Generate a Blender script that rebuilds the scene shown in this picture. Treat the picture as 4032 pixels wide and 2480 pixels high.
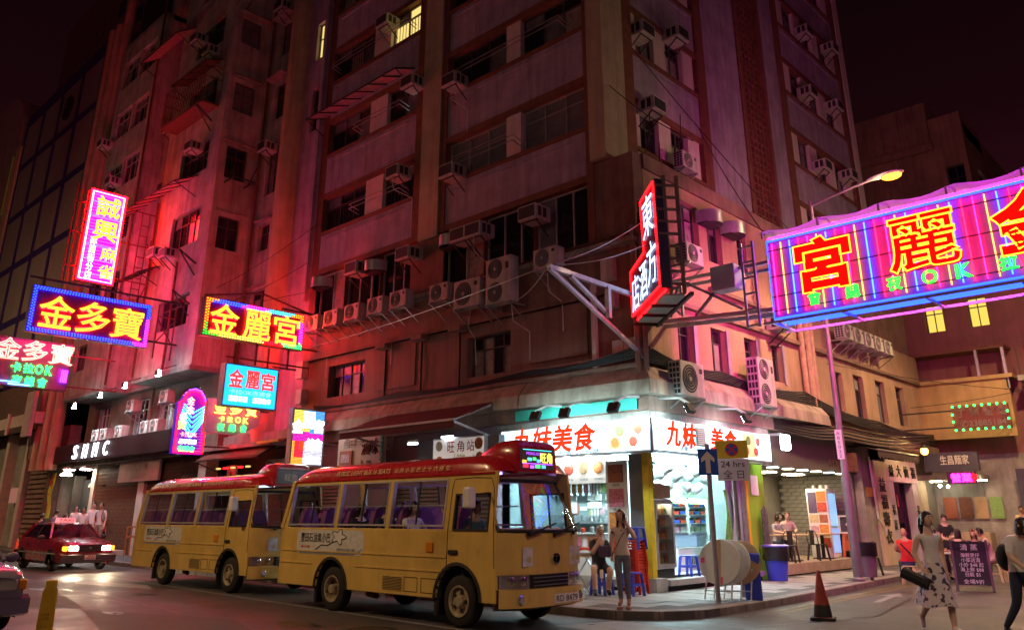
import bpy, bmesh, math, random
from mathutils import Vector, Matrix
R = math.radians
rnd = random.Random(11)
sc = bpy.context.scene
COL = sc.collection
for o in list(bpy.data.objects): bpy.data.objects.remove(o)
# ---------------------------------------------------------------- camera
cam_d = bpy.data.cameras.new('camera'); cam = bpy.data.objects.new('camera', cam_d); COL.objects.link(cam)
cam_d.sensor_width = 36; cam_d.sensor_fit = 'HORIZONTAL'; cam_d.lens = 3150/4032*36
cam_d.shift_y = -272/4032; cam_d.clip_start = .05; cam_d.clip_end = 2000
cam.location = (0, 0, 1.65); cam.rotation_euler = (R(90+18.713), 0, R(43.4))
sc.camera = cam
# ---------------------------------------------------------------- night sky
w = bpy.data.worlds.new('World'); sc.world = w; w.use_nodes = True
nt = w.node_tree; nt.nodes.clear()
wo = nt.nodes.new('ShaderNodeOutputWorld'); bg = nt.nodes.new('ShaderNodeBackground'); bg2 = nt.nodes.new('ShaderNodeBackground')
sky = nt.nodes.new('ShaderNodeTexSky'); sky.sky_type = 'NISHITA'; sky.sun_disc = False
sky.sun_elevation = R(-9); sky.sun_rotation = R(200)
bg.inputs[1].default_value = .05; nt.links.new(sky.outputs[0], bg.inputs[0])
tc = nt.nodes.new('ShaderNodeTexCoord'); sx = nt.nodes.new('ShaderNodeSeparateXYZ'); cr = nt.nodes.new('ShaderNodeValToRGB')
nt.links.new(tc.outputs['Generated'], sx.inputs[0]); nt.links.new(sx.outputs[2], cr.inputs[0])
e = cr.color_ramp.elements                      # the city's glow in the damp night air, the same all round
e[0].position = 0.0; e[0].color = (.046, .0072, .015, 1)
e[1].position = .62; e[1].color = (.0030, .0009, .0013, 1)
x = cr.color_ramp.elements.new(.25); x.color = (.026, .004, .008, 1)
x = cr.color_ramp.elements.new(.42); x.color = (.009, .0016, .0028, 1)
nt.links.new(cr.outputs[0], bg2.inputs[0]); bg2.inputs[1].default_value = 1.0
ad = nt.nodes.new('ShaderNodeAddShader'); nt.links.new(bg.outputs[0], ad.inputs[0]); nt.links.new(bg2.outputs[0], ad.inputs[1])
nt.links.new(ad.outputs[0], wo.inputs[0])
sc.view_settings.view_transform = 'Standard'; sc.view_settings.look = 'None'
sc.view_settings.exposure = 0.0; sc.view_settings.gamma = 1.0
sc.render.engine = 'CYCLES'
sc.cycles.use_denoising = True
try: sc.cycles.denoiser = 'OPENIMAGEDENOISE'
except Exception: pass
sc.cycles.max_bounces = 5; sc.cycles.diffuse_bounces = 3; sc.cycles.glossy_bounces = 3
sc.cycles.transmission_bounces = 4; sc.cycles.transparent_max_bounces = 12
sc.cycles.sample_clamp_indirect = 4.0; sc.cycles.sample_clamp_direct = 0; sc.cycles.use_light_tree = True
sc.cycles.caustics_reflective = False; sc.cycles.caustics_refractive = False
# ---------------------------------------------------------------- materials
MATS = {}
def mat(name, col, rough=.65, metal=0., var=.18, scale=3., bump=0., streak=0., spec=.4, coat=0., fine=None):
    """a procedural principled surface: two noises vary the colour, streak adds rain streaks that run down"""
    if name in MATS: return MATS[name]
    m = bpy.data.materials.new(name); m.use_nodes = True; n = m.node_tree.nodes; l = m.node_tree.links
    b = n['Principled BSDF']; b.inputs['Roughness'].default_value = rough; b.inputs['Metallic'].default_value = metal
    b.inputs['Specular IOR Level'].default_value = spec; b.inputs['Coat Weight'].default_value = coat
    b.inputs['Coat Roughness'].default_value = .06
    c4 = (*col, 1)
    if var <= 0:
        b.inputs['Base Color'].default_value = c4
    else:
        t = n.new('ShaderNodeTexCoord')
        no = n.new('ShaderNodeTexNoise'); no.inputs['Scale'].default_value = scale; no.inputs['Detail'].default_value = 7
        no.inputs['Roughness'].default_value = .62
        l.new(t.outputs['Object'], no.inputs['Vector'])
        rp = n.new('ShaderNodeMapRange'); rp.inputs[1].default_value = .28; rp.inputs[2].default_value = .72
        rp.inputs[3].default_value = 1-var; rp.inputs[4].default_value = 1+var
        l.new(no.outputs[0], rp.inputs[0])
        mx = n.new('ShaderNodeMix'); mx.data_type = 'RGBA'; mx.blend_type = 'MULTIPLY'; mx.inputs[0].default_value = 1
        mx.inputs[6].default_value = c4; l.new(rp.outputs[0], mx.inputs[7]); last = mx.outputs[2]
        if streak:
            mp = n.new('ShaderNodeMapping'); mp.inputs['Scale'].default_value = (2.2, 2.2, .16); l.new(t.outputs['Object'], mp.inputs[0])
            n2 = n.new('ShaderNodeTexNoise'); n2.inputs['Scale'].default_value = 1.6; n2.inputs['Detail'].default_value = 6
            n2.inputs['Roughness'].default_value = .7; l.new(mp.outputs[0], n2.inputs['Vector'])
            r2 = n.new('ShaderNodeMapRange'); r2.inputs[1].default_value = .45; r2.inputs[2].default_value = .78
            r2.inputs[3].default_value = 1; r2.inputs[4].default_value = 1-streak; l.new(n2.outputs[0], r2.inputs[0])
            m2 = n.new('ShaderNodeMix'); m2.data_type = 'RGBA'; m2.blend_type = 'MULTIPLY'; m2.inputs[0].default_value = 1
            l.new(last, m2.inputs[6]); l.new(r2.outputs[0], m2.inputs[7]); last = m2.outputs[2]
        l.new(last, b.inputs['Base Color'])
        rr = n.new('ShaderNodeMapRange'); rr.inputs[3].default_value = max(.03, rough-.12); rr.inputs[4].default_value = min(1, rough+.12)
        l.new(no.outputs[0], rr.inputs[0]); l.new(rr.outputs[0], b.inputs['Roughness'])
        if bump:
            nb = n.new('ShaderNodeTexNoise'); nb.inputs['Scale'].default_value = fine or scale*14; nb.inputs['Detail'].default_value = 4
            l.new(t.outputs['Object'], nb.inputs['Vector'])
            bp = n.new('ShaderNodeBump'); bp.inputs['Strength'].default_value = bump; bp.inputs['Distance'].default_value = .02
            l.new(nb.outputs[0], bp.inputs['Height']); l.new(bp.outputs[0], b.inputs['Normal'])
    MATS[name] = m; return m
def emis(name, col, s):
    if name in MATS: return MATS[name]
    m = bpy.data.materials.new(name); m.use_nodes = True; n = m.node_tree.nodes; n.clear()
    o = n.new('ShaderNodeOutputMaterial'); em = n.new('ShaderNodeEmission'); em.inputs[0].default_value = (*col, 1); em.inputs[1].default_value = s
    m.node_tree.links.new(em.outputs[0], o.inputs[0]); MATS[name] = m; return m
def glow(name, col, ecol, s, rough=.5):
    """a surface that also gives off light (a lit sign face)"""
    if name in MATS: return MATS[name]
    m = mat(name, col, rough, var=0); b = m.node_tree.nodes['Principled BSDF']
    b.inputs['Emission Color'].default_value = (*ecol, 1); b.inputs['Emission Strength'].default_value = s; return m
def glassmat(name, tint=(.9, .93, .95), refl=.08, rough=.02):
    """thin pane: mostly clear, mirrors more at a slant"""
    if name in MATS: return MATS[name]
    m = bpy.data.materials.new(name); m.use_nodes = True; n = m.node_tree.nodes; n.clear(); l = m.node_tree.links
    o = n.new('ShaderNodeOutputMaterial'); tr = n.new('ShaderNodeBsdfTransparent'); tr.inputs[0].default_value = (*tint, 1)
    gl = n.new('ShaderNodeBsdfGlossy'); gl.inputs['Roughness'].default_value = rough
    fr = n.new('ShaderNodeLayerWeight'); fr.inputs[0].default_value = .5; pw = n.new('ShaderNodeMath'); pw.operation = 'POWER'; pw.inputs[1].default_value = 4.5; l.new(fr.outputs['Facing'], pw.inputs[0])
    ma = n.new('ShaderNodeMath'); ma.operation = 'ADD'; ma.inputs[1].default_value = refl; ma.use_clamp = True; l.new(pw.outputs[0], ma.inputs[0])
    mx = n.new('ShaderNodeMixShader'); l.new(ma.outputs[0], mx.inputs[0]); l.new(tr.outputs[0], mx.inputs[1]); l.new(gl.outputs[0], mx.inputs[2])
    l.new(mx.outputs[0], o.inputs[0]); MATS[name] = m; return m
# ---------------------------------------------------------------- mesh builder
class MB:
    def __init__(s): s.v = []; s.f = []; s.xf = None
    def add(s, vs, fs):
        k = len(s.v)
        if s.xf is not None: vs = [tuple(s.xf @ Vector(p)) for p in vs]
        s.v += [tuple(p) for p in vs]; s.f += [tuple(i+k for i in f) for f in fs]; return s
    def box(s, x0, x1, y0, y1, z0, z1):
        if x0 > x1: x0, x1 = x1, x0
        if y0 > y1: y0, y1 = y1, y0
        if z0 > z1: z0, z1 = z1, z0
        return s.add([(x0,y0,z0),(x1,y0,z0),(x1,y1,z0),(x0,y1,z0),(x0,y0,z1),(x1,y0,z1),(x1,y1,z1),(x0,y1,z1)],
                     [(3,2,1,0),(4,5,6,7),(0,1,5,4),(1,2,6,5),(2,3,7,6),(3,0,4,7)])
    def bar(s, p, q, wd=.05, hg=None, up=(0,0,1)):
        """square bar from p to q"""
        p = Vector(p); q = Vector(q); d = (q-p); d.normalize(); u = Vector(up)
        if abs(d.dot(u)) > .95: u = Vector((1,0,0))
        a = d.cross(u).normalized(); b = a.cross(d).normalized(); hg = hg or wd; a *= wd/2; b *= hg/2
        vs = [p-a-b, p+a-b, p+a+b, p-a+b, q-a-b, q+a-b, q+a+b, q-a+b]
        return s.add([tuple(i) for i in vs], [(0,1,2,3),(7,6,5,4),(4,5,1,0),(5,6,2,1),(6,7,3,2),(7,4,0,3)])
    def tube(s, pts, r=.02, seg=6, closed=False, caps=True):
        pts = [Vector(p) for p in pts]; n = len(pts); rings = []
        rs = r if isinstance(r, (list, tuple)) else [r]*n
        prev = None
        for i, p in enumerate(pts):
            if closed: d = pts[(i+1) % n]-pts[i-1]
            else: d = pts[min(i+1, n-1)]-pts[max(i-1, 0)]
            if d.length < 1e-9: d = Vector((0,0,1))
            d.normalize()
            if prev is None:
                u = Vector((0,0,1)) if abs(d.z) < .9 else Vector((1,0,0)); a = d.cross(u).normalized()
            else:
                a = prev-d*prev.dot(d)
                if a.length < 1e-6: a = d.cross(Vector((0,0,1)) if abs(d.z) < .9 else Vector((1,0,0)))
                a.normalize()
            prev = a; b = d.cross(a)
            rings.append([tuple(p+(a*math.cos(2*math.pi*k/seg)+b*math.sin(2*math.pi*k/seg))*rs[i]) for k in range(seg)])
        vs = [q for g in rings for q in g]; fs = []
        for i in range(n if closed else n-1):
            j = (i+1) % n
            for k in range(seg): fs.append((i*seg+k, j*seg+k, j*seg+(k+1) % seg, i*seg+(k+1) % seg))
        if caps and not closed: fs += [tuple(range(seg)), tuple((n-1)*seg+k for k in reversed(range(seg)))]
        return s.add(vs, fs)
    def lathe(s, prof, seg=16, c=(0,0,0), axis='z', sx=1, sy=1, caps=True):
        """prof: (radius, height) pairs"""
        vs = []; fs = []; n = len(prof)
        for r, h in prof:
            for k in range(seg):
                a = 2*math.pi*k/seg; p = (r*math.cos(a)*sx, r*math.sin(a)*sy, h)
                if axis == 'y': p = (p[0], p[2], p[1])
                elif axis == 'x': p = (p[2], p[0], p[1])
                vs.append((p[0]+c[0], p[1]+c[1], p[2]+c[2]))
        for i in range(n-1):
            for k in range(seg): fs.append((i*seg+k, i*seg+(k+1) % seg, (i+1)*seg+(k+1) % seg, (i+1)*seg+k))
        if caps: fs += [tuple(reversed(range(seg))), tuple((n-1)*seg+k for k in range(seg))]
        return s.add(vs, fs)
    def prism(s, poly, d0, d1, plane='xz'):
        """extrude a 2-D outline between d0 and d1 along the axis left out"""
        def P(u, v, d): return {'xz': (u, d, v), 'xy': (u, v, d), 'yz': (d, u, v)}[plane]
        n = len(poly); vs = [P(u, v, d0) for u, v in poly]+[P(u, v, d1) for u, v in poly]
        fs = [tuple(range(n)), tuple(reversed(range(n, 2*n)))]+[(i, i+n, (i+1) % n+n, (i+1) % n) for i in range(n)]
        return s.add(vs, fs)
    def grid(s, rows, close_u=False):
        """rows of points -> quads"""
        n = len(rows[0]); vs = [p for r in rows for p in r]; fs = []
        for i in range(len(rows)-1):
            for k in range(n if close_u else n-1): fs.append((i*n+k, i*n+(k+1) % n, (i+1)*n+(k+1) % n, (i+1)*n+k))
        return s.add(vs, fs)
    def ball(s, c, r, seg=10, rings=7, sc3=(1,1,1)):
        vs = []; fs = []
        for i in range(rings+1):
            t = math.pi*i/rings
            for k in range(seg):
                a = 2*math.pi*k/seg
                vs.append((c[0]+r*sc3[0]*math.sin(t)*math.cos(a), c[1]+r*sc3[1]*math.sin(t)*math.sin(a), c[2]+r*sc3[2]*math.cos(t)))
        for i in range(rings):
            for k in range(seg): fs.append((i*seg+k, (i+1)*seg+k, (i+1)*seg+(k+1) % seg, i*seg+(k+1) % seg))
        return s.add(vs, fs)
    def build(s, name, m, parent=None, smooth=False, world=False, bevel=0, kind=None, label=None, ang=40, loc=None):
        """world=True: points are in world space and the parent only stands at a place (no rotation)"""
        vs = s.v
        if world and parent is not None:
            L = parent.location
            vs = [(p[0]-L.x, p[1]-L.y, p[2]-L.z) for p in vs]
        me = bpy.data.meshes.new(name); me.from_pydata(vs, [], s.f); me.update()
        me.materials.append(m if not isinstance(m, str) else MATS[m])
        return link(name, me, parent, smooth, bevel, kind, label, ang, loc)
def link(name, me, parent=None, smooth=False, bevel=0, kind=None, label=None, ang=40, loc=None):
    if smooth:
        me.shade_smooth()
        try: me.set_sharp_from_angle(angle=R(ang))
        except Exception: pass
    o = bpy.data.objects.new(name, me); COL.objects.link(o)
    if loc is not None: o.location = loc
    if parent is not None: o.parent = parent
    if bevel:
        b = o.modifiers.new('bevel', 'BEVEL'); b.width = bevel; b.segments = 2; b.limit_method = 'ANGLE'; b.angle_limit = R(50)
    if kind: o['kind'] = kind
    if label: o['label'] = label
    return o
def thing(name, label, cat, loc=(0,0,0), rz=0, group=None):
    o = bpy.data.objects.new(name, None); COL.objects.link(o); o.empty_display_size = .2
    o.location = loc; o.rotation_euler = (0, 0, rz); o['label'] = label; o['category'] = cat
    if group: o['group'] = group
    return o
def tag(o, label, cat, group=None):
    o['label'] = label; o['category'] = cat
    if group: o['group'] = group
    return o
def struct(o): o['kind'] = 'structure'; return o
def dup(root, loc, rz=0, label=None, group=None, scale=None):
    def cp(o, par):
        c = o.copy(); COL.objects.link(c)
        if par is not None: c.parent = par
        for ch in KIDS.get(o.name) or [k for k in bpy.data.objects if k.parent == o]: cp(ch, c)
        return c
    if root.name not in KIDS:
        def reg(o):
            KIDS[o.name] = list(o.children)
            for k in KIDS[o.name]: reg(k)
        reg(root)
    r = cp(root, None); r.location = loc; r.rotation_euler = (0, 0, rz)
    if scale: r.scale = scale
    if label: r['label'] = label
    if group: r['group'] = group
    return r
KIDS = {}
class Once:
    """the first placing moves the prototype itself, later ones copy it"""
    def __init__(s, root): s.root = root; s.used = False
    def put(s, loc, rz=0, label=None, group=None, scale=None):
        if not s.used:
            s.used = True; r = s.root; r.location = loc; r.rotation_euler = (0, 0, rz)
            if label: r['label'] = label
            if group: r['group'] = group
            if scale: r.scale = scale
            if r.name not in KIDS:
                def reg(o):
                    KIDS[o.name] = list(o.children)
                    for k in KIDS[o.name]: reg(k)
                reg(r)
            return r
        return dup(s.root, loc, rz, label, group, scale)
# ---------------------------------------------------------------- lettering (built-in font, turned into mesh)
TXS = bpy.data.scenes.new('lettering_scratch'); TXC = {}
def glyphs(body, offset=0., outline=0., extrude=0., spacing=1., line=1., res=2):
    key = (body, offset, outline, extrude, spacing, line)
    if key in TXC: return TXC[key]
    c = bpy.data.curves.new('t', 'FONT'); c.body = body; c.size = 1; c.resolution_u = res; c.align_x = 'CENTER'
    c.space_character = spacing; c.space_line = line; c.offset = offset; c.extrude = extrude
    if outline: c.fill_mode = 'NONE'; c.bevel_depth = outline; c.bevel_resolution = 0; c.resolution_u = 3
    o = bpy.data.objects.new('t', c); TXS.collection.objects.link(o)
    vl = TXS.view_layers[0]; vl.update(); dg = vl.depsgraph
    m = bpy.data.meshes.new_from_object(o.evaluated_get(dg))
    vs = [tuple(v.co) for v in m.vertices]; fs = [tuple(p.vertices) for p in m.polygons]
    bpy.data.objects.remove(o); bpy.data.curves.remove(c); bpy.data.meshes.remove(m)
    if vs:
        xs = [v[0] for v in vs]; ys = [v[1] for v in vs]
        cx = (min(xs)+max(xs))/2; cy = (min(ys)+max(ys))/2
        vs = [(v[0]-cx, v[1]-cy, v[2]) for v in vs]; dim = (max(xs)-min(xs), max(ys)-min(ys))
    else: dim = (1, 1)
    TXC[key] = (vs, fs, dim); return TXC[key]
def text(body, wd, hg, at, m, parent, name='lettering', offset=0., outline=0., extrude=0., spacing=1., line=1., slant=0., world=False, rz=0., rx=0., grow=0.):
    """lettering wd wide and hg high centred on at, standing in the xz plane and read from -y"""
    if outline: vs, fs, dim = glyphs(body, grow, outline, 0, spacing, line); dim = glyphs(body, 0, outline, 0, spacing, line)[2]
    else:
        vs, fs, dim = glyphs(body, 0, 0, extrude, spacing, line)
        if offset > .004:                                            # bolder: a bead runs round every stroke
            v2, f2, d2 = glyphs(body, 0, grow or min(.035, offset*.75), 0, spacing, line); k_ = len(vs); vs = vs+v2; fs = fs+[tuple(i+k_ for i in f) for f in f2]
    sx_ = wd/dim[0] if wd else hg/dim[1]; sy_ = hg/dim[1] if hg else sx_
    M = Matrix.Rotation(rz, 3, 'Z') @ Matrix.Rotation(rx, 3, 'X'); s3 = (sx_+sy_)/2
    b = MB()
    b.add([tuple(M @ Vector((v[0]*sx_+slant*v[1]*sy_, -v[2]*s3, v[1]*sy_)) + Vector(at)) for v in vs], fs)
    return b.build(name, m, parent, world=world)
def disc_txt(): pass
# ---------------------------------------------------------------- facade helper
class Face:
    """u along the wall, d outwards, z up.  'A' faces -y at y=val, 'B' faces +x at x=val"""
    def __init__(s, k, val): s.k = k; s.val = val
    def p(s, u, d, z): return (u, s.val-d, z) if s.k == 'A' else (s.val+d, u, z)
    def box(s, mb, u0, u1, d0, d1, z0, z1):
        if s.k == 'A': mb.box(u0, u1, s.val-d1, s.val-d0, z0, z1)
        else: mb.box(s.val+d0, s.val+d1, u0, u1, z0, z1)
        return mb
    def rz(s): return 0 if s.k == 'A' else R(90)
    def wall(s, name, m, par, u0, u1, z0, z1, d0, d1, holes=()):
        us = sorted({u0, u1, *[h[0] for h in holes], *[h[1] for h in holes]}); zs = sorted({z0, z1, *[h[2] for h in holes], *[h[3] for h in holes]})
        us = [u for u in us if u0 <= u <= u1]; zs = [z for z in zs if z0 <= z <= z1]; mb = MB()
        for i in range(len(us)-1):
            run = None
            for j in range(len(zs)-1):
                cu = (us[i]+us[i+1])/2; cz = (zs[j]+zs[j+1])/2
                hole = any(h[0] < cu < h[1] and h[2] < cz < h[3] for h in holes)
                if not hole:
                    if run is None: run = zs[j]
                    if j == len(zs)-2: s.box(mb, us[i], us[i+1], d0, d1, run, zs[j+1]); run = None
                elif run is not None: s.box(mb, us[i], us[i+1], d0, d1, run, zs[j]); run = None
        return mb.build(name, m, par, world=True)
def window(F, par, u0, u1, z0, z1, d=-.2, cols=2, trans=.7, fm='frame_dark', pm='pane_dark', curtain=None, bars=0, lit=None, open_=None):
    """frame with mullions and a transom > one pane each; trans = height share of the transom"""
    t = .045; mb = MB()
    F.box(mb, u0, u0+t, d-.03, d+.05, z0, z1); F.box(mb, u1-t, u1, d-.03, d+.05, z0, z1)
    F.box(mb, u0+t, u1-t, d-.03, d+.05, z0, z0+t); F.box(mb, u0+t, u1-t, d-.03, d+.05, z1-t, z1)
    wdt = (u1-u0-2*t)/cols; zt = z0+(z1-z0)*trans if trans else None
    for i in range(1, cols): F.box(mb, u0+t+wdt*i-t*.4, u0+t+wdt*i+t*.4, d-.025, d+.045, z0+t, z1-t)
    if zt: F.box(mb, u0+t, u1-t, d-.02, d+.04, zt-t*.4, zt+t*.4)
    f = mb.build('window', fm, par, world=True)
    pz = [(z0+t, (zt or z1)-t*.5)]+([(zt+t*.4, z1-t)] if zt else [])
    for i in range(cols):
        for a, b in pz:
            g = MB(); j = rnd.uniform(-.012, .012)
            F.box(g, u0+t+wdt*i+.01, u0+t+wdt*(i+1)-.01, d-.012+j, d+.003+j, a, b)
            q_ = rnd.random(); o = g.build('pane', lit if (lit and q_ < .8) else (pm if pm != 'pane_dark' or q_ < .68 else ('pane_grey' if q_ < .84 else 'pane_curtain')), None, world=False)
            L = par.location; o.data.transform(Matrix.Translation(-L)); o.parent = f
    if bars:
        g = MB(); n = max(3, int((u1-u0)/.16))
        for i in range(1, n): 
            u = u0+(u1-u0)*i/n; g.bar(F.p(u, d+.07, z0+.03), F.p(u, d+.07, z0+(z1-z0)*bars), .018)
        for zz in (z0+.05, z0+(z1-z0)*bars): g.bar(F.p(u0+.02, d+.07, zz), F.p(u1-.02, d+.07, zz), .022)
        o = g.build('grille', 'iron', None); o.data.transform(Matrix.Translation(-par.location)); o.parent = f
    if curtain:
        g = MB(); n = 14; rows = []
        for zz in (z0+.06, z1-.06): rows.append([F.p(u0+.05+(u1-u0-.1)*i/n, d-.08+.025*(-1)**i, zz) for i in range(n+1)])
        g.grid(rows); o = g.build('curtain', curtain, None); o.data.transform(Matrix.Translation(-par.location)); o.parent = f
    return f
# stock materials
mat('mauve', (.36,.30,.39), .8, var=.28, scale=1.5, bump=.3, streak=.5)
mat('brown_trim', (.19,.075,.045), .7, var=.3, scale=4, bump=.3, streak=.3)
mat('beige_col', (.42,.37,.25), .75, var=.15, scale=2, bump=.2, streak=.35)
mat('pale_panel', (.66,.58,.54), .7, var=.1, scale=2, bump=.15, streak=.25)
mat('podium_brown', (.22,.135,.105), .8, var=.36, scale=1.3, bump=.4, streak=.55)
mat('podium_tan', (.40,.26,.17), .8, var=.22, scale=1.0, bump=.35, streak=.35)
mat('grimy_concrete', (.30,.28,.25), .85, var=.35, scale=1.6, bump=.5, streak=.5)
mat('dark_core', (.025,.022,.024), .9, var=0)
mat('cream_plaster', (.44,.41,.36), .82, var=.38, scale=1.1, bump=.4, streak=.62)
mat('frame_dark', (.10,.085,.08), .5, .3, var=.2)
mat('frame_alu', (.55,.53,.52), .4, .6, var=.15)
mat('pane_dark', (.012,.012,.016), .08, var=.3, scale=2, spec=.7)
mat('pane_curtain', (.30,.27,.24), .3, var=.35, scale=7, spec=.6)
mat('pane_grey', (.16,.16,.17), .22, var=.25, scale=3, spec=.6)
mat('iron', (.05,.045,.042), .6, .5, var=.3)
mat('rust', (.16,.07,.04), .8, .2, var=.4, scale=9, bump=.3)
mat('white_enamel', (.50,.48,.43), .5, var=.28, scale=2.2, streak=.55)
mat('ac_dark', (.03,.03,.032), .6, var=.2)
mat('galv', (.50,.51,.53), .42, .8, var=.2, scale=8)
mat('black_rubber', (.018,.018,.018), .7, var=.2)
mat('cable', (.02,.018,.02), .6, var=0)
emis('lit_warm', (1,.72,.22), 1.1); emis('lit_cool', (.6,.95,1), 1.0)
# ================================================================ ground
def asphalt():
    m = mat('asphalt', (.062,.056,.055), .62, var=.35, scale=.9, bump=.5, fine=90, spec=.45)
    n = m.node_tree.nodes; l = m.node_tree.links; b = n['Principled BSDF']
    t = n.new('ShaderNodeTexCoord'); no = n.new('ShaderNodeTexNoise'); no.inputs['Scale'].default_value = .45; no.inputs['Detail'].default_value = 8
    no.inputs['Roughness'].default_value = .7
    l.new(t.outputs['Object'], no.inputs['Vector']); r = n.new('ShaderNodeMapRange'); r.inputs[1].default_value = .35; r.inputs[2].default_value = .66
    r.inputs[3].default_value = .36; r.inputs[4].default_value = .72; l.new(no.outputs[0], r.inputs[0]); l.new(r.outputs[0], b.inputs['Roughness'])
    return m
struct(MB().add([(-260,-60,0),(120,-60,0),(120,260,0),(-260,260,0)], [(0,1,2,3)]).build('road', asphalt()))
road = bpy.data.objects['road']
mat('paving', (.27,.26,.25), .7, var=.28, scale=1.3, bump=.35, fine=60, spec=.35)
mat('kerb_stone', (.20,.17,.16), .75, var=.35, scale=3, bump=.4)
mat('kerb_red', (.20,.06,.05), .75, var=.4, scale=4, bump=.4)
mat('paint_white', (.22,.21,.20), .6, var=.6, scale=7); mat('paint_yellow', (.17,.125,.05), .65, var=.65, scale=6)
mat('patch_asphalt', (.085,.08,.078), .7, var=.3, scale=2, bump=.5, fine=90); mat('patch_pale', (.26,.25,.25), .6, var=.3, scale=3)
KZ = .13
arc = [(-9.6-0.0, 12.05)] + [(-9.6+1.65*math.sin(R(a)), 13.70-1.65*math.cos(R(a))) for a in range(10, 91, 10)]
arc = [(-90, 13.6), (-42, 13.3), (-28, 12.45), (-15, 12.1)] + arc + [(-7.97, 16), (-8.25, 20.5), (-8.6, 25), (-9.4, 36)]
pave = struct(MB().prism(arc+[(-9.4, 60), (-90, 60)], 0, KZ-.004, 'xy').build('pavement', mat('paving_bed', (.10,.095,.09), .9, var=.3)))
# slabs, laid as far as their joints can be told apart
def inside(x, y):
    if y > 15.7 and x < -10.6: return False
    if x < -9.6 and y < 13.70: return y > 12.32 + max(0, (-15-x))*.016
    if y >= 13.70: return x < -8.28-(y-16)*.055 if y > 16 else x < -8.26
    return (x+9.6)**2+(y-13.70)**2 < 1.33**2
sx0, sy0 = .62, .62; slabs = []
yy = 12.33; row = 0
while yy < 26:
    xx = -26 + (row % 2)*.31
    while xx < -7.9:
        c = [(xx+.006, yy+.006), (xx+sx0-.006, yy+.006), (xx+sx0-.006, yy+sy0-.006), (xx+.006, yy+sy0-.006)]
        if all(inside(*q) for q in c) and not (xx < -19.5 and yy > 16): slabs.append((xx, yy, c))
        xx += sx0
    yy += sy0; row += 1
slabs.sort(key=lambda s_: s_[0]**2+s_[1]**2)
slab_me = None
for i, (xx, yy, c) in enumerate(slabs[:300]):
    if slab_me is None:
        b_ = MB(); b_.box(-.304, .304, -.304, .304, -.02, 0); o = b_.build('paving_slab', 'paving', pave, bevel=0); slab_me = o.data
    else: o = link('paving_slab', slab_me, pave)
    o.location = (xx+.31, yy+.31, KZ+rnd.uniform(-.0035, .0035)); o.rotation_euler = (rnd.uniform(-.004, .004), rnd.uniform(-.004, .004), 0)
if len(slabs) > 300:
    b_ = MB()
    for xx, yy, c in slabs[300:]: b_.box(xx+.006, xx+.614, yy+.006, yy+.614, KZ-.02, KZ+rnd.uniform(-.003, .003))
    b_.build('paving_slabs_beyond', 'paving', pave, kind='stuff')
# kerb stones follow the edge
def along(pts, step):
    out = []; rest = 0
    for (a, b) in zip(pts[:-1], pts[1:]):
        d = math.dist(a, b); t = rest
        while t < d: out.append((a[0]+(b[0]-a[0])*t/d, a[1]+(b[1]-a[1])*t/d)); t += step
        rest = t-d
    return out
fine = []
for (a, b) in zip(arc[:-1], arc[1:]):
    n_ = max(1, int(math.dist(a, b)/.3))
    for k in range(n_): fine.append((a[0]+(b[0]-a[0])*k/n_, a[1]+(b[1]-a[1])*k/n_))
fine.append(arc[-1])
kp = along(fine, .75)
for i in range(len(kp)-1):
    (x0, y0), (x1, y1) = kp[i], kp[i+1]
    if x0 < -45 or y0 > 34: continue
    dx, dy = x1-x0, y1-y0; L_ = math.hypot(dx, dy); nx, ny = dy/L_, -dx/L_; g = .006/L_
    x0, y0, x1, y1 = x0+dx*g, y0+dy*g, x1-dx*g, y1-dy*g
    b_ = MB(); q = [(x0+nx*.02, y0+ny*.02), (x1+nx*.02, y1+ny*.02), (x1-nx*.26, y1-ny*.26), (x0-nx*.26, y0-ny*.26)]
    b_.prism(q, -.05, KZ+.006, 'xy'); b_.build('kerb_stone', 'kerb_stone', pave, bevel=.02)
# painted marks and mended patches
def decal(name, pts, m, z=.004): return MB().add([(x_, y_, z) for x_, y_ in pts], [tuple(range(len(pts)))]).build(name, m, road)
decal('lane_line', [(-29, 10.48), (-29, 10.38), (-16.5, 9.62), (-6, 9.1), (-6, 9.2), (-16.5, 9.72)][::1], 'paint_white')
decal('lane_line', [(-20.5, 7.62), (-20.5, 7.56), (-17.2, 7.40), (-17.2, 7.46)], mat('paint_worn', (.2,.18,.17), .7, var=.5, scale=6))
decal('patch', [(-25.3, 9.05), (-23.9, 8.62), (-20.7, 9.25), (-22.1, 9.72)], 'patch_pale')
decal('patch', [(-17.2, 6.4), (-13.9, 5.5), (-10.7, 6.6), (-13.7, 7.6)], 'patch_asphalt')
decal('patch', [(-9.2, 10.7), (-7.4, 10.6), (-7.0, 11.8), (-8.8, 11.95)], 'patch_pale')
mat('tar', (.018,.017,.017), .35, var=.2); mat('oil', (.03,.028,.028), .3, var=.3)
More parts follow.
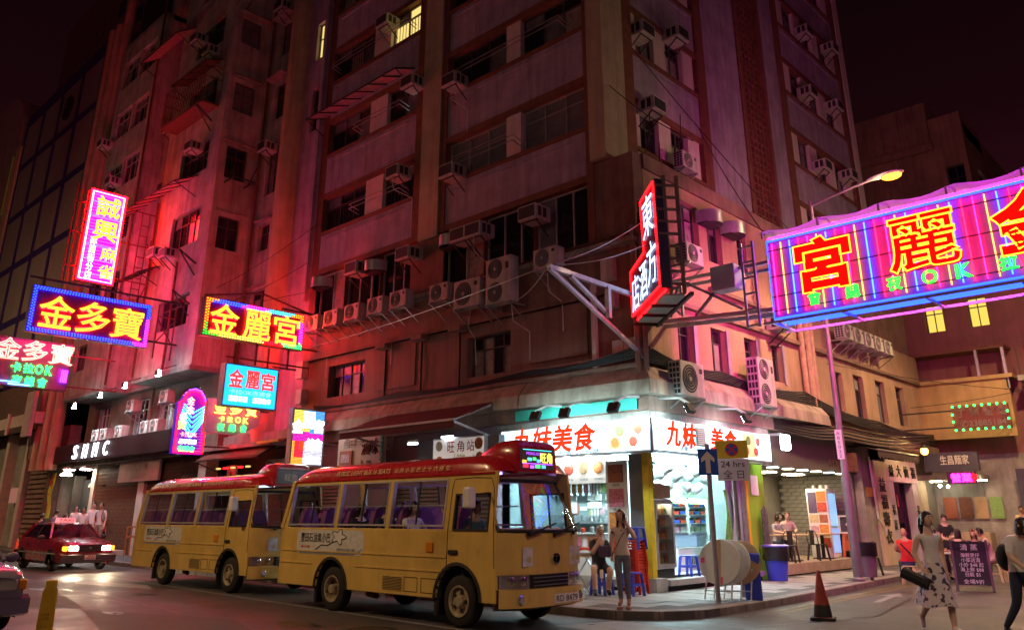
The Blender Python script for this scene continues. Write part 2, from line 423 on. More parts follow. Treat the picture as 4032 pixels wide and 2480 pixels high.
for pts in ([(-28, 7.3), (-20, 7.9), (-15.2, 7.4), (-11.8, 8.1)], [(-19, 5.2), (-16.4, 6.9), (-15.6, 9.0)], [(-9.4, 9.2), (-7.6, 10.6), (-5.2, 10.9)], [(-6.9, 12.6), (-5.9, 15.6), (-6.6, 19.5), (-6.2, 25)], [(-12.2, 6.0), (-9.0, 7.1), (-6.0, 7.0)]):
    b_ = MB(); q_ = []
    for (a_, c_) in zip(pts[:-1], pts[1:]):
        for i in range(8): q_.append((a_[0]+(c_[0]-a_[0])*i/8+rnd.uniform(-.06, .06), a_[1]+(c_[1]-a_[1])*i/8+rnd.uniform(-.06, .06)))
    b_.grid([[(x_+.02, y_+.015, .006) for x_, y_ in q_], [(x_-.02, y_-.015, .006) for x_, y_ in q_]]); b_.build('tar_seam', 'tar', road)
for cx_, cy_, r_ in ((-12.4, 8.0, .5), (-19.6, 8.6, .4), (-8.3, 9.9, .35), (-16.2, 6.6, .3), (-5.5, 13.0, .4), (-10.2, 6.9, .45), (-22.8, 7.4, .4)):
    decal('oil_stain', [(cx_+r_*(1+.3*math.sin(3*a_+cx_))*math.cos(a_), cy_+.6*r_*(1+.25*math.cos(2*a_+cy_))*math.sin(a_)) for a_ in [2*math.pi*i/18 for i in range(18)]], 'oil', .005)
decal('patch', [(-21.5, 6.2), (-18.4, 5.6), (-17.4, 6.5), (-20.4, 7.2)], 'patch_asphalt', .0045)
decal('patch', [(-5.6, 11.6), (-3.0, 12.3), (-3.6, 15.0), (-6.4, 14.5)], 'patch_asphalt')
b_ = MB(); b_.lathe([(.42, .004), (.42, .012), (.36, .012), (.36, .008), (.30, .008), (.30, .013), (.0, .013)], 24, (-10.9, 8.35, 0))
b_.build('manhole_cover', mat('cast_iron', (.06,.05,.045), .5, .7, var=.4, scale=20), road)
for dx in (0, .22):
    decal('yellow_line', [(-7.62+dx, 14.9), (-7.52+dx, 14.9), (-8.08+dx, 26), (-8.18+dx, 26)], 'paint_yellow')
decal('road_arrow', [(-6.9, 18.0), (-6.75, 18.0), (-7.0, 19.6), (-6.8, 19.55), (-7.2, 20.5), (-7.35, 19.7), (-7.15, 19.65)], 'paint_white')
for k in range(5): decal('road_lettering', [(-7.0+.0*k, 21.2+k*.5), (-6.2, 21.3+k*.5), (-6.25, 21.45+k*.5), (-7.05, 21.35+k*.5)], 'paint_white')
for k, (px_, py_) in enumerate([(-8.9, 11.2), (-7.6, 13.9), (-12.8, 7.9), (-26.4, 8.4), (-7.3, 16.2)]):
    b_ = MB(); b_.prism([(px_, py_), (px_+.09, py_+.02), (px_+.07, py_+.1), (px_+.01, py_+.07)], .008, .014, 'xy')
    o = b_.build('paper_scrap', 'paint_white'); tag(o, ['torn paper scrap by the kerb in front of the woman', 'crumpled paper scrap on the road by the kerb bend', 'small paper scrap on the road beside the front minibus', 'pale scrap of litter on the road near the taxi', 'flat scrap of litter on the side street by the kerb'][k], 'litter', 'litter on the road')

# ================================================================ corner tenement
FA = Face('A', 15.7); FB = Face('B', -10.6); FT = Face('B', -11.76)
T = thing('corner_tenement', 'tall mauve and brown corner tenement with ribbon windows above the food shop', 'building', (-10.6, 15.7, 0))
def tb(name, m, F, *boxes, **k):
    b = MB()
    for q in boxes: F.box(b, *q)
    return b.build(name, m, T, world=True, **k)
# solid cores (dark rooms behind the glass)
b = MB(); b.box(-25.15, -12.25, 16.12, 35.9, 4.2, 30); b.box(-12.25, -12.2, 17.5, 35.9, 10.3, 30); b.box(-12.3, -11.05, 16.12, 36, 4.2, 10.2); b.build('core', 'dark_core', T, world=True)
SILL = [8.35, 11.75, 14.95, 18.15, 21.35, 24.55]; HEAD = [10.1, 13.12, 16.32, 19.52, 22.72, 25.92]
bays = [(-24.75, -19.32), (-17.75, -12.05)]; pan = [(-22.1, -21.1), (-15.1, -14.5)]
for bi, (u0, u1) in enumerate(bays):
    for f in range(6):
        zt = SILL[f+1] if f < 5 else 30
        o = tb('spandrel', 'mauve', FA, (u0, u1, -.42, 0, HEAD[f]+.2, zt-.12))
        tb('lintel', 'brown_trim', FA, (u0, u1, -.42, .05, HEAD[f], HEAD[f]+.2))
        if f < 5: tb('sill', 'brown_trim', FA, (u0, u1, -.42, .07, zt-.12, zt))
        if f < 5: tb('ledge_pipe', 'mauve', FA, (u0+.3, u1-.5, .0, .05, zt-.32, zt-.26))
        p0, p1 = pan[bi]; rows = [(u0, p0, 3), (p1, u1, 3 if bi else 2)]
        if f == 0: rows = [(u0, u0+1.7, 2), (u0+1.75, p0+.5, 2), (p0+1.1, u1, 3)]
        else: tb('pillar_panel', 'pale_panel', FA, (p0+.003, p1-.003, -.4, -.02, SILL[f], HEAD[f]))
        for wi, (a, c, n_) in enumerate(rows):
            if f == 0: tb('mullion', 'brown_trim', FA, (a-.03, a, -.4, -.03, SILL[f], HEAD[f]))
            fm = 'frame_alu' if (f == 0 or (bi == 1 and f == 1)) else 'frame_dark'
            lit = 'lit_warm' if (bi == 0 and f == 3 and wi == 1) else None
            pm = 'pane_grey' if (bi == 1 and f == 1) else 'pane_dark'
            window(FA, T, a+.01, c-.01, SILL[f], HEAD[f], -.22, n_, 0 if f == 0 else .7, fm, pm, bars=.62 if (bi == 0 and f in (1, 3)) else 0, lit=lit)
# lit sliver of a room with a neon tube in the second bay window
b = MB(); FA.box(b, -19.6, -19.36, -.24, -.2, 15.1, 16.1); b.build('lit_pane', 'lit_cool', T, world=True)
# columns
tb('column', 'brown_trim', FA, (-25.15, -24.75, -.42, .02, 8.35, 30))
tb('column', 'brown_trim', FA, (-19.32, -18.92, -.42, .06, 10.1, 30), (-18.0, -17.75, -.42, .06, 10.1, 30))
tb('column_face', 'beige_col', FA, (-18.92, -18.0, -.42, .12, 10.0, 30))
tb('column', 'podium_brown', FA, (-19.32, -17.75, -.42, .03, 8.35, 10.0))
tb('column', 'brown_trim', FA, (-12.05, -11.83, -.42, .06, 8.35, 30))
b = MB(); b.box(-11.83, -11.3, 15.52, 16.55, 10.6, 30); b.build('corner_column', 'beige_col', T, world=True)
b = MB(); b.box(-12.0, -11.42, 16.55, 17.2, 10.4, 30); b.build('column', 'brown_trim', T, world=True)
b = MB(); b.box(-25.42, -25.2, 15.5, 15.68, 9.2, 30); b.build('drain_pipe', 'mauve', T, world=True)
# podium, bus-street side
tb('ledge', 'grimy_concrete', FA, (-25.2, -10.45, -.1, .42, 8.02, 8.14))
h2 = [(-23.57, -21.5, 5.5, 6.58), (-16.6, -14.9, 5.4, 6.55)]
FA.wall('podium_wall', mat('podium_red', (.26,.15,.115), .8, var=.25, scale=.9, bump=.4, streak=.45), T, -25.15, -10.6, 5.05, 6.9, -.42, 0, h2)
tb('podium_wall', 'podium_red', FA, (-25.15, -10.6, -.42, .1, 6.9, 8.02), (-25.15, -10.6, -.42, 0, 8.14, 8.35))
tb('corner_pier', 'podium_brown', FA, (-11.83, -10.6, -.4, .02, 8.35, 10.55))
tb('string_course', 'podium_brown', FA, (-25.15, -10.5, .0, .14, 6.9, 6.98), (-25.15, -10.5, .0, .2, 4.98, 5.08))
window(FA, T, *h2[0], -.25, 4, .68, 'frame_dark'); window(FA, T, *h2[1], -.25, 4, .68, 'frame_dark')
tb('recessed_panel', 'podium_red', FA, (-14.2, -12.2, -.05, .05, 5.5, 6.85))
tb('recessed_panel', 'podium_red', FA, (-20.9, -18.9, -.05, .04, 5.45, 6.75))
tb('downpipe', 'pale_panel', FA, (-11.95, -11.82, .1, .2, 5.1, 7.2))
# sloping fascia over the shops wraps the corner
mat('fascia_beige', (.34,.29,.23), .8, var=.35, scale=1.4, bump=.4, streak=.65)
def fascia(x0, y0, x1, y1, nx, ny, name='fascia', m='fascia_beige'):
    b = MB(); a = .55
    rows = []
    for (d, z) in ((-.05, 5.0), (.14, 4.98), (.46, 4.62), (.5, 4.3), (-.05, 4.28)): rows.append([(x0+nx[0]*d, y0+nx[1]*d, z), (x1+ny[0]*d, y1+ny[1]*d, z)])
    rows.append(rows[0]); b.grid(rows); return b.build(name, m, T, world=True)
fascia(-25.15, 15.7, -19.4, 15.7, (0,-1), (0,-1)); fascia(-19.35, 15.7, -14.2, 15.7, (0,-1), (0,-1)); fascia(-14.15, 15.7, -10.6, 15.7, (0,-1), (1,-1))
fascia(-10.6, 15.7, -10.6, 21.8, (1,-1), (1,0)); fascia(-10.6, 21.85, -10.6, 25.0, (1,0), (1,0))
tb('beam', 'podium_brown', FA, (-25.15, -10.3, -.4, .3, 3.95, 4.28)); tb('beam', 'podium_brown', FB, (16.12, 36, -.4, .3, 3.95, 4.28))
# podium, side-street side
hb = [(17.31, 18.06, 5.3, 6.45), (18.96, 19.76, 5.3, 6.48), (20.8, 21.5, 5.4, 6.5), (22.48, 23.17, 5.45, 6.56),
      (16.55, 17.15, 8.2, 9.75), (17.85, 18.75, 8.5, 9.85), (19.2, 20.0, 8.4, 9.75), (20.9, 21.5, 8.4, 9.7)]
FB.wall('podium_wall', 'podium_tan', T, 16.121, 25.0, 5.0, 10.2, -.42, 0, hb)
for h in hb: window(FB, T, *h, -.22, 2, .7, 'frame_dark')
for h in hb[:4]: tb('window_reveal', 'mauve', FB, (h[1], h[1]+.16, -.02, .03, h[2]-.05, h[3]+.05))
tb('parapet', 'podium_brown', FB, (16.105, 25.2, -.42, .06, 10.2, 10.62)); tb('parapet', 'podium_brown', FB, (25.2, 26.1, -.6, -.2, 10.2, 10.62))
tb('sill_course', 'fascia_beige', FB, (15.9, 24.9, 0, .12, 5.12, 5.24)); tb('string_course', 'podium_brown', FB, (16.4, 24.9, 0, .16, 6.75, 6.86))
tb('string_course', 'podium_brown', FB, (19.0, 24.9, 0, .14, 7.5, 7.6))
mat('pipe_tan', (.42,.27,.18), .6, var=.25, scale=5)
for u, r_ in ((24.35, .09), (24.75, .11), (25.1, .09)):
    b = MB(); b.tube([FB.p(u, .14, 3.9), FB.p(u, .14, 8.6), FB.p(u-.5, .14, 9.2), FB.p(u-.5, .14, 10.2)], r_, 8); b.build('drain_pipe', 'pipe_tan', T, smooth=True, world=True)
# recessed lower range further along the side street
h3 = [(27.1, 27.9, 4.9, 6.35), (28.9, 29.8, 4.9, 6.45), (31.0, 31.9, 4.95, 6.5), (33.1, 34.0, 5.0, 6.5)]
FB.wall('range_wall', 'podium_tan', T, 25.3, 36.2, 4.28, 8.0, -.5, -.1, h3)
for h in h3: window(FB, T, *h, -.3, 2, .7, 'frame_dark')
tb('range_wall', 'podium_brown', FB, (25.3, 36.2, -.9, -.3, 8.0, 10.4)); tb('sill_course', 'podium_brown', FB, (25.4, 36.1, -.1, .02, 4.7, 4.82), (25.4, 36.1, -.1, .04, 6.8, 6.9))
# tower, side-street side
wb = [(17.25, 21.45), (28.6, 35.0)]
for wi, (u0, u1) in enumerate(wb):
    for f in range(1, 6):
        s_, h_ = SILL[f], HEAD[f]; zt = SILL[f+1] if f < 5 else 30
        tb('spandrel', 'mauve', FT, (u0, u1, -.42, 0, h_+.2, zt-.12)); tb('lintel', 'brown_trim', FT, (u0, u1, -.42, .05, h_, h_+.2))
        if f < 5: tb('sill', 'brown_trim', FT, (u0, u1, -.42, .07, zt-.12, zt)); tb('ledge_pipe', 'mauve', FT, (u0+.2, u1-.4, 0, .05, zt-.32, zt-.26))
        seg = (u1-u0)/5 if wi == 0 else (u1-u0)/7
        n_ = 5 if wi == 0 else 7
        for k in range(n_):
            a = u0+k*seg
            if k % 2 == 0: tb('pillar_panel', 'pale_panel', FT, (a+.002, a+seg*.8, -.4, -.02, s_, h_))
            else: window(FT, T, a-seg*.19, a+seg-.01, s_, h_, -.22, 2, .65, 'frame_dark', 'pane_dark' if (k+f) % 3 else 'pane_grey')
    tb('spandrel', 'mauve', FT, (u0, u1, -.42, 0, 10.2, SILL[1]-.12)); tb('sill', 'brown_trim', FT, (u0, u1, -.42, .07, SILL[1]-.12, SILL[1]))
tb('column', 'brown_trim', FT, (21.45, 22.0, -.42, .06, 10.2, 30)); tb('blank_wall', 'mauve', FT, (22.0, 24.6, -.42, .0, 10.2, 30))
tb('column', 'brown_trim', FT, (24.6, 24.8, -.42, .06, 10.2, 30), (26.6, 26.8, -.42, .06, 10.2, 30), (28.1, 28.6, -.42, .06, 10.2, 30), (35.0, 35.4, -.42, .06, 10.2, 30))
tb('blank_wall', 'mauve', FT, (26.8, 28.1, -.42, 0, 10.2, 30)); tb('end_pier', 'pale_panel', FT, (35.4, 36.0, -.42, .1, 7, 30))
b = MB()                                                            # pierced block screen of the stair
for i in range(7):
    FT.box(b, 24.8+i*.3-.03, 24.8+i*.3+.03, -.3, -.05, 10.2, 30)
for j in range(66): FT.box(b, 24.8, 26.6, -.28, -.07, 10.3+j*.3-.03, 10.3+j*.3+.03)
b.build('pierced_screen', 'brown_trim', T, world=True, kind='stuff')
tb('screen_back', 'dark_core', FT, (24.8, 26.6, -.42, -.4, 10.2, 30))
# ================================================================ bay-windowed tenement to the left
L = thing('bay_tenement', 'stained cream tenement with projecting bays and rusty awnings, flooded red by neon', 'building', (-37, 15, 0))
FL = Face('A', 14.0); FS = Face('B', -30.5); FF = Face('A', 15.75); FR = Face('A', 15.3)
def lb(name, m, F, *boxes, **k):
    b = MB()
    for q in boxes: F.box(b, *q)
    return b.build(name, m, L, world=True, **k)
b = MB(); b.box(-44.3, -31.0, 15.75, 27, 4, 34); b.box(-31.0, -25.3, 16.2, 27, 4, 34); b.box(-35.6, -31.0, 14.5, 15.75, 7.5, 34); b.box(-43.9, -39.5, 14.5, 15.75, 7.5, 34)
b.build('core', 'dark_core', L, world=True)
ws = [(14.35, 15.32, 12.22, 13.66), (14.35, 15.32, 15.4, 16.9), (14.35, 15.32, 18.6, 20.02), (14.35, 15.32, 22.02, 23.35), (14.35, 15.32, 25.2, 26.6), (14.5, 15.3, 9.2, 10.3)]
FS.wall('side_wall', 'cream_plaster', L, 14.0, 15.75, 7.3, 34, -.45, 0, ws[:5])
for i, h in enumerate(ws[:5]):
    window(FS, L, *h, -.15, 2, .68, 'frame_dark', 'pane_dark' if i in (0, 1) else 'pane_grey', curtain='pale_panel' if i == 0 else None, bars=.6 if i == 1 else 0)
    b = MB(); FS.box(b, h[0]-.2, h[1]+.25, 0, .28 if i > 1 else .1, h[3]+.18, h[3]+.25); b.build('canopy_slab', 'grimy_concrete', L, world=True)
wf = [(-29.6, -28.75, 12.1, 13.3), (-29.55, -28.6, 14.6, 16.7), (-29.45, -28.5, 18.15, 19.95), (-29.45, -28.5, 21.35, 23.1), (-29.7, -28.5, 9.4, 10.4), (-29.45, -28.5, 24.6, 26.3)]
FF.wall('facet_wall', 'cream_plaster', L, -30.5, -28.2, 4.3, 34, -.45, 0, wf)
for i, h in enumerate(wf):
    window(FF, L, *h, -.2, 2, .66, 'frame_dark', 'pane_dark' if i % 2 == 0 else 'pane_grey')
    b = MB(); FF.box(b, h[0]-.2, h[1]+.2, 0, .45 if i in (2, 3) else .2, h[3]+.14, h[3]+.2); b.build('canopy_slab', 'grimy_concrete', L, world=True)
b = MB(); b.lathe([(.56, 4.2), (.56, 34)], 14, (-27.65, 15.85, 0)); b.build('rounded_pier', mat('ochre_plaster', (.46,.38,.24), .8, var=.2, scale=1.2, bump=.3, streak=.4), L, smooth=True, world=True)
FF.wall('end_wall', 'mauve', L, -27.1, -25.22, 4.3, 34, -.5, -.1, [(-26.5, -25.7, 16.6, 18.6), (-26.5, -25.7, 20.0, 21.8)])
for h in ((-26.5, -25.7, 16.6, 18.6), (-26.5, -25.7, 20.0, 21.8)): window(FF, L, *h, -.3, 2, .6, 'frame_dark', 'pane_dark', lit='lit_warm' if h[2] > 19 else None)
w2 = [(-34.2, -31.5, 9.1, 10.45), (-34.2, -31.5, 12.7, 14.3), (-34.2, -31.5, 16.0, 17.45), (-34.2, -31.5, 19.2, 20.7), (-34.2, -31.5, 22.4, 23.9), (-34.2, -31.5, 25.6, 27.1)]
FL.wall('bay_front', 'cream_plaster', L, -36, -30.5, 7.3, 34, -.45, 0.0, [])if False else FL.wall('bay_front', 'cream_plaster', L, -36, -30.95, 7.3, 34, -.45, 0, w2)
for i, h in enumerate(w2): window(FL, L, *h, -.18, 4, .68, 'frame_dark', 'pane_dark', bars=.5 if i in (3, 4) else 0, curtain='pale_panel' if i == 1 else None)
w1 = [(-43.8, -41.7, 24.6, 26.3), (-41.5, -39.5, 24.6, 26.3), (-43.8, -41.7, 21.3, 22.95), (-41.5, -39.5, 21.3, 22.95), (-43.8, -41.7, 18.0, 19.65), (-41.5, -39.5, 18.0, 19.65),
      (-43.8, -41.7, 14.8, 16.3), (-41.5, -39.5, 14.8, 16.3), (-43.8, -41.7, 11.6, 13.1), (-41.5, -39.5, 11.6, 13.1), (-43.6, -42.2, 8.5, 9.8)]
FL.wall('bay_front', 'cream_plaster', L, -44.3, -39.0, 7.3, 27.3, -.45, 0, w1)
for i, h in enumerate(w1): window(FL, L, *h, -.18, 3, .68, 'frame_alu' if i < 6 else 'frame_dark', 'pane_dark', bars=.6 if i % 3 == 1 else 0)
b = MB(); FL.box(b, -44.3, -39.0, -1.7, 0, 27.3, 27.6); b.build('roof_slab', 'grimy_concrete', L, world=True)
lb('bay_cheek', 'cream_plaster', FL, (-39.45, -39.0, -1.7, -.46, 7.3, 34), (-36.0, -35.55, -1.7, -.46, 7.3, 34)) 
b = MB(); b.box(-39.45, -39.05, 14.46, 15.7, 27.7, 34)
wr = [(-38.6, -36.5, z, z+1.5) for z in (8.9, 12.1, 15.3, 18.5, 21.7, 24.9)]
FR.wall('recess_wall', 'cream_plaster', L, -39.0, -36.0, 7.3, 34, -.4, 0, wr)
for i, h in enumerate(wr): window(FR, L, *h, -.2, 3, .7, 'frame_dark', 'pane_dark')
lb('bay_soffit', 'grimy_concrete', FL, (-36.0, -30.52, -1.8, .06, 7.12, 7.3)); lb('bay_soffit', 'grimy_concrete', FL, (-44.3, -39.0, -1.8, .06, 7.12, 7.3)); lb('bay_soffit', 'grimy_concrete', FR, (-39.0, -36.0, -.5, .3, 7.14, 7.3))
# mezzanine under the bays
wm = [(-43.2, -41.4, 5.5, 6.8), (-38.8, -37.0, 5.2, 6.8), (-36.2, -34.6, 5.2, 6.8), (-33.8, -32.2, 5.2, 6.8)]
FR.wall('mezzanine_wall', 'podium_brown', L, -44.3, -30.2, 4.2, 7.12, -.4, 0, wm)
for h in wm: window(FR, L, *h, -.2, 4, .7, 'frame_alu', 'pane_dark')
window(FF, L, -29.6, -27.9, 5.1, 6.5, -.1, 2, .6, 'frame_alu', 'pane_dark')
lb('shop_wall', 'grimy_concrete', FR, (-30.2, -25.3, -.6, -.2, 4.0, 4.6))
# rusty awnings, drying frames and a cage on the fronts
def awning(u0, u1, z, dep, drop, F, m='rust', ribs=5, par=L, name='awning'):
    b = MB(); n = 10; rows = []
    for k in range(2):
        rows.append([F.p(u0+(u1-u0)*i/n, dep*k, z-drop*k+.015*(i % 2)) for i in range(n+1)])
    b.grid(rows); b.grid([[(p[0], p[1], p[2]-.03) for p in r_] for r_ in rows[::-1]])
    o = b.build(name, m, par, world=True)
    f = MB()
    for i in range(ribs+1):
        u = u0+(u1-u0)*i/ribs; f.bar(F.p(u, 0, z-.05), F.p(u, dep, z-drop-.05), .035); 
        if i in (0, ribs): f.bar(F.p(u, 0, z-drop-.5), F.p(u, dep, z-drop-.05), .03)
    f.bar(F.p(u0, dep, z-drop-.04), F.p(u1, dep, z-drop-.04), .04)
    q = f.build('awning_frame', 'iron', None); q.data.transform(Matrix.Translation(-par.location)); q.parent = o
    return o
mat('plastic_sheet', (.55,.28,.30), .5, var=.35, scale=4)
awning(-39.9, -32.2, 15.9, 1.0, .55, FL, 'plastic_sheet', 9); awning(-37.8, -34.9, 12.3, .9, .45, FL, 'rust', 4)
awning(-34.4, -31.0, 27.3, .8, .3, FL, 'plastic_sheet', 3); awning(-38.9, -34.7, 24.6, .9, .7, FL, 'plastic_sheet', 1)
awning(-34.6, -31.2, 21.3, .8, .35, FL, 'rust', 4); awning(-25.3+.2, -19.6, 16.75, .85, .35, FA, 'plastic_sheet', 7, T)
b = MB()
for z in (18.9, 19.5, 20.1, 20.7): b.bar(FL.p(-35.2, .75, z), FL.p(-31.1, .75, z), .03); b.bar(FL.p(-31.1, 0, z), FL.p(-31.1, .75, z), .03); b.bar(FL.p(-35.2, 0, z), FL.p(-35.2, .75, z), .03)
for i in range(24): b.bar(FL.p(-35.2+i*.178, .75, 18.9), FL.p(-35.2+i*.178, .75, 20.7), .022)
b.box(-35.2, -31.1, 13.25, 14.0, 18.82, 18.9); b.build('balcony_cage', 'rust', L, world=True)
for (x_, z_) in ((-31.6, 18.3), (-31.3, 11.6), (-31.4, 9.9)):
    b = MB(); b.bar(FL.p(x_, 0, z_), FL.p(x_+.3, .9, z_+.35), .06); b.bar(FL.p(x_, 0, z_-.5), FL.p(x_+.3, .85, z_+.3), .04); b.build('bracket', 'iron', L, world=True)
b = MB()
for (y_, z_) in ((14.4, 15.15), (15.3, 15.15)): b.bar((-30.5, y_, z_), (-29.6, y_, z_), .05)
b.bar((-29.6, 14.35, 15.15), (-29.6, 15.35, 15.15), .05); b.bar((-30.4, 15.4, 15.2), (-28.9, 15.0, 15.5), .05); b.build('drying_frame', 'iron', L, world=True)
# pipes on the fronts
for (x_, y_, z0, z1) in ((-38.9, 13.93, 7.4, 30), (-35.85, 13.9, 7.4, 15.5), (-32.9, 13.9, 7.4, 12), (-36.4, 15.15, 4.4, 7.1), (-29.95, 15.6, 7.5, 30)):
    b = MB(); b.tube([(x_, y_, z0), (x_+.04, y_, (z0+z1)/2), (x_, y_, z1)], .055, 6); b.build('drain_pipe', 'rust', L, world=True, smooth=True)
# signboard band and ground floor of the restaurant
S_ = thing('restaurant_signboard', 'long dark maroon ribbed fascia with glowing white letters SHMC', 'signboard', (-39.2, 14.35, 4.1))
mat('maroon_rib', (.035,.012,.014), .5, var=.3, scale=5)
b = MB(); b.box(-46.2, -32.3, 14.35, 15.2, 4.16, 5.0); b.build('fascia', 'maroon_rib', S_, world=True)
b = MB()
for i in range(140): b.box(-46.15+i*.099, -46.11+i*.099, 14.33, 14.35, 4.2, 4.97)
b.build('fascia_ribs', 'maroon_rib', S_, world=True, kind='stuff')
emis('led_white', (.85,.92,1), 5.5)
for i, c_ in enumerate('SHMC'): text(c_, .5, .62, (-42.2+i*1.22, 14.26, 4.58), 'led_white', S_, 'letter', offset=-.005, world=True, slant=.12, extrude=.03)
G = thing('restaurant', 'brown carved-screen restaurant front with pale pillars below the maroon fascia', 'shopfront', (-39, 15.2, KZ))
mat('carved_wood', (.16,.09,.05), .55, var=.35, scale=9); mat('stone_pale', (.52,.44,.38), .5, var=.18, scale=3)
def gb(name, m, *bx, **k):
    b = MB()
    for q in bx: b.box(*q)
    return b.build(name, m, G, world=True, **k)
gb('back_wall', mat('brick_dark', (.14,.09,.07), .8, var=.35, scale=6, bump=.5), (-46, -25.3, 16.6, 16.9, KZ, 4.2))
gb('ceiling', 'grimy_concrete', (-46, -25.3, 14.7, 16.9, 4.0, 4.15))
gb('pillar', 'stone_pale', (-41.6, -41.2, 15.0, 15.4, KZ, 4.0)); gb('pillar', 'stone_pale', (-36.3, -35.7, 15.0, 15.5, KZ, 4.0)); gb('pillar', 'stone_pale', (-30.9, -30.3, 15.0, 15.5, KZ, 4.0))
gb('name_panel', 'stone_pale', (-38.3, -34.2, 14.9, 15.0, 3.1, 3.95)); text('黃輝\n鵝八', 1.9, .62, (-36.2, 14.88, 3.52), mat('gilt', (.55,.45,.28), .3, .9, var=.2), G, 'character', world=True)
for (u0, u1, z0, z1) in ((-41.2, -38.4, 3.1, 3.95), (-34.1, -31, 3.1, 3.95), (-41.2, -36.4, KZ, 3.0), (-35.6, -31, KZ, 3.0)):
    b = MB(); n = int((u1-u0)/.14)
    for i in range(n+1): b.box(u0+(u1-u0)*i/n-.02, u0+(u1-u0)*i/n+.02, 15.1, 15.16, z0, z1)
    for j in range(int((z1-z0)/.16)+1): b.box(u0, u1, 15.115, 15.145, z0+j*.16-.012, z0+j*.16+.012)
    b.build('carved_screen', 'carved_wood', G, world=True, kind='stuff'); gb('screen_frame', 'carved_wood', (u0, u1, 15.18, 15.22, z0, z1))
gb('doorway', 'dark_core', (-44.4, -41.7, 15.6, 15.7, KZ, 3.4)); gb('door_post', 'frame_dark', (-44.5, -44.3, 15.2, 15.7, KZ, 3.6))
gb('entrance_step', 'stone_pale', (-44.5, -36.6, 13.75, 15.0, KZ, KZ+.2)); gb('panel', 'grimy_concrete', (-33.2, -29.2, 14.6, 15.0, KZ, .95)); 
emis('lamp_warm_white', (1,.9,.7), 70)
for (x_, z_) in ((-43.6, 3.85), (-43.9, 3.6), (-41.4, 3.78)):
    t_ = thing('dome_lamp', ['upper of two glowing white dome lamps below the maroon fascia', 'lower of two glowing white dome lamps below the maroon fascia', 'single lit dome lamp right of the pair below the maroon fascia'][int(x_ == -43.9)+2*int(x_ == -41.4)], 'lamp', (x_, 14.6, z_), group='dome lamps under the fascia')
    MB().lathe([(.02, .22), (.1, .18), (.3, .05), (.3, 0), (.0, .02)], 14).build('shade', 'white_enamel', t_, smooth=True); MB().lathe([(.0, -.04), (.24, -.03), (.26, 0), (.0, .01)], 14).build('diffuser', 'lamp_warm_white', t_, smooth=True)
b = MB(); b.lathe([(.02, .45), (.02, .2), (.05, .16), (.12, .0), (.0, .0)], 10, (-41.9, 15.1, 3.0)); o = b.build('pendant_lamp', 'white_enamel'); tag(o, 'small white pendant lamp hanging in the restaurant doorway', 'lamp')
bn = thing('feather_banner', 'narrow yellow hanging banner with red characters beside the restaurant door', 'banner', (-46.0, 14.7, 2.1))
mat('banner_yellow', (.62,.55,.06), .8, var=.12)
rows = [[(-46.3+.6*i/4+.04*math.sin(j), 14.7+.03*math.sin(i*1.7+j), 1.6+j*.27) for i in range(5)] for j in range(9)]
b = MB(); b.grid(rows); b.build('cloth', 'banner_yellow', bn, world=True, smooth=True); text('一\n文', .3, .9, (-46.0, 14.62, 2.3), mat('red_print', (.5,.03,.02), .7, var=0), bn, 'character', world=True)
b = MB(); b.lathe([(.16, -.01), (.18, 0), (.16, .01)], 14, (-46.0, 14.63, 3.3), axis='y'); b.build('crest', 'red_print', bn, world=True)
b = MB(); b.bar((-46.45, 14.7, 3.8), (-45.5, 14.7, 3.8), .03); b.build('pole', 'iron', bn, world=True)
b = MB(); 
for (dx, dy) in ((0,0),(.42,0),(0,.35),(.42,.35)): b.bar((-35.0+dx, 14.3+dy, KZ), (-35.0+dx, 14.3+dy, 1.3), .04)
for z in (1.28, .9): b.bar((-35.0, 14.3, z), (-34.58, 14.3, z), .04); b.bar((-35, 14.65, z), (-34.58, 14.65, z), .04); b.bar((-35, 14.3, z), (-35, 14.65, z), .04); b.bar((-34.58, 14.3, z), (-34.58, 14.65, z), .04)
tag(b.build('rack', mat('orange_paint', (.55,.18,.06), .6, var=.2)), 'tall thin orange metal rack on the pavement behind the taxi', 'rack')
# ================================================================ panel-clad block
P = thing('panel_block', 'dark block clad in large plain panels with blue grid bars', 'building', (-54, 14.2, 0)); FP = Face('A', 14.2)
mat('panel_grey', (.33,.28,.24), .7, var=.1, scale=.8, streak=.15); mat('blue_bar', (.035,.03,.16), .5, var=.2); mat('pilaster', (.50,.34,.22), .75, var=.2, scale=1, streak=.4)
us = [-48.2, -51.9, -55.6, -59.3, -63]; zs = [8.9, 13.3, 17.4, 21.5, 25.6, 29.2]
b = MB(); b.box(-63, -46.7, 14.6, 30, 7, 29.4); b.build('core', 'dark_core', P, world=True)
for i in range(4):
    for j in range(5):
        b = MB(); FP.box(b, us[i+1]+.2, us[i]-.2, -.4, 0, zs[j]+.22, zs[j+1]-.22); b.build('panel', 'panel_grey', P, world=True)
for u in us: b = MB(); FP.box(b, u-.2, u+.2, -.4, .06, 8.9, 29.4); b.build('grid_bar', 'blue_bar', P, world=True)
for z in zs[1:]: b = MB(); FP.box(b, -63.2, -48.0, -.4, .04, z-.22, z+.22 if z < 29 else z+.7); b.build('grid_bar', 'blue_bar', P, world=True)
b = MB(); b.lathe([(.85, 0), (.85, .1), (.7, .12), (.0, .12)], 20, (-53.9, 14.1, 27.3), axis='y'); o = b.build('emblem', 'dark_core', P, world=True)
text('中', 1.0, 1.0, (-53.9, 13.95, 27.3), mat('emblem_grey', (.25,.22,.2), .6, var=0), P, 'emblem_mark', world=True)
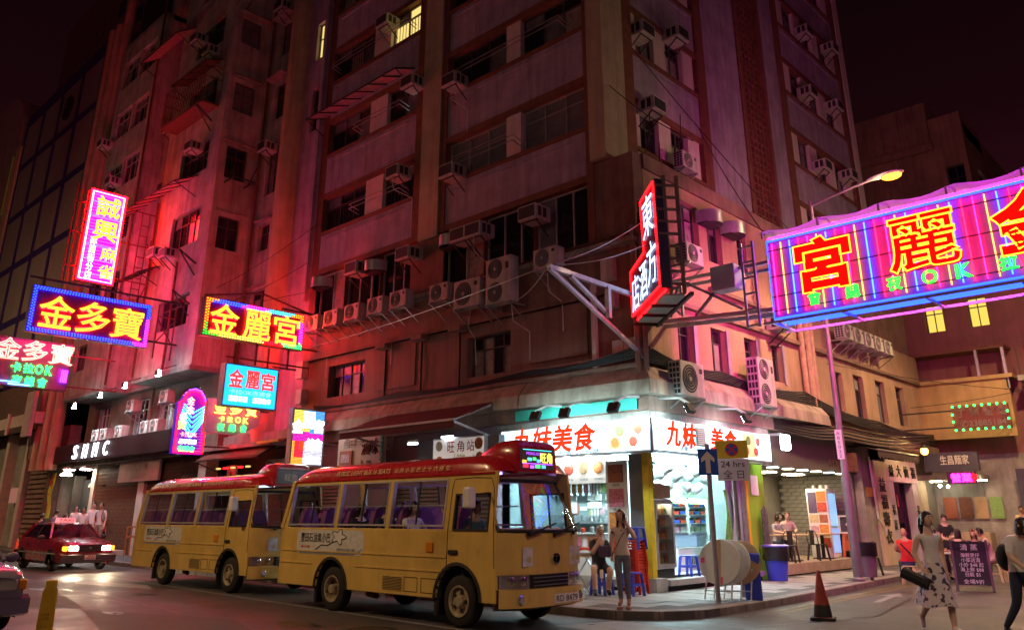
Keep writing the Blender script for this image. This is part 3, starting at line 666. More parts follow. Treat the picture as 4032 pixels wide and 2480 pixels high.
for x_, r_ in ((-47.5, .42), (-46.5, .40), (-45.6, .3)):
    b = MB(); b.lathe([(r_, 3.9), (r_, 30.2 if x_ < -46 else 33)], 12, (x_, 14.35, 0)); b.build('pilaster', 'pilaster', P, world=True, smooth=True)
lbx = [('canopy', 'stone_pale', (-66, -46.8, 13.6, 14.7, 6.25, 6.85)), ('canopy_rib', 'stone_pale', (-51.2, -50.8, 13.5, 13.6, 5.9, 7.05)), ('canopy_rib', 'stone_pale', (-55.2, -54.8, 13.5, 13.6, 5.9, 7.05)), ('canopy_rib', 'stone_pale', (-48.0, -46.9, 13.4, 13.6, 5.6, 7.9)),
       ('parapet', 'brick_dark', (-66, -48.2, 14.3, 14.7, 6.85, 8.9)), ('base', 'grimy_concrete', (-66, -46.3, 15.2, 15.8, KZ, 6.25)), ('shutter_box', 'podium_brown', (-50.8, -46.6, 14.7, 15.2, 4.6, 5.4))]
for n_, m_, q in lbx: b = MB(); b.box(*q); b.build(n_, m_, P, world=True)
for j in range(17):
    b = MB(); b.prism([(15.0, .3+j*.25), (14.9, .36+j*.25), (14.94, .53+j*.25), (15.06, .53+j*.25)], -50.4, -47.0, 'yz'); b.build('shutter_slat', 'podium_brown', P, world=True)
for x_ in (-50.9, -46.7, -54.5): b = MB(); b.box(x_-.25, x_+.25, 14.7, 15.2, KZ, 6.2); b.build('pier', 'stone_pale' if x_ < -50 else 'brick_dark', P, world=True)
b = MB(); b.box(-53.2, -51.6, 14.9, 15.1, 2.4, 3.2); b.build('lit_notice', glow('notice_pink', (.5,.3,.28), (.6,.25,.22), .25), P, world=True)
# ================================================================ rounded pink building and dark tower at the far left
Q = thing('pink_building', 'pinkish plain building with a rounded shoulder at the far left', 'building', (-72, 14, 0))
mat('pink_plaster', (.46,.30,.26), .8, var=.15, scale=.8, streak=.3)
b = MB(); b.prism([(-90, 0), (-64.5, 0), (-64.5, 28.5), (-65.2, 31), (-66.5, 32.6), (-68.5, 33.6), (-90, 34.5)], 14.2, 30, 'xz'); b.build('wall', 'pink_plaster', Q, world=True)
for x_ in (-64.0, -63.3): b = MB(); b.lathe([(.33, 4), (.33, 27.6)], 10, (x_, 14.3, 0)); b.build('pilaster', 'pilaster', Q, world=True, smooth=True)
b = MB(); b.box(-64.75, -64.6, 14.0, 14.16, 22.5, 27.2); b.build('light_strip', glow('strip_yellow', (.4,.35,.05), (.7,.6,.1), .015), Q, world=True)
D = thing('dark_tower', 'unlit tower with a grid of black windows behind the panel block', 'building', (-110, 52, 0))
mat('tower_brown', (.20,.13,.085), .85, var=.2, scale=.5)
b = MB(); b.box(-170, -80, 42, 70, 0, 100); b.build('wall', 'tower_brown', D, world=True); FD = Face('A', 42)
for i in range(13):
    for j in range(9):
        b = MB(); u = -140+i*4.6; z = 44+j*5.6; FD.box(b, u, u+2.9, .01, .06, z, z+3.2); f = b.build('window', 'pane_dark', D, world=True)
# ================================================================ buildings at the end of the side street
E_ = thing('end_block', 'maroon block with two yellow-lit windows above a wide balcony at the street end', 'building', (-8, 37, 0)); FE = Face('A', 37)
mat('maroon_wall', (.24,.10,.09), .85, var=.2, scale=.8, streak=.3); mat('ochre_wall', (.45,.30,.13), .8, var=.2, scale=1, streak=.3)
def eb(name, m, *bx):
    b = MB()
    for q in bx: b.box(*q)
    return b.build(name, m, E_, world=True)
eh = [(-10.3, -9.55, 9.15, 10.35), (-8.6, -7.85, 9.15, 10.4), (-6.4, -5.7, 9.15, 10.4)]
FE.wall('wall', 'maroon_wall', E_, -11.2, -1.0, 8.3, 12.6, -.4, 0, eh)
eb('core', 'dark_core', (-11.1, -1, 37.4, 45, 4, 12.6))
for i, h in enumerate(eh): window(FE, E_, *h, -.2, 2, .68, 'frame_dark', 'pane_dark', lit=emis('lit_yellow', (1,.72,.12), 1.1) if i < 2 else None)
bpy.data.objects[E_.name]
for o in list(E_.children):
    if o.name.startswith('window'):
        for c in o.children:
            if 'pane' in c.name and o.data.vertices[0].co.x+E_.location.x < -7: c.data.materials[0] = MATS['lit_yellow']
eb('balcony_roof', 'rust', (-11.0, -7.3, 35.9, 37, 8.0, 8.12)); eb('balcony_post', 'grimy_concrete', (-11.0, -10.8, 35.9, 36.1, 4.2, 8.0)); eb('balcony_post', 'galv', (-8.4, -8.3, 35.9, 36.0, 6.8, 8.0)); eb('balcony_post', 'galv', (-7.45, -7.35, 35.9, 36.0, 6.4, 8.0))
eb('balcony_wall', 'ochre_wall', (-10.8, -7.4, 35.9, 36.1, 4.6, 6.8)); eb('balcony_slab', 'ochre_wall', (-10.8, -7.2, 35.8, 37, 6.8, 6.95)); eb('balcony_back', 'maroon_wall', (-11.2, -1, 36.9, 37.0, 4.0, 8.3))
eb('shutter_wall', 'grimy_concrete', (-11, -2, 36.6, 36.8, 0, 4.0)); eb('balcony_slab', 'grimy_concrete', (-7.0, -2, 35.6, 37, 6.6, 6.8)); eb('wall', 'maroon_wall', (-7.0, -2.0, 36.2, 36.8, 4.0, 6.6))
for j in range(12): eb('shutter_slat', 'frame_dark', (-5.9, -3.6, 36.48, 36.56, .3+j*.25, .52+j*.25))
for i in range(14): eb('railing_bar', 'iron', (-6.9+i*.3, -6.87+i*.3, 35.62, 35.66, 6.8, 7.9))
V = thing('weathered_block', 'weathered tan block with rooftop parapets rising behind the street lamp', 'building', (-12, 50, 0)); FV = Face('A', 48); FV2 = Face('B', -9.7)
mat('weathered_tan', (.34,.22,.13), .85, var=.3, scale=.6, bump=.4, streak=.5)
def vb(name, m, *bx):
    b = MB()
    for q in bx: b.box(*q)
    return b.build(name, m, V, world=True)
FV.wall('wall', 'weathered_tan', V, -20, -9.7, 8, 22.6, -.5, 0, [(-10.9, -9.95, 19.0, 20.8), (-14.6, -13.2, 16.0, 18.0), (-12.2, -11.2, 13, 14.6)])
for h in [(-10.9, -9.95, 19.0, 20.8), (-14.6, -13.2, 16.0, 18.0), (-12.2, -11.2, 13, 14.6)]: window(FV, V, *h, -.3, 2, .6, 'frame_dark', 'pane_dark')
vb('parapet', 'weathered_tan', (-20, -11.5, 48.2, 52, 22.6, 25.3)); vb('parapet', 'weathered_tan', (-11.4, -9.7, 48, 52, 22.6, 24.0)); vb('cornice', 'weathered_tan', (-20, -11.3, 47.7, 48.2, 22.0, 22.4))
FV2.wall('side_wall', 'weathered_tan', V, 48.5, 60, 8, 23.4, -.5, 0, [(50, 52, 17, 21), (54, 55.5, 16, 20)]); vb('core', 'dark_core', (-19, -10.3, 48.6, 60, 4, 22.5))
window(FV2, V, 50, 52, 17, 21, -.25, 2, .6, 'frame_dark', 'pane_dark'); window(FV2, V, 54, 55.5, 16, 20, -.25, 2, .6, 'frame_dark', 'pane_dark')
b = MB(); FV2.box(b, 50.4, 50.9, -.2, -.15, 18.3, 20.4); b.build('lit_pane', 'lit_cool', V, world=True)
N_ = thing('distant_tower', 'dim distant tower with one white-lit window at the right edge', 'building', (0, 90, 0))
b = MB(); b.box(-14, 6, 90, 110, 0, 31); b.build('wall', 'tower_brown', N_, world=True)
for i in range(7):
    for j in range(7):
        b = MB(); u = -13+i*2.7; z = 8+j*3.1; b.box(u, u+1.6, 89.9, 89.96, z, z+1.5); b.build('window', emis('lit_white', (.9,.95,1), 1.2) if (i, j) == (2, 6) else 'pane_dark', N_, world=True)
# ================================================================ lit signs
mat('sign_back', (.06,.03,.07), .5, var=.2); mat('sign_frame', (.10,.09,.10), .5, .4, var=.2); mat('steel_pale', (.52,.52,.56), .45, .5, var=.2, scale=6)
def neon(n, c, s): return emis('neon_'+n, c, s)
neon('red', (1,.0004,.0009), 145); neon('red_front', (1,.001,.0018), 70); neon('red_soft', (1,.004,.006), 12); neon('orange', (1,.10,.004), 10); neon('yellow', (1,.62,.03), 2.6); neon('yellow_hot', (1,.58,.07), 6)
neon('blue', (.006,.02,1), 22); neon('blue_hot', (.10,.38,1), 9); neon('cyan', (.05,.75,1), 5); neon('green', (.02,1,.06), 2.6); neon('magenta', (1,.006,.25), 34); neon('white', (1,.93,.95), 7); neon('pinkwhite', (1,.20,.16), 7)
neon('violet', (.25,.012,1), 24); neon('green_hot', (.02,1,.12), 7); neon('redfill', (1,.012,.004), 2.2)
def sgn(name, label, X, y0, y1, z0, z1, th=.22, cat='neon sign', group='signs hung over the bus street', rz=R(90)):
    return thing(name, label, cat, (X, (y0+y1)/2, (z0+z1)/2), rz, group), y1-y0, z1-z0, th
def panel(t, w_, h_, th, m='sign_back', fr='sign_frame'):
    MB().box(-w_/2+.04, w_/2-.04, -th/2, th/2, -h_/2+.04, h_/2-.04).build('panel', m, t)
    b = MB()
    b.box(-w_/2, w_/2, -th/2-.02, th/2+.02, h_/2-.04, h_/2); b.box(-w_/2, w_/2, -th/2-.02, th/2+.02, -h_/2, -h_/2+.04)
    b.box(-w_/2, -w_/2+.04, -th/2-.02, th/2+.02, -h_/2+.04, h_/2-.04); b.box(w_/2-.04, w_/2, -th/2-.02, th/2+.02, -h_/2+.04, h_/2-.04); b.build('frame', fr, t)
def dots(t, w_, h_, y, m, step=.09, inset=.06, rows=2, part=None, rr=.02):
    """rows of little lamps round the edge; part picks a stretch of it by fraction"""
    b = MB(); per = []
    for k in range(rows):
        W = w_/2-inset-k*.07; H = h_/2-inset-k*.07
        n1 = int(2*W/step); n2 = int(2*H/step)
        per += [(-W+2*W*i/n1, H) for i in range(n1)]+[(W, H-2*H*i/n2) for i in range(n2)]+[(W-2*W*i/n1, -H) for i in range(n1)]+[(-W, -H+2*H*i/n2) for i in range(n2)]
    n = len(per)//rows; pick = []
    for k in range(rows):
        seg = per[k*n:(k+1)*n] if k < rows-1 else per[k*n:]
        if part: seg = seg[int(part[0]*len(seg)):int(part[1]*len(seg))]
        pick += seg
    for (x_, z_) in pick: b.box(x_-rr, x_+rr, y-.03, y, z_-rr, z_+rr)
    return b.build('bulbs', m, t, kind='stuff')
def chars(t, s_, xs, z, w_, h_, y, fill, rim=None, off=.03, both=True, rimoff=.055):
    for c, x_ in zip(s_, xs):
        for sd in ((0, 1) if both else (0,)):
            q = (1 if sd == 0 else -1)
            o = text(c, w_, h_, (q*x_, q*y, z), fill, t, 'character', offset=off, rz=math.pi*sd)
            if rim: text(c, w_, h_, (q*x_, q*(y+.03), z), rim if sd or rim != 'neon_red' else 'neon_red_front', t, 'character_rim', outline=rimoff, rz=math.pi*sd)
def arm(t, pts, r_=.05, m='iron', name='arm'):
    b = MB()
    for p, q in pts: b.bar(p, q, r_)
    return b.build(name, m, t, world=False)
# a: tall upright sign
a, W, H, th = sgn('upright_neon_sign', 'tall upright magenta neon sign with yellow characters 誠興麻雀 in an orange tube border', -36, 10.95, 12.5, 11.2, 15.4)
panel(a, W, H, th, glow('magenta_panel', (.30,.05,.40), (.45,.004,.85), 1.8))
for sd in (1, -1):
    y = -sd*(th/2+.04)
    b = MB()
    for k in range(26): z_ = -H/2+.25+k*(H-.5)/25; b.bar((-W/2+.15, y, z_), (W/2-.15, y, z_), .03)
    b.build('tube_lines', emis('neon_linepink', (1,.06,.75), 2.6) if sd == 1 else 'neon_magenta', a, kind='stuff')
    b = MB(); 
    for k in range(6): z_ = -H/2+.35+k*(H-.6)/5.5; b.bar((-W/2+.15, y-.01, z_), (W/2-.15, y-.01, z_), .034)
    b.build('tube_lines', 'neon_blue', a, kind='stuff')
    for (ins, m_) in ((.03, 'neon_red'), (.11, 'neon_yellow_hot')):
        b = MB(); w2_, h2_ = W/2-ins, H/2-ins; b.tube([(-w2_, y, -h2_), (w2_, y, -h2_), (w2_, y, h2_), (-w2_, y, h2_)], .028, 6, closed=True); b.build('border_tube', m_, a)
    for c, (x_, z_, s_) in zip('誠興麻雀', ((.05, 1.38, .95), (.08, .28, .95), (.36, -.75, .62), (.36, -1.55, .62))):
        text(c, s_, s_*.92, (sd*x_, y-sd*.05, z_), 'neon_yellow', a, 'character', offset=.012, rz=0 if sd == 1 else math.pi); text(c, s_*1.04, s_*.97, (sd*x_, y-sd*.03, z_), 'neon_orange', a, 'character_rim', offset=.03, rz=0 if sd == 1 else math.pi)
    text('砵\n蘭\n街\n分\n店', .28, 1.9, (-sd*.34, y-sd*.05, -1.05), 'neon_yellow_hot', a, 'lettering', offset=.02, rz=0 if sd == 1 else math.pi)
arm(a, [((W/2, 0, z_), (W/2+2.4, 0, z_)) for z_ in (1.6, 0, -1.7)]+[((-W/2-.3, 0, -2.3), (-W/2-.3, 0, 2.2)), ((-W/2-.5, 0, -2.3), (-W/2-.5, 0, 2.2))]+[((-W/2-.5, 0, z_), (-W/2, 0, z_)) for z_ in (1.4, 0, -1.5)], .05, 'rust')
arm(a, [((1.6, 0, -3.2), (1.6, 0, 1.6)), ((1.95, 0, -3.2), (1.95, 0, 1.6))]+[((1.6, 0, -3+k*.5), (1.95, 0, -3+k*.5)) for k in range(9)]+[((2.0, 0, -2.4), (2.9, 0, .2)), ((2.0, 0, .2), (2.9, 0, -2.4))], .04, 'rust', 'ladder_frame')
# b
b_s, W, H, th = sgn('blue_bordered_sign', 'dark sign with yellow characters 金多寶 inside a border of blue bulbs', -32, 8.4, 12.72, 7.95, 9.67)
panel(b_s, W, H, th, mat('panel_violet', (.045,.012,.10), .45, var=.2)); y = -th/2-.04
chars(b_s, '金多寶', (-1.25, .05, 1.3), -.03, 1.18, 1.18, y-.03, 'neon_yellow', 'neon_red', .012, rimoff=.034)
dots(b_s, W, H, y, 'neon_blue', .1); dots(b_s, W, H, -y+.03, 'neon_blue', .1)
dots(b_s, W, H, y-.01, 'neon_magenta', .1, part=(.44, .56))
arm(b_s, [((-2.3, 0, H/2+.3), (5.2, 0, H/2+.3)), ((2.2, 0, -.55), (3.4, 0, -.55))]+[((x_, 0, H/2), (x_, 0, H/2+.3)) for x_ in (-1.8, -.2, 1.6)], .07, 'iron')
arm(b_s, [((2.5, 0, -1.2), (2.5, 0, 1.0)), ((3.2, 0, -1.2), (3.2, 0, 1.0)), ((2.5, 0, -.6), (3.2, 0, .4)), ((2.5, 0, .4), (3.2, 0, -.6)), ((2.5, 0, .5), (3.2, 0, .5))], .045, 'rust', 'bracket')
# c
c_s, W, H, th = sgn('rainbow_bordered_sign', 'dark sign with yellow characters 金麗宮 inside a border of many-coloured bulbs', -24.3, 11.28, 14.92, 7.1, 8.36)
panel(c_s, W, H, th, 'panel_violet'); y = -th/2-.04
chars(c_s, '金麗宮', (-1.12, .05, 1.15), -.02, .98, .98, y-.03, 'neon_yellow', 'neon_red', .012, rimoff=.034)
for (p0, p1, m_) in ((0, .06, 'neon_orange'), (.06, .17, 'neon_blue'), (.17, .26, 'neon_magenta'), (.26, .37, 'neon_cyan'), (.37, .43, 'neon_orange'), (.43, .51, 'neon_magenta'), (.51, .60, 'neon_green_hot'), (.60, .68, 'neon_red'), (.68, .86, 'neon_yellow_hot'), (.86, .93, 'neon_green'), (.93, 1, 'neon_orange')):
    dots(c_s, W, H, y, m_, .09, part=(p0, p1)); dots(c_s, W, H, -y+.03, m_ if m_ != 'neon_cyan' else 'neon_red', .09, part=(p0, p1))
arm(c_s, [((1.0, 0, H/2+.12), (2.6, 0, H/2+.12)), ((1.8, 0, -H/2+.1), (2.6, 0, -H/2+.1)), ((-1.8, 0, H/2+.06), (.2, 0, H/2+.5)), ((.2, 0, H/2+.5), (2.4, 0, H/2+.06)), ((.2, 0, H/2), (.2, 0, H/2+.5)), ((.2, 0, -H/2-.7), (.2, 0, -H/2)), ((1.4, 0, -H/2-.7), (1.4, 0, -H/2))], .055, 'rust')
# d
d_s, W, H, th = sgn('karaoke_sign', 'mauve sign at the left edge with white-red 金多寶 over green 卡拉OK 夜總會', -33, 7.3, 10.42, 6.1, 7.85)
panel(d_s, W, H, th, mat('panel_mauve', (.24,.13,.22), .6, var=.15)); y = -th/2-.05
for k, c in enumerate('金多寶'):
    text(c, .86, .78, (-.62+k*.9, y-.02, .46), 'neon_pinkwhite', d_s, 'character', outline=.022, offset=.02); text(c, .86, .78, (-.62+k*.9, y+.015, .46), 'neon_redfill', d_s, 'character_fill')
for r_, s_ in enumerate(('卡拉OK', '夜總會')):
    n_ = len(s_)
    for k, c in enumerate(s_): text(c, .34 if c not in 'OK' else .26, .36, (-.25+k*.42+(.1 if r_ else 0)-(.08 if c in 'OK' else 0)*(k-1), y, -.18-r_*.46), 'neon_green_hot', d_s, 'character', outline=.03)
b = MB()
for k in range(4): b.bar((1.3+k*.06, y, -.55), (1.3+k*.06, y, -.1), .025)
b.build('tube_lines', 'neon_violet', d_s); b = MB(); b.bar((-.4, y, -H/2+.08), (.3, y, -H/2+.08), .04); b.bar((-1.2, y, -H/2+.16), (-.1, y, -H/2+.16), .03); b.build('tube_lines', 'neon_blue_hot', d_s)
b = MB(); b.bar((-1.5, -y, .4), (1.5, -y, .4), .2); b.build('tube_lines', 'neon_magenta', d_s)
arm(d_s, [((1.5, 0, .5), (3.2, 0, .5)), ((1.5, 0, -H/2+.2), (3.4, 0, -H/2+.2))], .05, 'rust')
# e
e_s, W, H, th = sgn('blue_led_sign', 'bright blue LED board with red characters 金麗宮 in a grey frame', -24.3, 12.2, 14.12, 4.98, 6.34, .3)
panel(e_s, W, H, th, glow('led_blue', (.05,.1,.2), (.010,.36,1), 2.7), 'steel_pale'); y = -th/2-.02
chars(e_s, '金麗宮', (-.55, .03, .58), .22, .48, .56, y-.01, emis('led_red', (1,.05,.05), 1.3), emis('led_rim', (1,.55,.75), 1.6), .03, False)
text('卡拉OK夜總會', 1.5, .16, (0, y, -.2), emis('led_cyan', (.35,.9,1), 1.6), e_s, offset=.01); text('温馨茶園　温馨晚市', 1.5, .18, (0, y, -.42), emis('led_cream', (1,.85,.5), 2.2), e_s, offset=.03)
b = MB()
for i in range(22):
    b.box(-W/2+.06, W/2-.06, y+.012, y+.016, -H/2+.07+i*.057, -H/2+.073+i*.057)
b.build('pixel_gaps', 'sign_frame', e_s, kind='stuff')
arm(e_s, [((-.9, 0, H/2+.22), (2.2, 0, H/2+.22)), ((-.6, 0, H/2), (-.6, 0, H/2+.7)), ((.6, 0, H/2), (.6, 0, H/2+.7)), ((.8, 0, H/2+.1), (1.7, 0, H/2+.1))], .05, 'rust')
# f arched
f_s, W, H, th = sgn('arched_neon_sign', 'arch-topped sign with blue chevron tubes and red border beside the maroon fascia', -28, 12.52, 13.6, 3.72, 5.95, .25)
prof = [(-.54, -1.11), (.54, -1.11), (.54, .66), (.42, .70), (.36, .86), (.22, 1.05), (0, 1.11), (-.22, 1.05), (-.36, .86), (-.42, .70), (-.54, .66)]
MB().prism(prof, -th/2, th/2).build('panel', glow('deep_blue', (.04,.02,.2), (.05,.0,.55), .7), f_s); y = -th/2-.04
MB().tube([(x_*.93, y, z_*.95) for x_, z_ in prof], .025, 6, closed=True).build('border_tube', 'neon_red', f_s)
MB().tube([(x_*1.03, y+.03, z_*1.02) for x_, z_ in prof[2:8]], .02, 6).build('border_tube', 'neon_violet', f_s)
b = MB()
for k in range(6):
    o_ = k*.085
    b.bar((.02, y, -.55+o_*2.0), (.44, y, .10+o_*1.1), .028); b.bar((-.02, y, -.55+o_*2.0), (-.44+o_*.2, y, .10+o_*1.1), .028)
b.build('chevron_tubes', 'neon_cyan', f_s)
for c, x_, z_ in (('金', -.14, .70), ('金', -.12, .40), ('多', -.34, .12), ('寶', -.36, -.16)): text(c, .28, .28, (x_, y-.04, z_), 'neon_yellow_hot' if z_ < .3 else 'neon_pinkwhite', f_s, 'character', offset=.02)
text('卡拉OK', .62, .16, (-.08, y-.04, -.46), 'neon_pinkwhite', f_s, offset=.01); text('晶華茶廳', .62, .16, (-.08, y-.04, -.7), 'neon_white', f_s, offset=.01); text('夜總會', .6, .19, (-.1, y-.04, -.94), 'neon_green_hot', f_s, offset=.02)
b = MB()
for k in range(9): b.bar((-.1, y, -1.0+k*.1), (.46, y, -1.0+k*.1), .012)
b.build('tube_lines', emis('neon_dimblue', (.3,.25,.9), 1.0), f_s, kind='stuff')
arm(f_s, [((0, .1, .6), (1.9, .1, .6)), ((0, .1, -.8), (1.9, .1, -.8))], .05, 'iron')
# g
g_s, W, H, th = sgn('grey_neon_sign', 'grey board with red-yellow 金多寶 and green 夜總會 behind the blue board', -26.6, 12.92, 14.9, 4.35, 5.52, .2)
MB().prism([(-.99, -.58), (.2, -.58), (.99, -.22), (.99, .58), (-.99, .58)], -th/2, th/2).build('panel', mat('panel_grey_lit', (.40,.36,.38), .6, var=.15), g_s); y = -th/2-.05
for k, c in enumerate('金多寶'): text(c, .46, .42, (-.55+k*.58, y-.02, .28), 'neon_yellow_hot', g_s, 'character', outline=.028); text(c, .5, .46, (-.55+k*.58, y+.02, .28), 'neon_red_soft', g_s, 'character_rim', offset=.02)
for k, c in enumerate('卡拉OK'): text(c, .2, .2, (-.45+k*.3, y, -.08), 'neon_yellow_hot', g_s, 'character', offset=.01)
for k, c in enumerate('夜總會'): text(c, .24, .24, (-.45+k*.42, y, -.36), 'neon_green_hot', g_s, 'character', offset=.01)
arm(g_s, [((.6, 0, .3), (1.4, 0, .3)), ((.2, 0, .58), (.2, 0, 1.0))], .05, 'iron')
# h LED board
h_s, W, H, th = sgn('led_matrix_sign', 'upright many-coloured LED board with white-hot characters above the minibus roofs', -22.5, 13.72, 14.92, 3.15, 4.9, .2)
panel(h_s, W, H, th, 'sign_back', 'steel_pale'); y = -th/2-.02
cols = {'y': emis('px_y', (1,.8,.12), 2.2), 'b': emis('px_b', (.1,.4,1), 2.4), 'm': emis('px_m', (.9,.03,.6), 2.0), 'r': emis('px_r', (1,.03,.06), 2.4), 'w': emis('px_w', (.8,.8,1), 2.0), 'o': emis('px_o', (1,.45,.05), 2.2)}
reg = {k: MB() for k in cols}; nx_, nz_ = 24, 40
for i in range(nx_):
    for j in range(nz_):
        x_ = -W/2+.07+(W-.14)*i/(nx_-1); z_ = -H/2+.07+(H-.14)*j/(nz_-1); u_, v_ = i/nx_, j/nz_
        if v_ > .55: k = 'y' if u_+.25*(v_-.55) < .52 else 'b'
        elif v_ > .42: k = 'm'
        elif u_ < .35: k = 'o' if v_ < .12 or u_ < .08 else 'r'
        else: k = 'w'
        if k == 'y' and v_ < .6 and u_ > .25: k = 'm'
        reg[k].box(x_-.017, x_+.017, y-.004, y, z_-.013, z_+.013)
for k, b in reg.items(): b.build('pixels', cols[k], h_s, kind='stuff')
hot = emis('px_hot', (1,.97,.85), 6)
for c, x_, z_, s_ in (('金', -.4, .32, .34), ('麗', -.02, .52, .42), ('宮', .36, .36, .34), ('總', .1, -.22, .3), ('會', .36, -.2, .3)): text(c, s_, s_*1.15, (x_, y-.02, z_), hot, h_s, 'character', offset=.05)
text('夜', .2, .3, (-.22, y-.02, -.25), emis('px_dr', (.9,.1,.0), 1.2), h_s, 'character', offset=.03); text('卡拉OK', .62, .26, (.18, y-.02, -.68), hot, h_s, offset=.04)
arm(h_s, [((.55, 0, .5), (.8, 0, .5)), ((.55, 0, -.5), (.8, 0, -.5)), ((-.6, 0, -.1), (1.2, 0, -.16))], .04, 'steel_pale')
# j hotel corner sign
rj = R(-42.6); j_s = thing('hotel_corner_sign', 'L-shaped upright corner sign with white characters 東方酒店 and red bulb edging', 'neon sign', (-10.48, 15.2, 6.03), rj, 'signs hung round the street corner')
prof = [(0, 0), (2.7, 0), (2.62, 2.42), (1.32, 2.42), (1.42, 1.2), (0, 1.16)]; th = .2
MB().prism(prof, 0, th).build('panel', mat('panel_navy', (.03,.03,.07), .4, var=.15), j_s)
def edge_dots(poly, step, m, y0, name='bulbs', rr=.02):
    b = MB()
    for (p, q) in zip(poly, poly[1:]+poly[:1]):
        n = max(1, int(math.dist(p, q)/step))
        for i in range(n): x_ = p[0]+(q[0]-p[0])*i/n; z_ = p[1]+(q[1]-p[1])*i/n; b.box(x_-rr, x_+rr, y0-.035, y0, z_-rr, z_+rr)
    return b.build(name, m, j_s, kind='stuff')
cx_ = 1.5; ins = [(x_+(.05 if x_ < cx_ else -.05), z_+(.05 if z_ < 1 else -.05)) for x_, z_ in prof]
edge_dots(ins, .055, 'neon_red_soft', -.005, rr=.013)
b = MB(); b.bar((.05, .1, -.03), (2.65, .1, -.03), .04); b.build('edge_tube', 'neon_red_soft', j_s)
for c, x_, z_, w_, h_ in (('東', 1.98, 1.82, .95, .92), ('方', 2.12, .72, .8, .95), ('酒', 1.3, .55, .72, .82), ('店', .5, .5, .72, .82)): text(c, w_, h_, (x_, -.03, z_), emis('neon_coolwhite', (.55,.66,1), 3.4), j_s, 'character')
b = MB()
for k in range(9): b.bar((2.64, .02, .1+k*.27), (2.64, th+.25, .1+k*.27), .05)
for y_ in (th, th+.28): b.bar((2.64, y_, -.1), (2.6, y_, 2.5), .07)
b.build('ladder_frame', mat('olive_steel', (.22,.19,.12), .6, .3, var=.3), j_s)
mat('lens_green', (.42,.55,.50), .4, var=.1)
for k in range(3):
    MB().box(.25+k*.85, .9+k*.85, .06, th+.3, -.14, -.09).build('light_tray', 'lens_green', j_s); b = MB(); b.bar((.15+k*.85, -.02, -.16), (.15+k*.85, th+.45, -.16), .06); b.build('tray_frame', 'iron', j_s)
b = MB(); b.bar((.0, th+.36, -.16), (2.9, th+.36, -.16), .07); b.build('tray_frame', 'iron', j_s)
b = MB(); b.bar((1.3, 0, .1), (1.3, .36, -.1), .05); b.bar((-.15, .1, -1.2), (-.15, .1, 2.4), .1); b.bar((-.15, .3, -1.2), (-.15, .3, 2.4), .1); b.build('mast', 'olive_steel', j_s)
# k great neon sign over the side street
k_s = thing('great_neon_sign', 'huge striped pink and blue neon sign with red characters 宮麗金 over the side street', 'neon sign', (-7.58, 16.4, 5.72), 0, 'signs hung round the street corner')
KW, KH, KT = 6.4, 1.82, .4
mat('panel_lilac', (.36,.15,.36), .55, var=.1)
MB().box(.04, KW-.04, .0, KT, .05, KH-.05).build('panel', 'panel_lilac', k_s)
b = MB(); b.box(0, KW, -.03, KT+.03, KH-.05, KH); b.box(0, KW, -.03, KT+.03, 0, .05); b.box(0, .04, -.03, KT+.03, .05, KH-.05); b.box(KW-.04, KW, -.03, KT+.03, .05, KH-.05); b.build('frame', 'steel_pale', k_s)
neon('k_pink', (1,.008,.10), 14); neon('k_yellow', (1,.34,.06), 5); neon('k_blue', (.012,.05,1), 22); neon('k_red', (1,.006,.03), 14); neon('k_outline', (1,.30,.015), 5); neon('k_fill', (1,.003,.002), 1.5); neon('k_edge', (.008,.03,1), 13)
pat = ['k_pink', 'k_yellow', 'k_blue', 'k_red']; b4 = {m_: MB() for m_ in pat}
n_ = 31
for i in range(n_):
    x_ = .14+(KW-.28)*i/(n_-1); b4[pat[i % 4]].bar((x_, -.06, .1), (x_, -.06, KH-.1), .022)
for m_, b in b4.items(): b.build('stripe_tubes', 'neon_'+m_, k_s, kind='stuff')
b = MB()                                                            # tubes on the back, which light the wall and the street behind
for i in range(24): x_ = .2+(KW-.4)*i/23; b.bar((x_, KT+.06, .1), (x_, KT+.06, KH-.1), .03)
b.build('back_tubes', neon('k_back', (1,.07,.46), 140), k_s, kind='stuff')
for sd in (-.05,):
    MB().tube([(.02, sd, .02), (KW-.02, sd, .02), (KW-.02, sd, KH-.02), (.02, sd, KH-.02)], .024, 6, closed=True).build('border_tube', 'neon_k_edge', k_s)
for y_ in (.1, .3): b = MB(); b.bar((.15, y_, -.06), (KW-.1, y_, -.06), .035); b.build('under_tube', 'neon_k_edge', k_s)
for c, x_ in zip('宮麗金', (1.28, 3.25, 5.1)):
    w_ = 1.12 if c != '麗' else 1.28
    text(c, w_, 1.1, (x_, -.16, 1.02), 'neon_k_fill', k_s, 'character', offset=.03, grow=.05 if c != '麗' else .022); text(c, w_, 1.1, (x_, -.2, 1.02), 'neon_k_outline', k_s, 'character_outline', outline=.013, grow=.05 if c != '麗' else .02)
for c, x_ in zip('會總夜OK拉卡', (1.0, 1.8, 2.62, 3.28, 3.88, 4.62, 5.4)): text(c, .30, .30 if c not in 'OK' else .28, (x_, -.18, .30), emis('neon_k_green', (.02,1,.05), 3), k_s, 'character', outline=.035)
b = MB()
for z_ in (.18, .5, .95, 1.55): b.bar((.05, -.1, z_), (KW-.05, -.1, z_), .018)
b.build('carrier_rails', 'iron', k_s)
b = MB()
for x_ in (.1, 1.6, 3.2, 4.8, 6.3): b.bar((x_, -.35, -.12), (x_, KT+.35, -.12), .05)
b.bar((-.1, -.35, -.12), (KW, -.35, -.12), .05); b.bar((-.1, KT+.35, -.12), (KW, KT+.35, -.12), .05); b.build('walkway', 'steel_pale', k_s)
mat('tarp', (.68,.60,.66), .6, var=.15, scale=2)
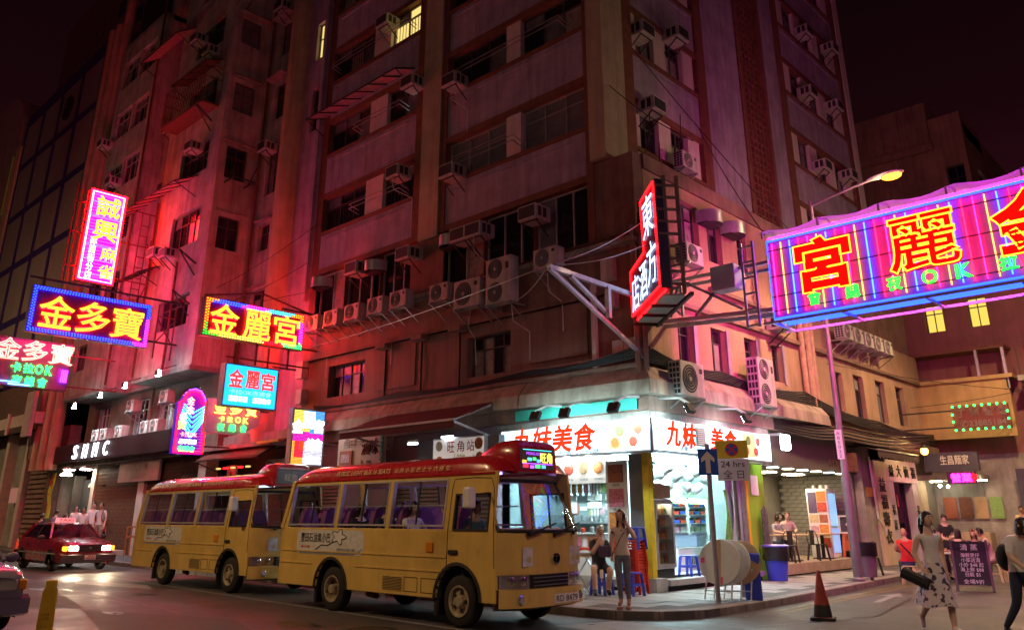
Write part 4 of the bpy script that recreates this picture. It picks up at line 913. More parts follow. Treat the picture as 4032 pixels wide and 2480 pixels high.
tn = MATS['tarp'].node_tree; tl = tn.nodes.new('ShaderNodeBsdfTranslucent'); tl.inputs[0].default_value = (.7,.6,.68,1); tm = tn.nodes.new('ShaderNodeMixShader'); tm.inputs[0].default_value = .5
tn.links.new(tn.nodes['Principled BSDF'].outputs[0], tm.inputs[1]); tn.links.new(tl.outputs[0], tm.inputs[2]); tn.links.new(tm.outputs[0], tn.nodes['Material Output'].inputs[0])
b = MB(); b.bar((.1, .1, KH+.03), (KW-.1, .1, KH+.03), .05); b.bar((.1, -.16, KH-.0), (KW-.1, -.16, KH-.0), .03); b.build('tarp_fill_tube', neon('k_top', (1,.02,.7), 8), k_s)  # two magenta tubes added along the top to light the tarp
rows = []
for j in range(4):
    r_ = []
    for i in range(33):
        x_ = -.15+(KW+.3)*i/32; sag = -.07*math.sin(math.pi*((x_ % 1.33)/1.33))
        r_.append((x_, -.38+j*.42, KH+.12+.17*math.sin(math.pi*j/3)+sag+.02*math.sin(5*x_+j)))
    rows.append(r_)
b = MB(); b.grid(rows); b.build('tarp', 'tarp', k_s, smooth=True, ang=80)
b = MB()
for i in range(6):
    x_ = .05+i*1.27; b.bar((x_, -.3, KH-.02), (x_, -.3, KH+.14), .04); b.bar((x_, .8, KH-.02), (x_, .8, KH+.14), .04); b.bar((x_, -.3, KH+.13), (x_, .25, KH+.27), .03); b.bar((x_, .25, KH+.27), (x_, .8, KH+.13), .03)
b.build('tarp_frame', 'steel_pale', k_s)
# truss to the wall, cabinet and ladder
b = MB(); S0 = Vector((-7.58, 16.4, 5.72)); P_ = lambda x_, y_, z_: tuple(Vector((x_, y_, z_))-S0)
for y_ in (16.2, 16.75):
    b.bar(P_(-10.6, y_, 6.12), P_(-7.5, y_, 5.92), .09); b.bar(P_(-10.5, y_, 7.05), P_(-7.5, y_, 7.0), .07)
b.build('truss_chord', 'steel_pale', k_s)
for (x0, z0, x1, z1) in ((-10.3, 6.15, -9.75, 6.95), (-9.75, 6.95, -9.75, 6.15), (-9.7, 7.0, -8.2, 6.05), (-9.4, 6.1, -8.7, 6.72), (-10.4, 6.9, -9.8, 6.2)):
    b = MB(); b.bar(P_(x0, 16.2, z0), P_(x1, 16.2, z1), .06); b.build('truss_web', 'steel_pale', k_s)
b = MB()
for x_ in (-8.02, -7.74): b.bar(P_(x_, 16.0, 5.55), P_(x_, 16.0, 7.5), .05)
for k in range(6): b.bar(P_(-8.02, 16.0, 5.6+k*.36), P_(-7.74, 16.0, 5.6+k*.36), .04)
b.build('ladder', 'steel_pale', k_s)
MB().box(*[v for v in (-8.82+7.58, -8.22+7.58, 15.95-16.4, 16.35-16.4, 6.52-5.72, 7.1-5.72)]).build('transformer_box', mat('box_pale', (.62,.64,.70), .5, var=.15), k_s, bevel=.03)
# guy outrigger toward the bus street
b_o = thing('guy_outrigger', 'pale triangular steel outrigger with guy wires on the corner above the food shop', 'outrigger', (-10.6, 15.7, 5.3))
for p, q in (((-10.3, 12.0, 6.55), (-10.5, 15.3, 6.62)), ((-10.3, 12.0, 6.52), (-10.55, 15.7, 5.2)), ((-10.3, 12.7, 6.5), (-10.45, 14.1, 6.0)), ((-10.4, 14.15, 6.58), (-10.4, 14.15, 5.85))):
    b = MB(); b.bar(p, q, .1 if p[2] > 6.54 else .075); b.build('strut', 'steel_pale', b_o, world=True)
for q in ((-9.4, 14.2, 7.9), (-12.4, 15.6, 8.3), (-14.6, 15.6, 7.3), (-9.3, 14.1, 7.3), (-25, 15.6, 7.4)):
    b = MB(); p = Vector((-10.3, 12.0, 6.58)); q = Vector(q); b.tube([p.lerp(q, i/6)-Vector((0, 0, .12*math.sin(math.pi*i/6))) for i in range(7)], .012, 4); b.build('guy_wire', 'galv', b_o, world=True)
# ================================================================ vehicles
def paint(name, c, rough=.28): return mat(name, c, rough, var=.06, scale=2, coat=.6, spec=.5)
mat('bus_cream', (.72,.50,.13), .3, var=.12, scale=1.6, coat=.5, spec=.5, streak=.22); paint('bus_red', (.42,.012,.018)); mat('chrome', (.75,.75,.76), .12, 1., var=0); mat('tyre', (.022,.021,.02), .8, var=.25, scale=12, bump=.3)
mat('hub_steel', (.42,.36,.24), .5, .35, var=.35, scale=9); mat('seat_cloth', (.22,.07,.20), .85, var=.2, scale=12, bump=.3); mat('grey_plastic', (.12,.12,.13), .5, var=.15); mat('white_plastic', (.75,.74,.70), .4, var=.08)
glassmat('bus_glass', (.84,.88,.92), .03, .01); glassmat('car_glass', (.30,.32,.36), .09, .01); glassmat('lens_clear', (.92,.92,.92), .14, .03)
mat('lamp_bowl', (.8,.8,.8), .15, .9, var=0); mat('amber_lens', (.7,.25,.02), .25, var=0); mat('red_lens', (.5,.02,.02), .25, var=0); mat('ivory_print', (.74,.60,.30), .5, var=.1)
def wheel(par, c, r, wd, side, rimr=.6, holes=5, drum=False):
    """tyre > rim; side -1 looks toward -y"""
    b = MB(); R_ = r; prof = [(R_*.60, -wd/2), (R_*.9, -wd/2), (R_*.985, -wd*.38), (R_, -wd*.2), (R_, wd*.2), (R_*.985, wd*.38), (R_*.9, wd/2), (R_*.60, wd/2)]
    b.lathe(prof, 28, c, 'y', caps=False); w_ = b.build('wheel', 'tyre', par, smooth=True, ang=50)
    f = side*wd/2; b = MB(); y_ = c[1]+f
    dep = .12 if drum else .03
    b.lathe([(R_*.61, -side*.0), (R_*.60, side*.015), (R_*.54, side*.012), (R_*.50, -side*dep), (R_*.22, -side*dep*.7), (R_*.2, side*.03), (.0, side*.035)], 24, (c[0], y_, c[2]), 'y', caps=False); b.build('rim', 'hub_steel', w_, smooth=True, ang=35)
    for k in range(holes):
        a_ = 2*math.pi*k/holes; q = MB(); q.lathe([(R_*.085, -side*dep), (R_*.085, -side*dep+side*.02), (0, -side*dep+side*.022)], 10, (c[0]+R_*.36*math.cos(a_), y_, c[2]+R_*.36*math.sin(a_)), 'y'); q.build('rim_hole', 'dark_core', w_)
    return w_
def arch_side(x0, x1, z0, z1, arches, n=10):
    """outline of a body side with wheel arches cut from below: list of (x,z)"""
    pts = [(x0, z1), (x0, z0)]
    for (cx_, cz_, r_) in sorted(arches):
        a0 = math.acos(max(-1, min(1, (cx_-cx_)/r_)))
        h = math.asin((z0-cz_)/r_) if abs(z0-cz_) < r_ else 0
        for i in range(n+1): t = math.pi-h+( -(math.pi-2*h))*i/n; pts.append((cx_+r_*math.cos(t), cz_+r_*math.sin(t)))
    return pts+[(x1, z0), (x1, z1)]
def minibus(label, dest_lit, group):
    t = thing('minibus', label, 'minibus', (0,0,0), 0, group); HW = 1.0; arches = [(1.85, .40, .50), (5.33, .40, .52)]
    for s_ in (-1, 1):
        pr = arch_side(.04, 6.2, .40, 1.46, arches); b = MB(); b.prism(pr, s_*HW, s_*(HW-.05)); b.build('side_panel', 'bus_cream', t, bevel=.012)
        for zz in (1.02, .80):
            b = MB(); b.box(.1, 1.2 if zz < .9 else 5.05, s_*(HW+.001), s_*(HW+.012), zz, zz+.022); b.build('swage_line', 'bus_cream', t)
        b = MB(); b.box(2.6, 5.0, s_*(HW+.001), s_*(HW+.012), .80, .822); b.build('swage_line', 'bus_cream', t)
        for cx_, cz_, r_ in arches:
            b = MB(); n = 14; rows = [[(cx_+(r_+.0)*math.cos(math.pi*i/n), s_*(HW+dy), cz_+(r_)*math.sin(math.pi*i/n)) for i in range(n+1)] for dy in (.02, -.45)]
            rows.insert(0, [(cx_+(r_+.05)*math.cos(math.pi*i/n), s_*(HW+.01), cz_+(r_+.05)*math.sin(math.pi*i/n)) for i in range(n+1)]); b.grid(rows); b.build('wheel_arch', 'black_rubber', t, smooth=True)
            wheel(t, (cx_, s_*(HW-.16), .385), .385, .21, s_, drum=cx_ < 3)
        # window band, leaning in above the waist
        xs = [(.26, 1.86), (1.96, 3.42), (3.52, 4.98)]; holes = [(a_, c_, 1.50, 2.27) for a_, c_ in xs]+([(5.2, 6.02, 1.44, 2.02)] if s_ == -1 else [(5.2, 6.02, 1.30, 2.05)])
        F = Face('A', HW) if s_ == -1 else Face('A', -HW); F.val = -HW if s_ == -1 else HW-.05
        us = sorted({.12, 6.12, *[h[0] for h in holes], *[h[1] for h in holes]}); zs_ = [1.44, 1.50, 2.02, 2.27, 2.36]; b = MB()
        sh = lambda p: (p[0]+(.0), p[1]-s_*max(0, p[2]-1.46)*.13, p[2])
        for i in range(len(us)-1):
            for j in range(len(zs_)-1):
                cu, cz_ = (us[i]+us[i+1])/2, (zs_[j]+zs_[j+1])/2
                if any(h[0] < cu < h[1] and h[2]-.07 < cz_ < h[3]+.001 for h in holes): continue
                q = MB(); q.box(us[i], us[i+1], s_*HW, s_*(HW-.05), zs_[j], zs_[j+1]); b.add([sh(p) for p in q.v], q.f)
        b.build('window_band', 'bus_cream', t)
        for h in holes:
            q = MB(); e_ = .03
            for bx in ((h[0], h[1], h[2], h[2]+e_), (h[0], h[1], h[3]-e_, h[3]), (h[0], h[0]+e_, h[2]+e_, h[3]-e_), (h[1]-e_, h[1], h[2]+e_, h[3]-e_)): q.box(bx[0], bx[1], s_*(HW+.012), s_*(HW-.055), bx[2], bx[3])
            fr = MB().add([sh(p) for p in q.v], q.f).build('window', 'frame_alu' if h[0] < 5 else 'black_rubber', t)
            q = MB(); mx_ = (h[0]+h[1])/2; q.box(mx_-.012, mx_+.012, s_*(HW+.004), s_*(HW-.02), h[2]+e_, h[3]-e_)
            MB().add([sh(p) for p in q.v], q.f).build('mullion', 'black_rubber', fr)
            if h[0] < 5: q = MB(); q.box(h[0]+e_, h[1]-e_, s_*(HW-.08), s_*(HW-.10), h[2]+.33, h[2]+.35); MB().add([sh(p) for p in q.v], q.f).build('guard_rail', 'galv', fr)
            for (a_, c_, dd) in ((h[0]+e_, mx_-.012, 0), (mx_+.012, h[1]-e_, .012)):
                q = MB(); q.add([(a_, s_*(HW-.02-dd), h[2]+e_), (c_, s_*(HW-.02-dd), h[2]+e_), (c_, s_*(HW-.02-dd), h[3]-e_), (a_, s_*(HW-.02-dd), h[3]-e_)], [(0,1,2,3)]); MB().add([sh(p) for p in q.v], q.f).build('pane', 'bus_glass', fr)
    # front
    fx = lambda y, z: 6.44-.24*abs(y)**4-max(0, z-1.42)*.46-.02*max(0, 1.0-z)
    ys = [-1+i*.1 for i in range(21)]
    b = MB(); b.grid([[(fx(y, z), y, z) for y in ys] for z in (.80, .95, 1.1, 1.25, 1.42)]); b.build('front_panel', 'bus_cream', t, smooth=True, ang=60)
    b = MB(); b.grid([[(fx(y, z)+.012*math.sin(math.pi*(z-1.42)/.8), y*(1-(z-1.42)*.13), z) for y in [q*.95 for q in ys]] for z in (1.46, 1.65, 1.85, 2.05, 2.2)]); b.build('windscreen', 'bus_glass', t, smooth=True, ang=60)
    b = MB(); loop = [(fx(y, 1.44)+.01, y*.96, 1.44) for y in ys]+[(fx(y, 2.22)+.01, y*.86, 2.22) for y in reversed(ys)]; b.tube(loop, .03, 6, closed=True); b.build('windscreen_seal', 'black_rubber', t, smooth=True)
    for s_ in (-1, 1):
        b = MB(); b.grid([[(6.12-max(0, z-1.46)*.12, s_*(1.0-(z-1.46)*.13), z), (fx(.98, z)+.02, s_*.97*(1-(z-1.42)*.13), z)] for z in (1.46, 1.8, 2.3)]); b.build('front_pillar', 'bus_cream', t)
    b = MB(); b.grid([[(fx(y, z)+(.09 if z < .62 else .06), y*1.015, z) for y in ys] for z in (.34, .42, .56, .60)]+[[(fx(y, .6)-.02, y, .605) for y in ys]]); b.build('bumper', 'bus_cream', t, smooth=True, ang=50)
    b = MB(); b.grid([[(fx(y, .36)-.05, y, z) for y in ys] for z in (.30, .36, .82)]); b.build('front_apron', 'grey_plastic', t)
    b = MB(); b.grid([[(fx(y, .7)+.015, y, z) for y in [q*.44/10 for q in range(-10, 11)]] for z in (.58, .80)]); b.build('grille', 'black_rubber', t)
    for k in range(3): b = MB(); b.grid([[(fx(y, .7)+d_, y, .63+k*.055+z) for y in [q*.42/10 for q in range(-10, 11)]] for d_, z in ((.02, 0), (.04, .008), (.02, .02))]); b.build('grille_bar', 'grey_plastic', t)
    for s_ in (-1, 1):
        yy_ = [s_*(.46+i*.49/8) for i in range(9)]
        b = MB(); b.grid([[(fx(y, .7)-.02, y, z) for y in yy_] for z in (.61, .82)]); h_ = b.build('headlight', 'lamp_bowl', t, smooth=True)
        b = MB(); b.grid([[(fx(y, .7)+.022+.01*math.sin(math.pi*j/3), y, .61+.07*j) for y in yy_] for j in range(4)]); b.build('lens', 'lens_clear', h_, smooth=True)
        for k in range(2): b = MB(); b.ball((fx(.6+k*.18, .7)-.005, s_*(.58+k*.2), .715), .07, 10, 6, (.4, 1, 1)); b.build('reflector', 'chrome', h_, smooth=True)
        b = MB(); b.lathe([(.075, 0), (.075, .02), (.05, .03), (0, .03)], 12, (fx(.68, .45)+.07, s_*.70, .45), 'x'); b.build('fog_lamp', 'lamp_bowl', t)
        b = MB(); b.box(fx(s_*.55, 1.44)+.05, fx(s_*.55, 1.44)+.09, s_*.55-.02, s_*.55+.02, 1.38, 1.43); p_ = (fx(s_*.2, 1.44)+.06, s_*.30-.25, 1.39)
        b.bar(p_, (fx(.0, 1.6)+.05, p_[1]+.75, 1.56), .022); b.bar((p_[0], p_[1], p_[2]), (p_[0]+.01, p_[1]+.3, p_[2]+.07), .045); b.build('wiper', 'black_rubber', t)
    b = MB(); b.lathe([(.10, 0), (.10, .02), (.085, .022), (.085, .0)], 20, (fx(0, 1.0)+.01, .12, 1.02), 'x', 1, .85); b.bar((fx(0, 1)+.025, .12, .94), (fx(0, 1)+.025, .12, 1.10), .014); b.bar((fx(0, 1)+.025, .06, 1.06), (fx(0, 1)+.025, .18, 1.06), .014); b.build('badge', 'chrome', t)
    mat('plate_white', (.75,.74,.70), .45, var=.05); b = MB(); b.box(fx(.3, .45)+.085, fx(.3, .45)+.10, .0, .60, .37, .50); pl = b.build('number_plate', 'plate_white', t)
    text('RD 8479', .52, .09, (fx(.3, .45)+.104, .30, .435), mat('print_black', (.02,.02,.02), .5, var=0), pl, offset=.012, rz=R(90))
    mat('sticker_pale', (.62,.62,.60), .5, var=.2, scale=10); mat('sticker_yellow', (.55,.50,.15), .5, var=.2)
    for y_, w_ in ((-.52, .24), (.56, .12), (.72, .2)):
        b = MB(); b.box(fx(y_, 1.05)+.004, fx(y_, 1.05)+.01, y_-w_/2, y_+w_/2, .92, 1.2); st = b.build('sticker', 'sticker_pale', t); q = MB(); q.lathe([(.045, 0), (.045, .006), (0, .006)], 8, (fx(y_, 1.05)+.011, y_+.03, 1.02), 'x'); q.build('sticker_mark', 'sticker_yellow', st)
    # rear, floor and inside
    b = MB(); b.grid([[(.04-.06*math.cos(y*1.5)+max(0, z-1.46)*.22, y*(1-max(0, z-1.46)*.13), z) for y in ys] for z in (.40, .9, 1.46)]); b.build('rear_panel', 'bus_cream', t, smooth=True)
    b = MB(); b.grid([[(-.02*math.cos(y*1.5)+max(0, z-1.46)*.26, y*.93*(1-max(0, z-1.46)*.13), z) for y in ys] for z in (1.5, 1.9, 2.28)]); b.build('rear_window', 'bus_glass', t, smooth=True)
    for s_ in (-1, 1): b = MB(); b.bar((.06, s_*.97, 1.44), (.26, s_*.88, 2.34), .1); b.build('rear_pillar', 'bus_cream', t)
    b = MB(); b.box(.1, 6.1, -.62, .62, .50, .56); b.box(.1, 6.1, -.6, .6, .36, .40); b.build('floor', 'grey_plastic', t); b = MB(); b.box(.4, 5.9, -.82, .82, 2.40, 2.43); b.build('ceiling', 'white_plastic', t); [MB().box(.8+k*1.7, 1.9+k*1.7, -.06, .06, 2.36, 2.39).build('cabin_lamp', emis('cabin_violet', (.50,.30,1), 7) if dest_lit else emis('cabin_cool', (.6,.8,1), 2.0), t) for k in range(3)]
    b = MB(); b.grid([[(6.12, y, .6), (6.05, y, 1.30), (5.75, y, 1.36), (5.6, y, 1.1)] for y in ys]); b.build('dashboard', 'grey_plastic', t)
    b = MB(); b.tube([(5.62+.05*math.cos(a_), -.48+.2*math.cos(a_), 1.30+.2*math.sin(a_)*.9) for a_ in [2*math.pi*i/18 for i in range(18)]], .018, 6, closed=True); b.build('steering_wheel', 'black_rubber', t, smooth=True)
    for r_ in range(6):
        for y_ in (-.70, -.27, .68):
            x_ = .55+r_*.78
            if r_ == 5: 
                if y_ != -.27: continue
                x_ = 4.95; y_ = -.48
            q = MB(); rows = []
            for k, (dx, z_, hw) in enumerate(((.02, 1.0, .2), (.0, 1.25, .215), (-.04, 1.52, .205), (-.06, 1.70, .15), (-.07, 1.78, .11), (-.07, 1.82, .05))):
                rows.append([(x_+dx+.09, y_-hw, z_), (x_+dx+.11, y_, z_), (x_+dx+.09, y_+hw, z_), (x_+dx-.04, y_+hw, z_), (x_+dx-.05, y_, z_), (x_+dx-.04, y_-hw, z_)])
            q.grid(rows, True); st = q.build('seat', 'seat_cloth', t, smooth=True, ang=70); q = MB(); q.box(x_, x_+.48, y_-.21, y_+.21, .88, 1.02); q.build('cushion', 'seat_cloth', st, bevel=.03); q = MB(); q.box(x_+.1, x_+.35, y_-.12, y_+.12, .56, .88); q.build('seat_base', 'grey_plastic', st)
    # roof
    rows = []; 
    for x_, dz, hw in ((.25, -.28, .87), (.34, -.14, .885), (.5, -.05, .89), (.8, 0, .89), (3.2, .0, .89), (5.4, 0, .89), (5.8, -.03, .88), (6.02, -.12, .87), (6.10, -.30, .86)):
        r_ = []
        for k in range(15):
            a_ = math.pi*k/14; y_ = -math.cos(a_); sy = math.copysign(abs(y_)**.75, y_)
            r_.append((x_+.03*math.sin(a_), hw*sy, 2.33+(.34+dz)*max(0, math.sin(a_))**.55 if math.sin(a_) > 1e-6 else 2.33))
        rows.append(r_)
    b = MB(); b.grid(rows); b.build('roof', 'bus_red', t, smooth=True, ang=70)
    for s_ in (-1, 1): b = MB(); b.box(.28, 6.06, s_*.885, s_*.905, 2.315, 2.345); b.build('gutter', 'bus_red', t)
    # destination housing
    rows = []
    for x_, hw, zt, zb in ((5.05, .30, 2.66, 2.6), (5.35, .46, 2.76, 2.55), (5.7, .52, 2.87, 2.4), (6.05, .53, 2.88, 2.33), (6.17, .50, 2.84, 2.32), (6.18, .45, 2.78, 2.36)):
        rows.append([(x_, -hw, zb), (x_, -hw*1.0, (zb+zt)/2), (x_, -hw*.92, zt-.04), (x_, -hw*.7, zt), (x_, hw*.7, zt), (x_, hw*.92, zt-.04), (x_, hw, (zb+zt)/2), (x_, hw, zb)])
    b = MB(); b.grid(rows); b.add(rows[-1], [tuple(range(8))]); b.build('destination_housing', 'bus_red', t, smooth=True, ang=60)
    b = MB(); b.box(6.175, 6.19, -.42, .42, 2.40, 2.74); ds = b.build('destination_screen', 'grey_plastic', t, bevel=.03)
    if dest_lit:
        cl = [('px_o', (1,.35,.0)), ('px_g2', (.1,1,.2)), ('px_v', (.5,.1,1)), ('px_b', (0,0,1)), ('px_y', (1,.8,.1)), ('px_c', (.1,.8,.9)), ('px_r', (1,0,0))]
        for n_, c_ in cl: emis(n_, c_, 2.2)
        text('旺角', .30, .17, (6.194, .22, 2.60), 'px_y', ds, rz=R(90), offset=.03); text('MONG KOK', .4, .05, (6.194, -.08, 2.66), 'px_v', ds, rz=R(90))
        for k, (y_, z_, w_, m_) in enumerate(((-.33, 2.52, .10, 'px_o'), (-.2, 2.56, .1, 'px_c'), (-.08, 2.57, .08, 'px_g2'), (.02, 2.54, .08, 'px_b'), (-.3, 2.45, .12, 'px_r'), (-.14, 2.44, .1, 'px_v'), (.0, 2.45, .12, 'px_g2'), (.15, 2.45, .1, 'px_b'))): q = MB(); q.box(6.191, 6.195, y_-w_/2, y_+w_/2, z_-.02, z_+.03); q.build('pixels', m_, ds)
        q = MB(); q.box(6.191, 6.195, -.38, .38, 2.49, 2.505); q.build('pixels', 'px_v', ds); q = MB(); q.box(6.191, 6.195, -.36, .36, 2.715, 2.725); q.build('pixels', 'px_c', ds)
    else:
        q = MB(); q.box(6.191, 6.193, -.40, .40, 2.42, 2.72); q.build('blind', mat('blind_grey', (.16,.20,.22), .3, var=.1), ds); text('旺角', .34, .16, (6.196, -.05, 2.55), 'white_plastic', ds, rz=R(90), offset=.02)
    # side lettering and trim (right-hand side)
    text('PUBLIC LIGHT BUS 16 SEATS', 1.65, .085, (2.55, -.902, 2.45), 'ivory_print', t, slant=.25, offset=.01, rx=R(-14)); text('公 共 小 型 巴 士 十 六 座 位', 1.5, .085, (4.25, -.902, 2.45), 'ivory_print', t, slant=.15, offset=.01, rx=R(-14))
    for s_ in (-1,):
        n = 24; pts = []
        for (cx_, cz_, a0) in ((2.72, 1.30, 0), (.76, 1.30, 90), (.76, 1.10, 180), (2.72, 1.10, 270)):
            for i in range(5): a_ = R(a0+90*i/4); pts.append((cx_+.12*math.cos(a_), cz_+.12*math.sin(a_)))
        b = MB(); b.prism(pts, -HW-.004, -HW-.002); ad_ = b.build('advert', 'sticker_pale', t); b = MB(); b.prism([(.72, .99), (2.5, .99), (2.72, 1.03), (2.8, 1.12), (2.7, 1.06), (2.5, 1.03), (.8, 1.03)], -HW-.008, -HW-.006); b.build('advert_band', mat('sticker_blue', (.22,.25,.30), .5, var=.1), ad_)
        text('豐田石油氣小巴', 1.0, .17, (1.28, -HW-.008, 1.28), 'print_black', ad_, offset=.01); text('環保新貴', .6, .06, (2.3, -HW-.008, 1.07), 'sticker_blue', ad_); text('●中華', .3, .05, (.95, -HW-.008, 1.11), 'red_print', ad_)
        b = MB(); pet = [(2.05+.17*math.cos(a_)*(1+.32*math.cos(5*a_))*1.1, -HW-.01, 1.30+.11*math.sin(a_)*(1+.32*math.cos(5*a_))) for a_ in [2*math.pi*i/40 for i in range(40)]]; b.tube(pet, .007, 4, closed=True); b.tube([(1.9, -HW-.01, 1.22), (1.7, -HW-.01, 1.14), (1.5, -HW-.01, 1.15), (1.3, -HW-.01, 1.06)], .008, 4); b.build('flower_line', 'print_black', ad_)
        b = MB(); b.prism([(2.05+.15*math.cos(a_)*(1+.32*math.cos(5*a_))*1.1, 1.30+.1*math.sin(a_)*(1+.32*math.cos(5*a_))) for a_ in [2*math.pi*i/40 for i in range(40)]], -HW-.0085, -HW-.006); b.build('flower', 'white_plastic', ad_)
        b = MB(); b.box(4.56, 4.74, -HW-.02, -HW, 1.10, 1.26); b.build('side_reflector', 'amber_lens', t, bevel=.01); b = MB(); b.box(5.12, 5.34, -HW-.03, -HW, 1.08, 1.15); b.build('door_handle', 'black_rubber', t, bevel=.015)
        b = MB(); b.tube([(5.07, -HW-.003, .86), (5.09, -HW-.003, 1.46), (5.10, -HW+.08, 2.1), (5.13, -HW+.1, 2.25), (5.6, -HW+.1, 2.27), (6.0, -HW+.1, 2.25), (6.08, -HW+.08, 2.1), (6.15, -HW-.003, 1.46), (6.16, -HW-.003, .9)], .006, 4); b.build('door_seam', 'black_rubber', t)
        vt = MB().box(3.42, 3.98, -HW-.006, -HW+.001, .46, .70).build('vent', 'bus_cream', t)
        for k in range(9): q = MB(); q.box(3.44, 3.96, -HW-.010, -HW-.005, .475+k*.024, .486+k*.024); q.build('louvre', 'black_rubber', vt)
        for x0, x1 in ((4.02, 4.36), (4.46, 4.92)): b = MB(); b.tube([(x0, -HW-.002, .47), (x1, -HW-.002, .47), (x1, -HW-.002, .69), (x0, -HW-.002, .69)], .006, 4, closed=True); b.build('hatch', 'black_rubber', t)
        b = MB(); b.box(5.86, 6.02, -HW-.42, -HW-.26, 1.78, 2.10); mi = b.build('mirror', 'white_plastic', t, bevel=.03); b = MB(); b.bar((5.98, -HW+.07, 2.02), (5.94, -HW-.3, 1.98), .025); b.build('mirror_arm', 'black_rubber', mi)
    b = MB(); b.tube([(2.7, -.75, .34), (3.1, -.85, .33)], .05, 8); b.build('exhaust', 'rust', t, smooth=True)
    b = MB(); b.box(1.28, 1.34, -.95, -.66, .12, .48); b.build('mud_flap', 'black_rubber', t); b = MB(); b.box(4.74, 4.79, -.95, -.66, .14, .48); b.build('mud_flap', 'black_rubber', t)
    return t
bus1 = minibus('front yellow minibus with a red roof and lit colour destination board, plate RD 8479', True, 'minibuses waiting at the kerb'); bus1.location = (-15.45, 10.42, 0)
bus2 = minibus('rear yellow minibus with a red roof and grey unlit destination board', False, 'minibuses waiting at the kerb'); bus2.location = (-23.82, 10.95, 0)

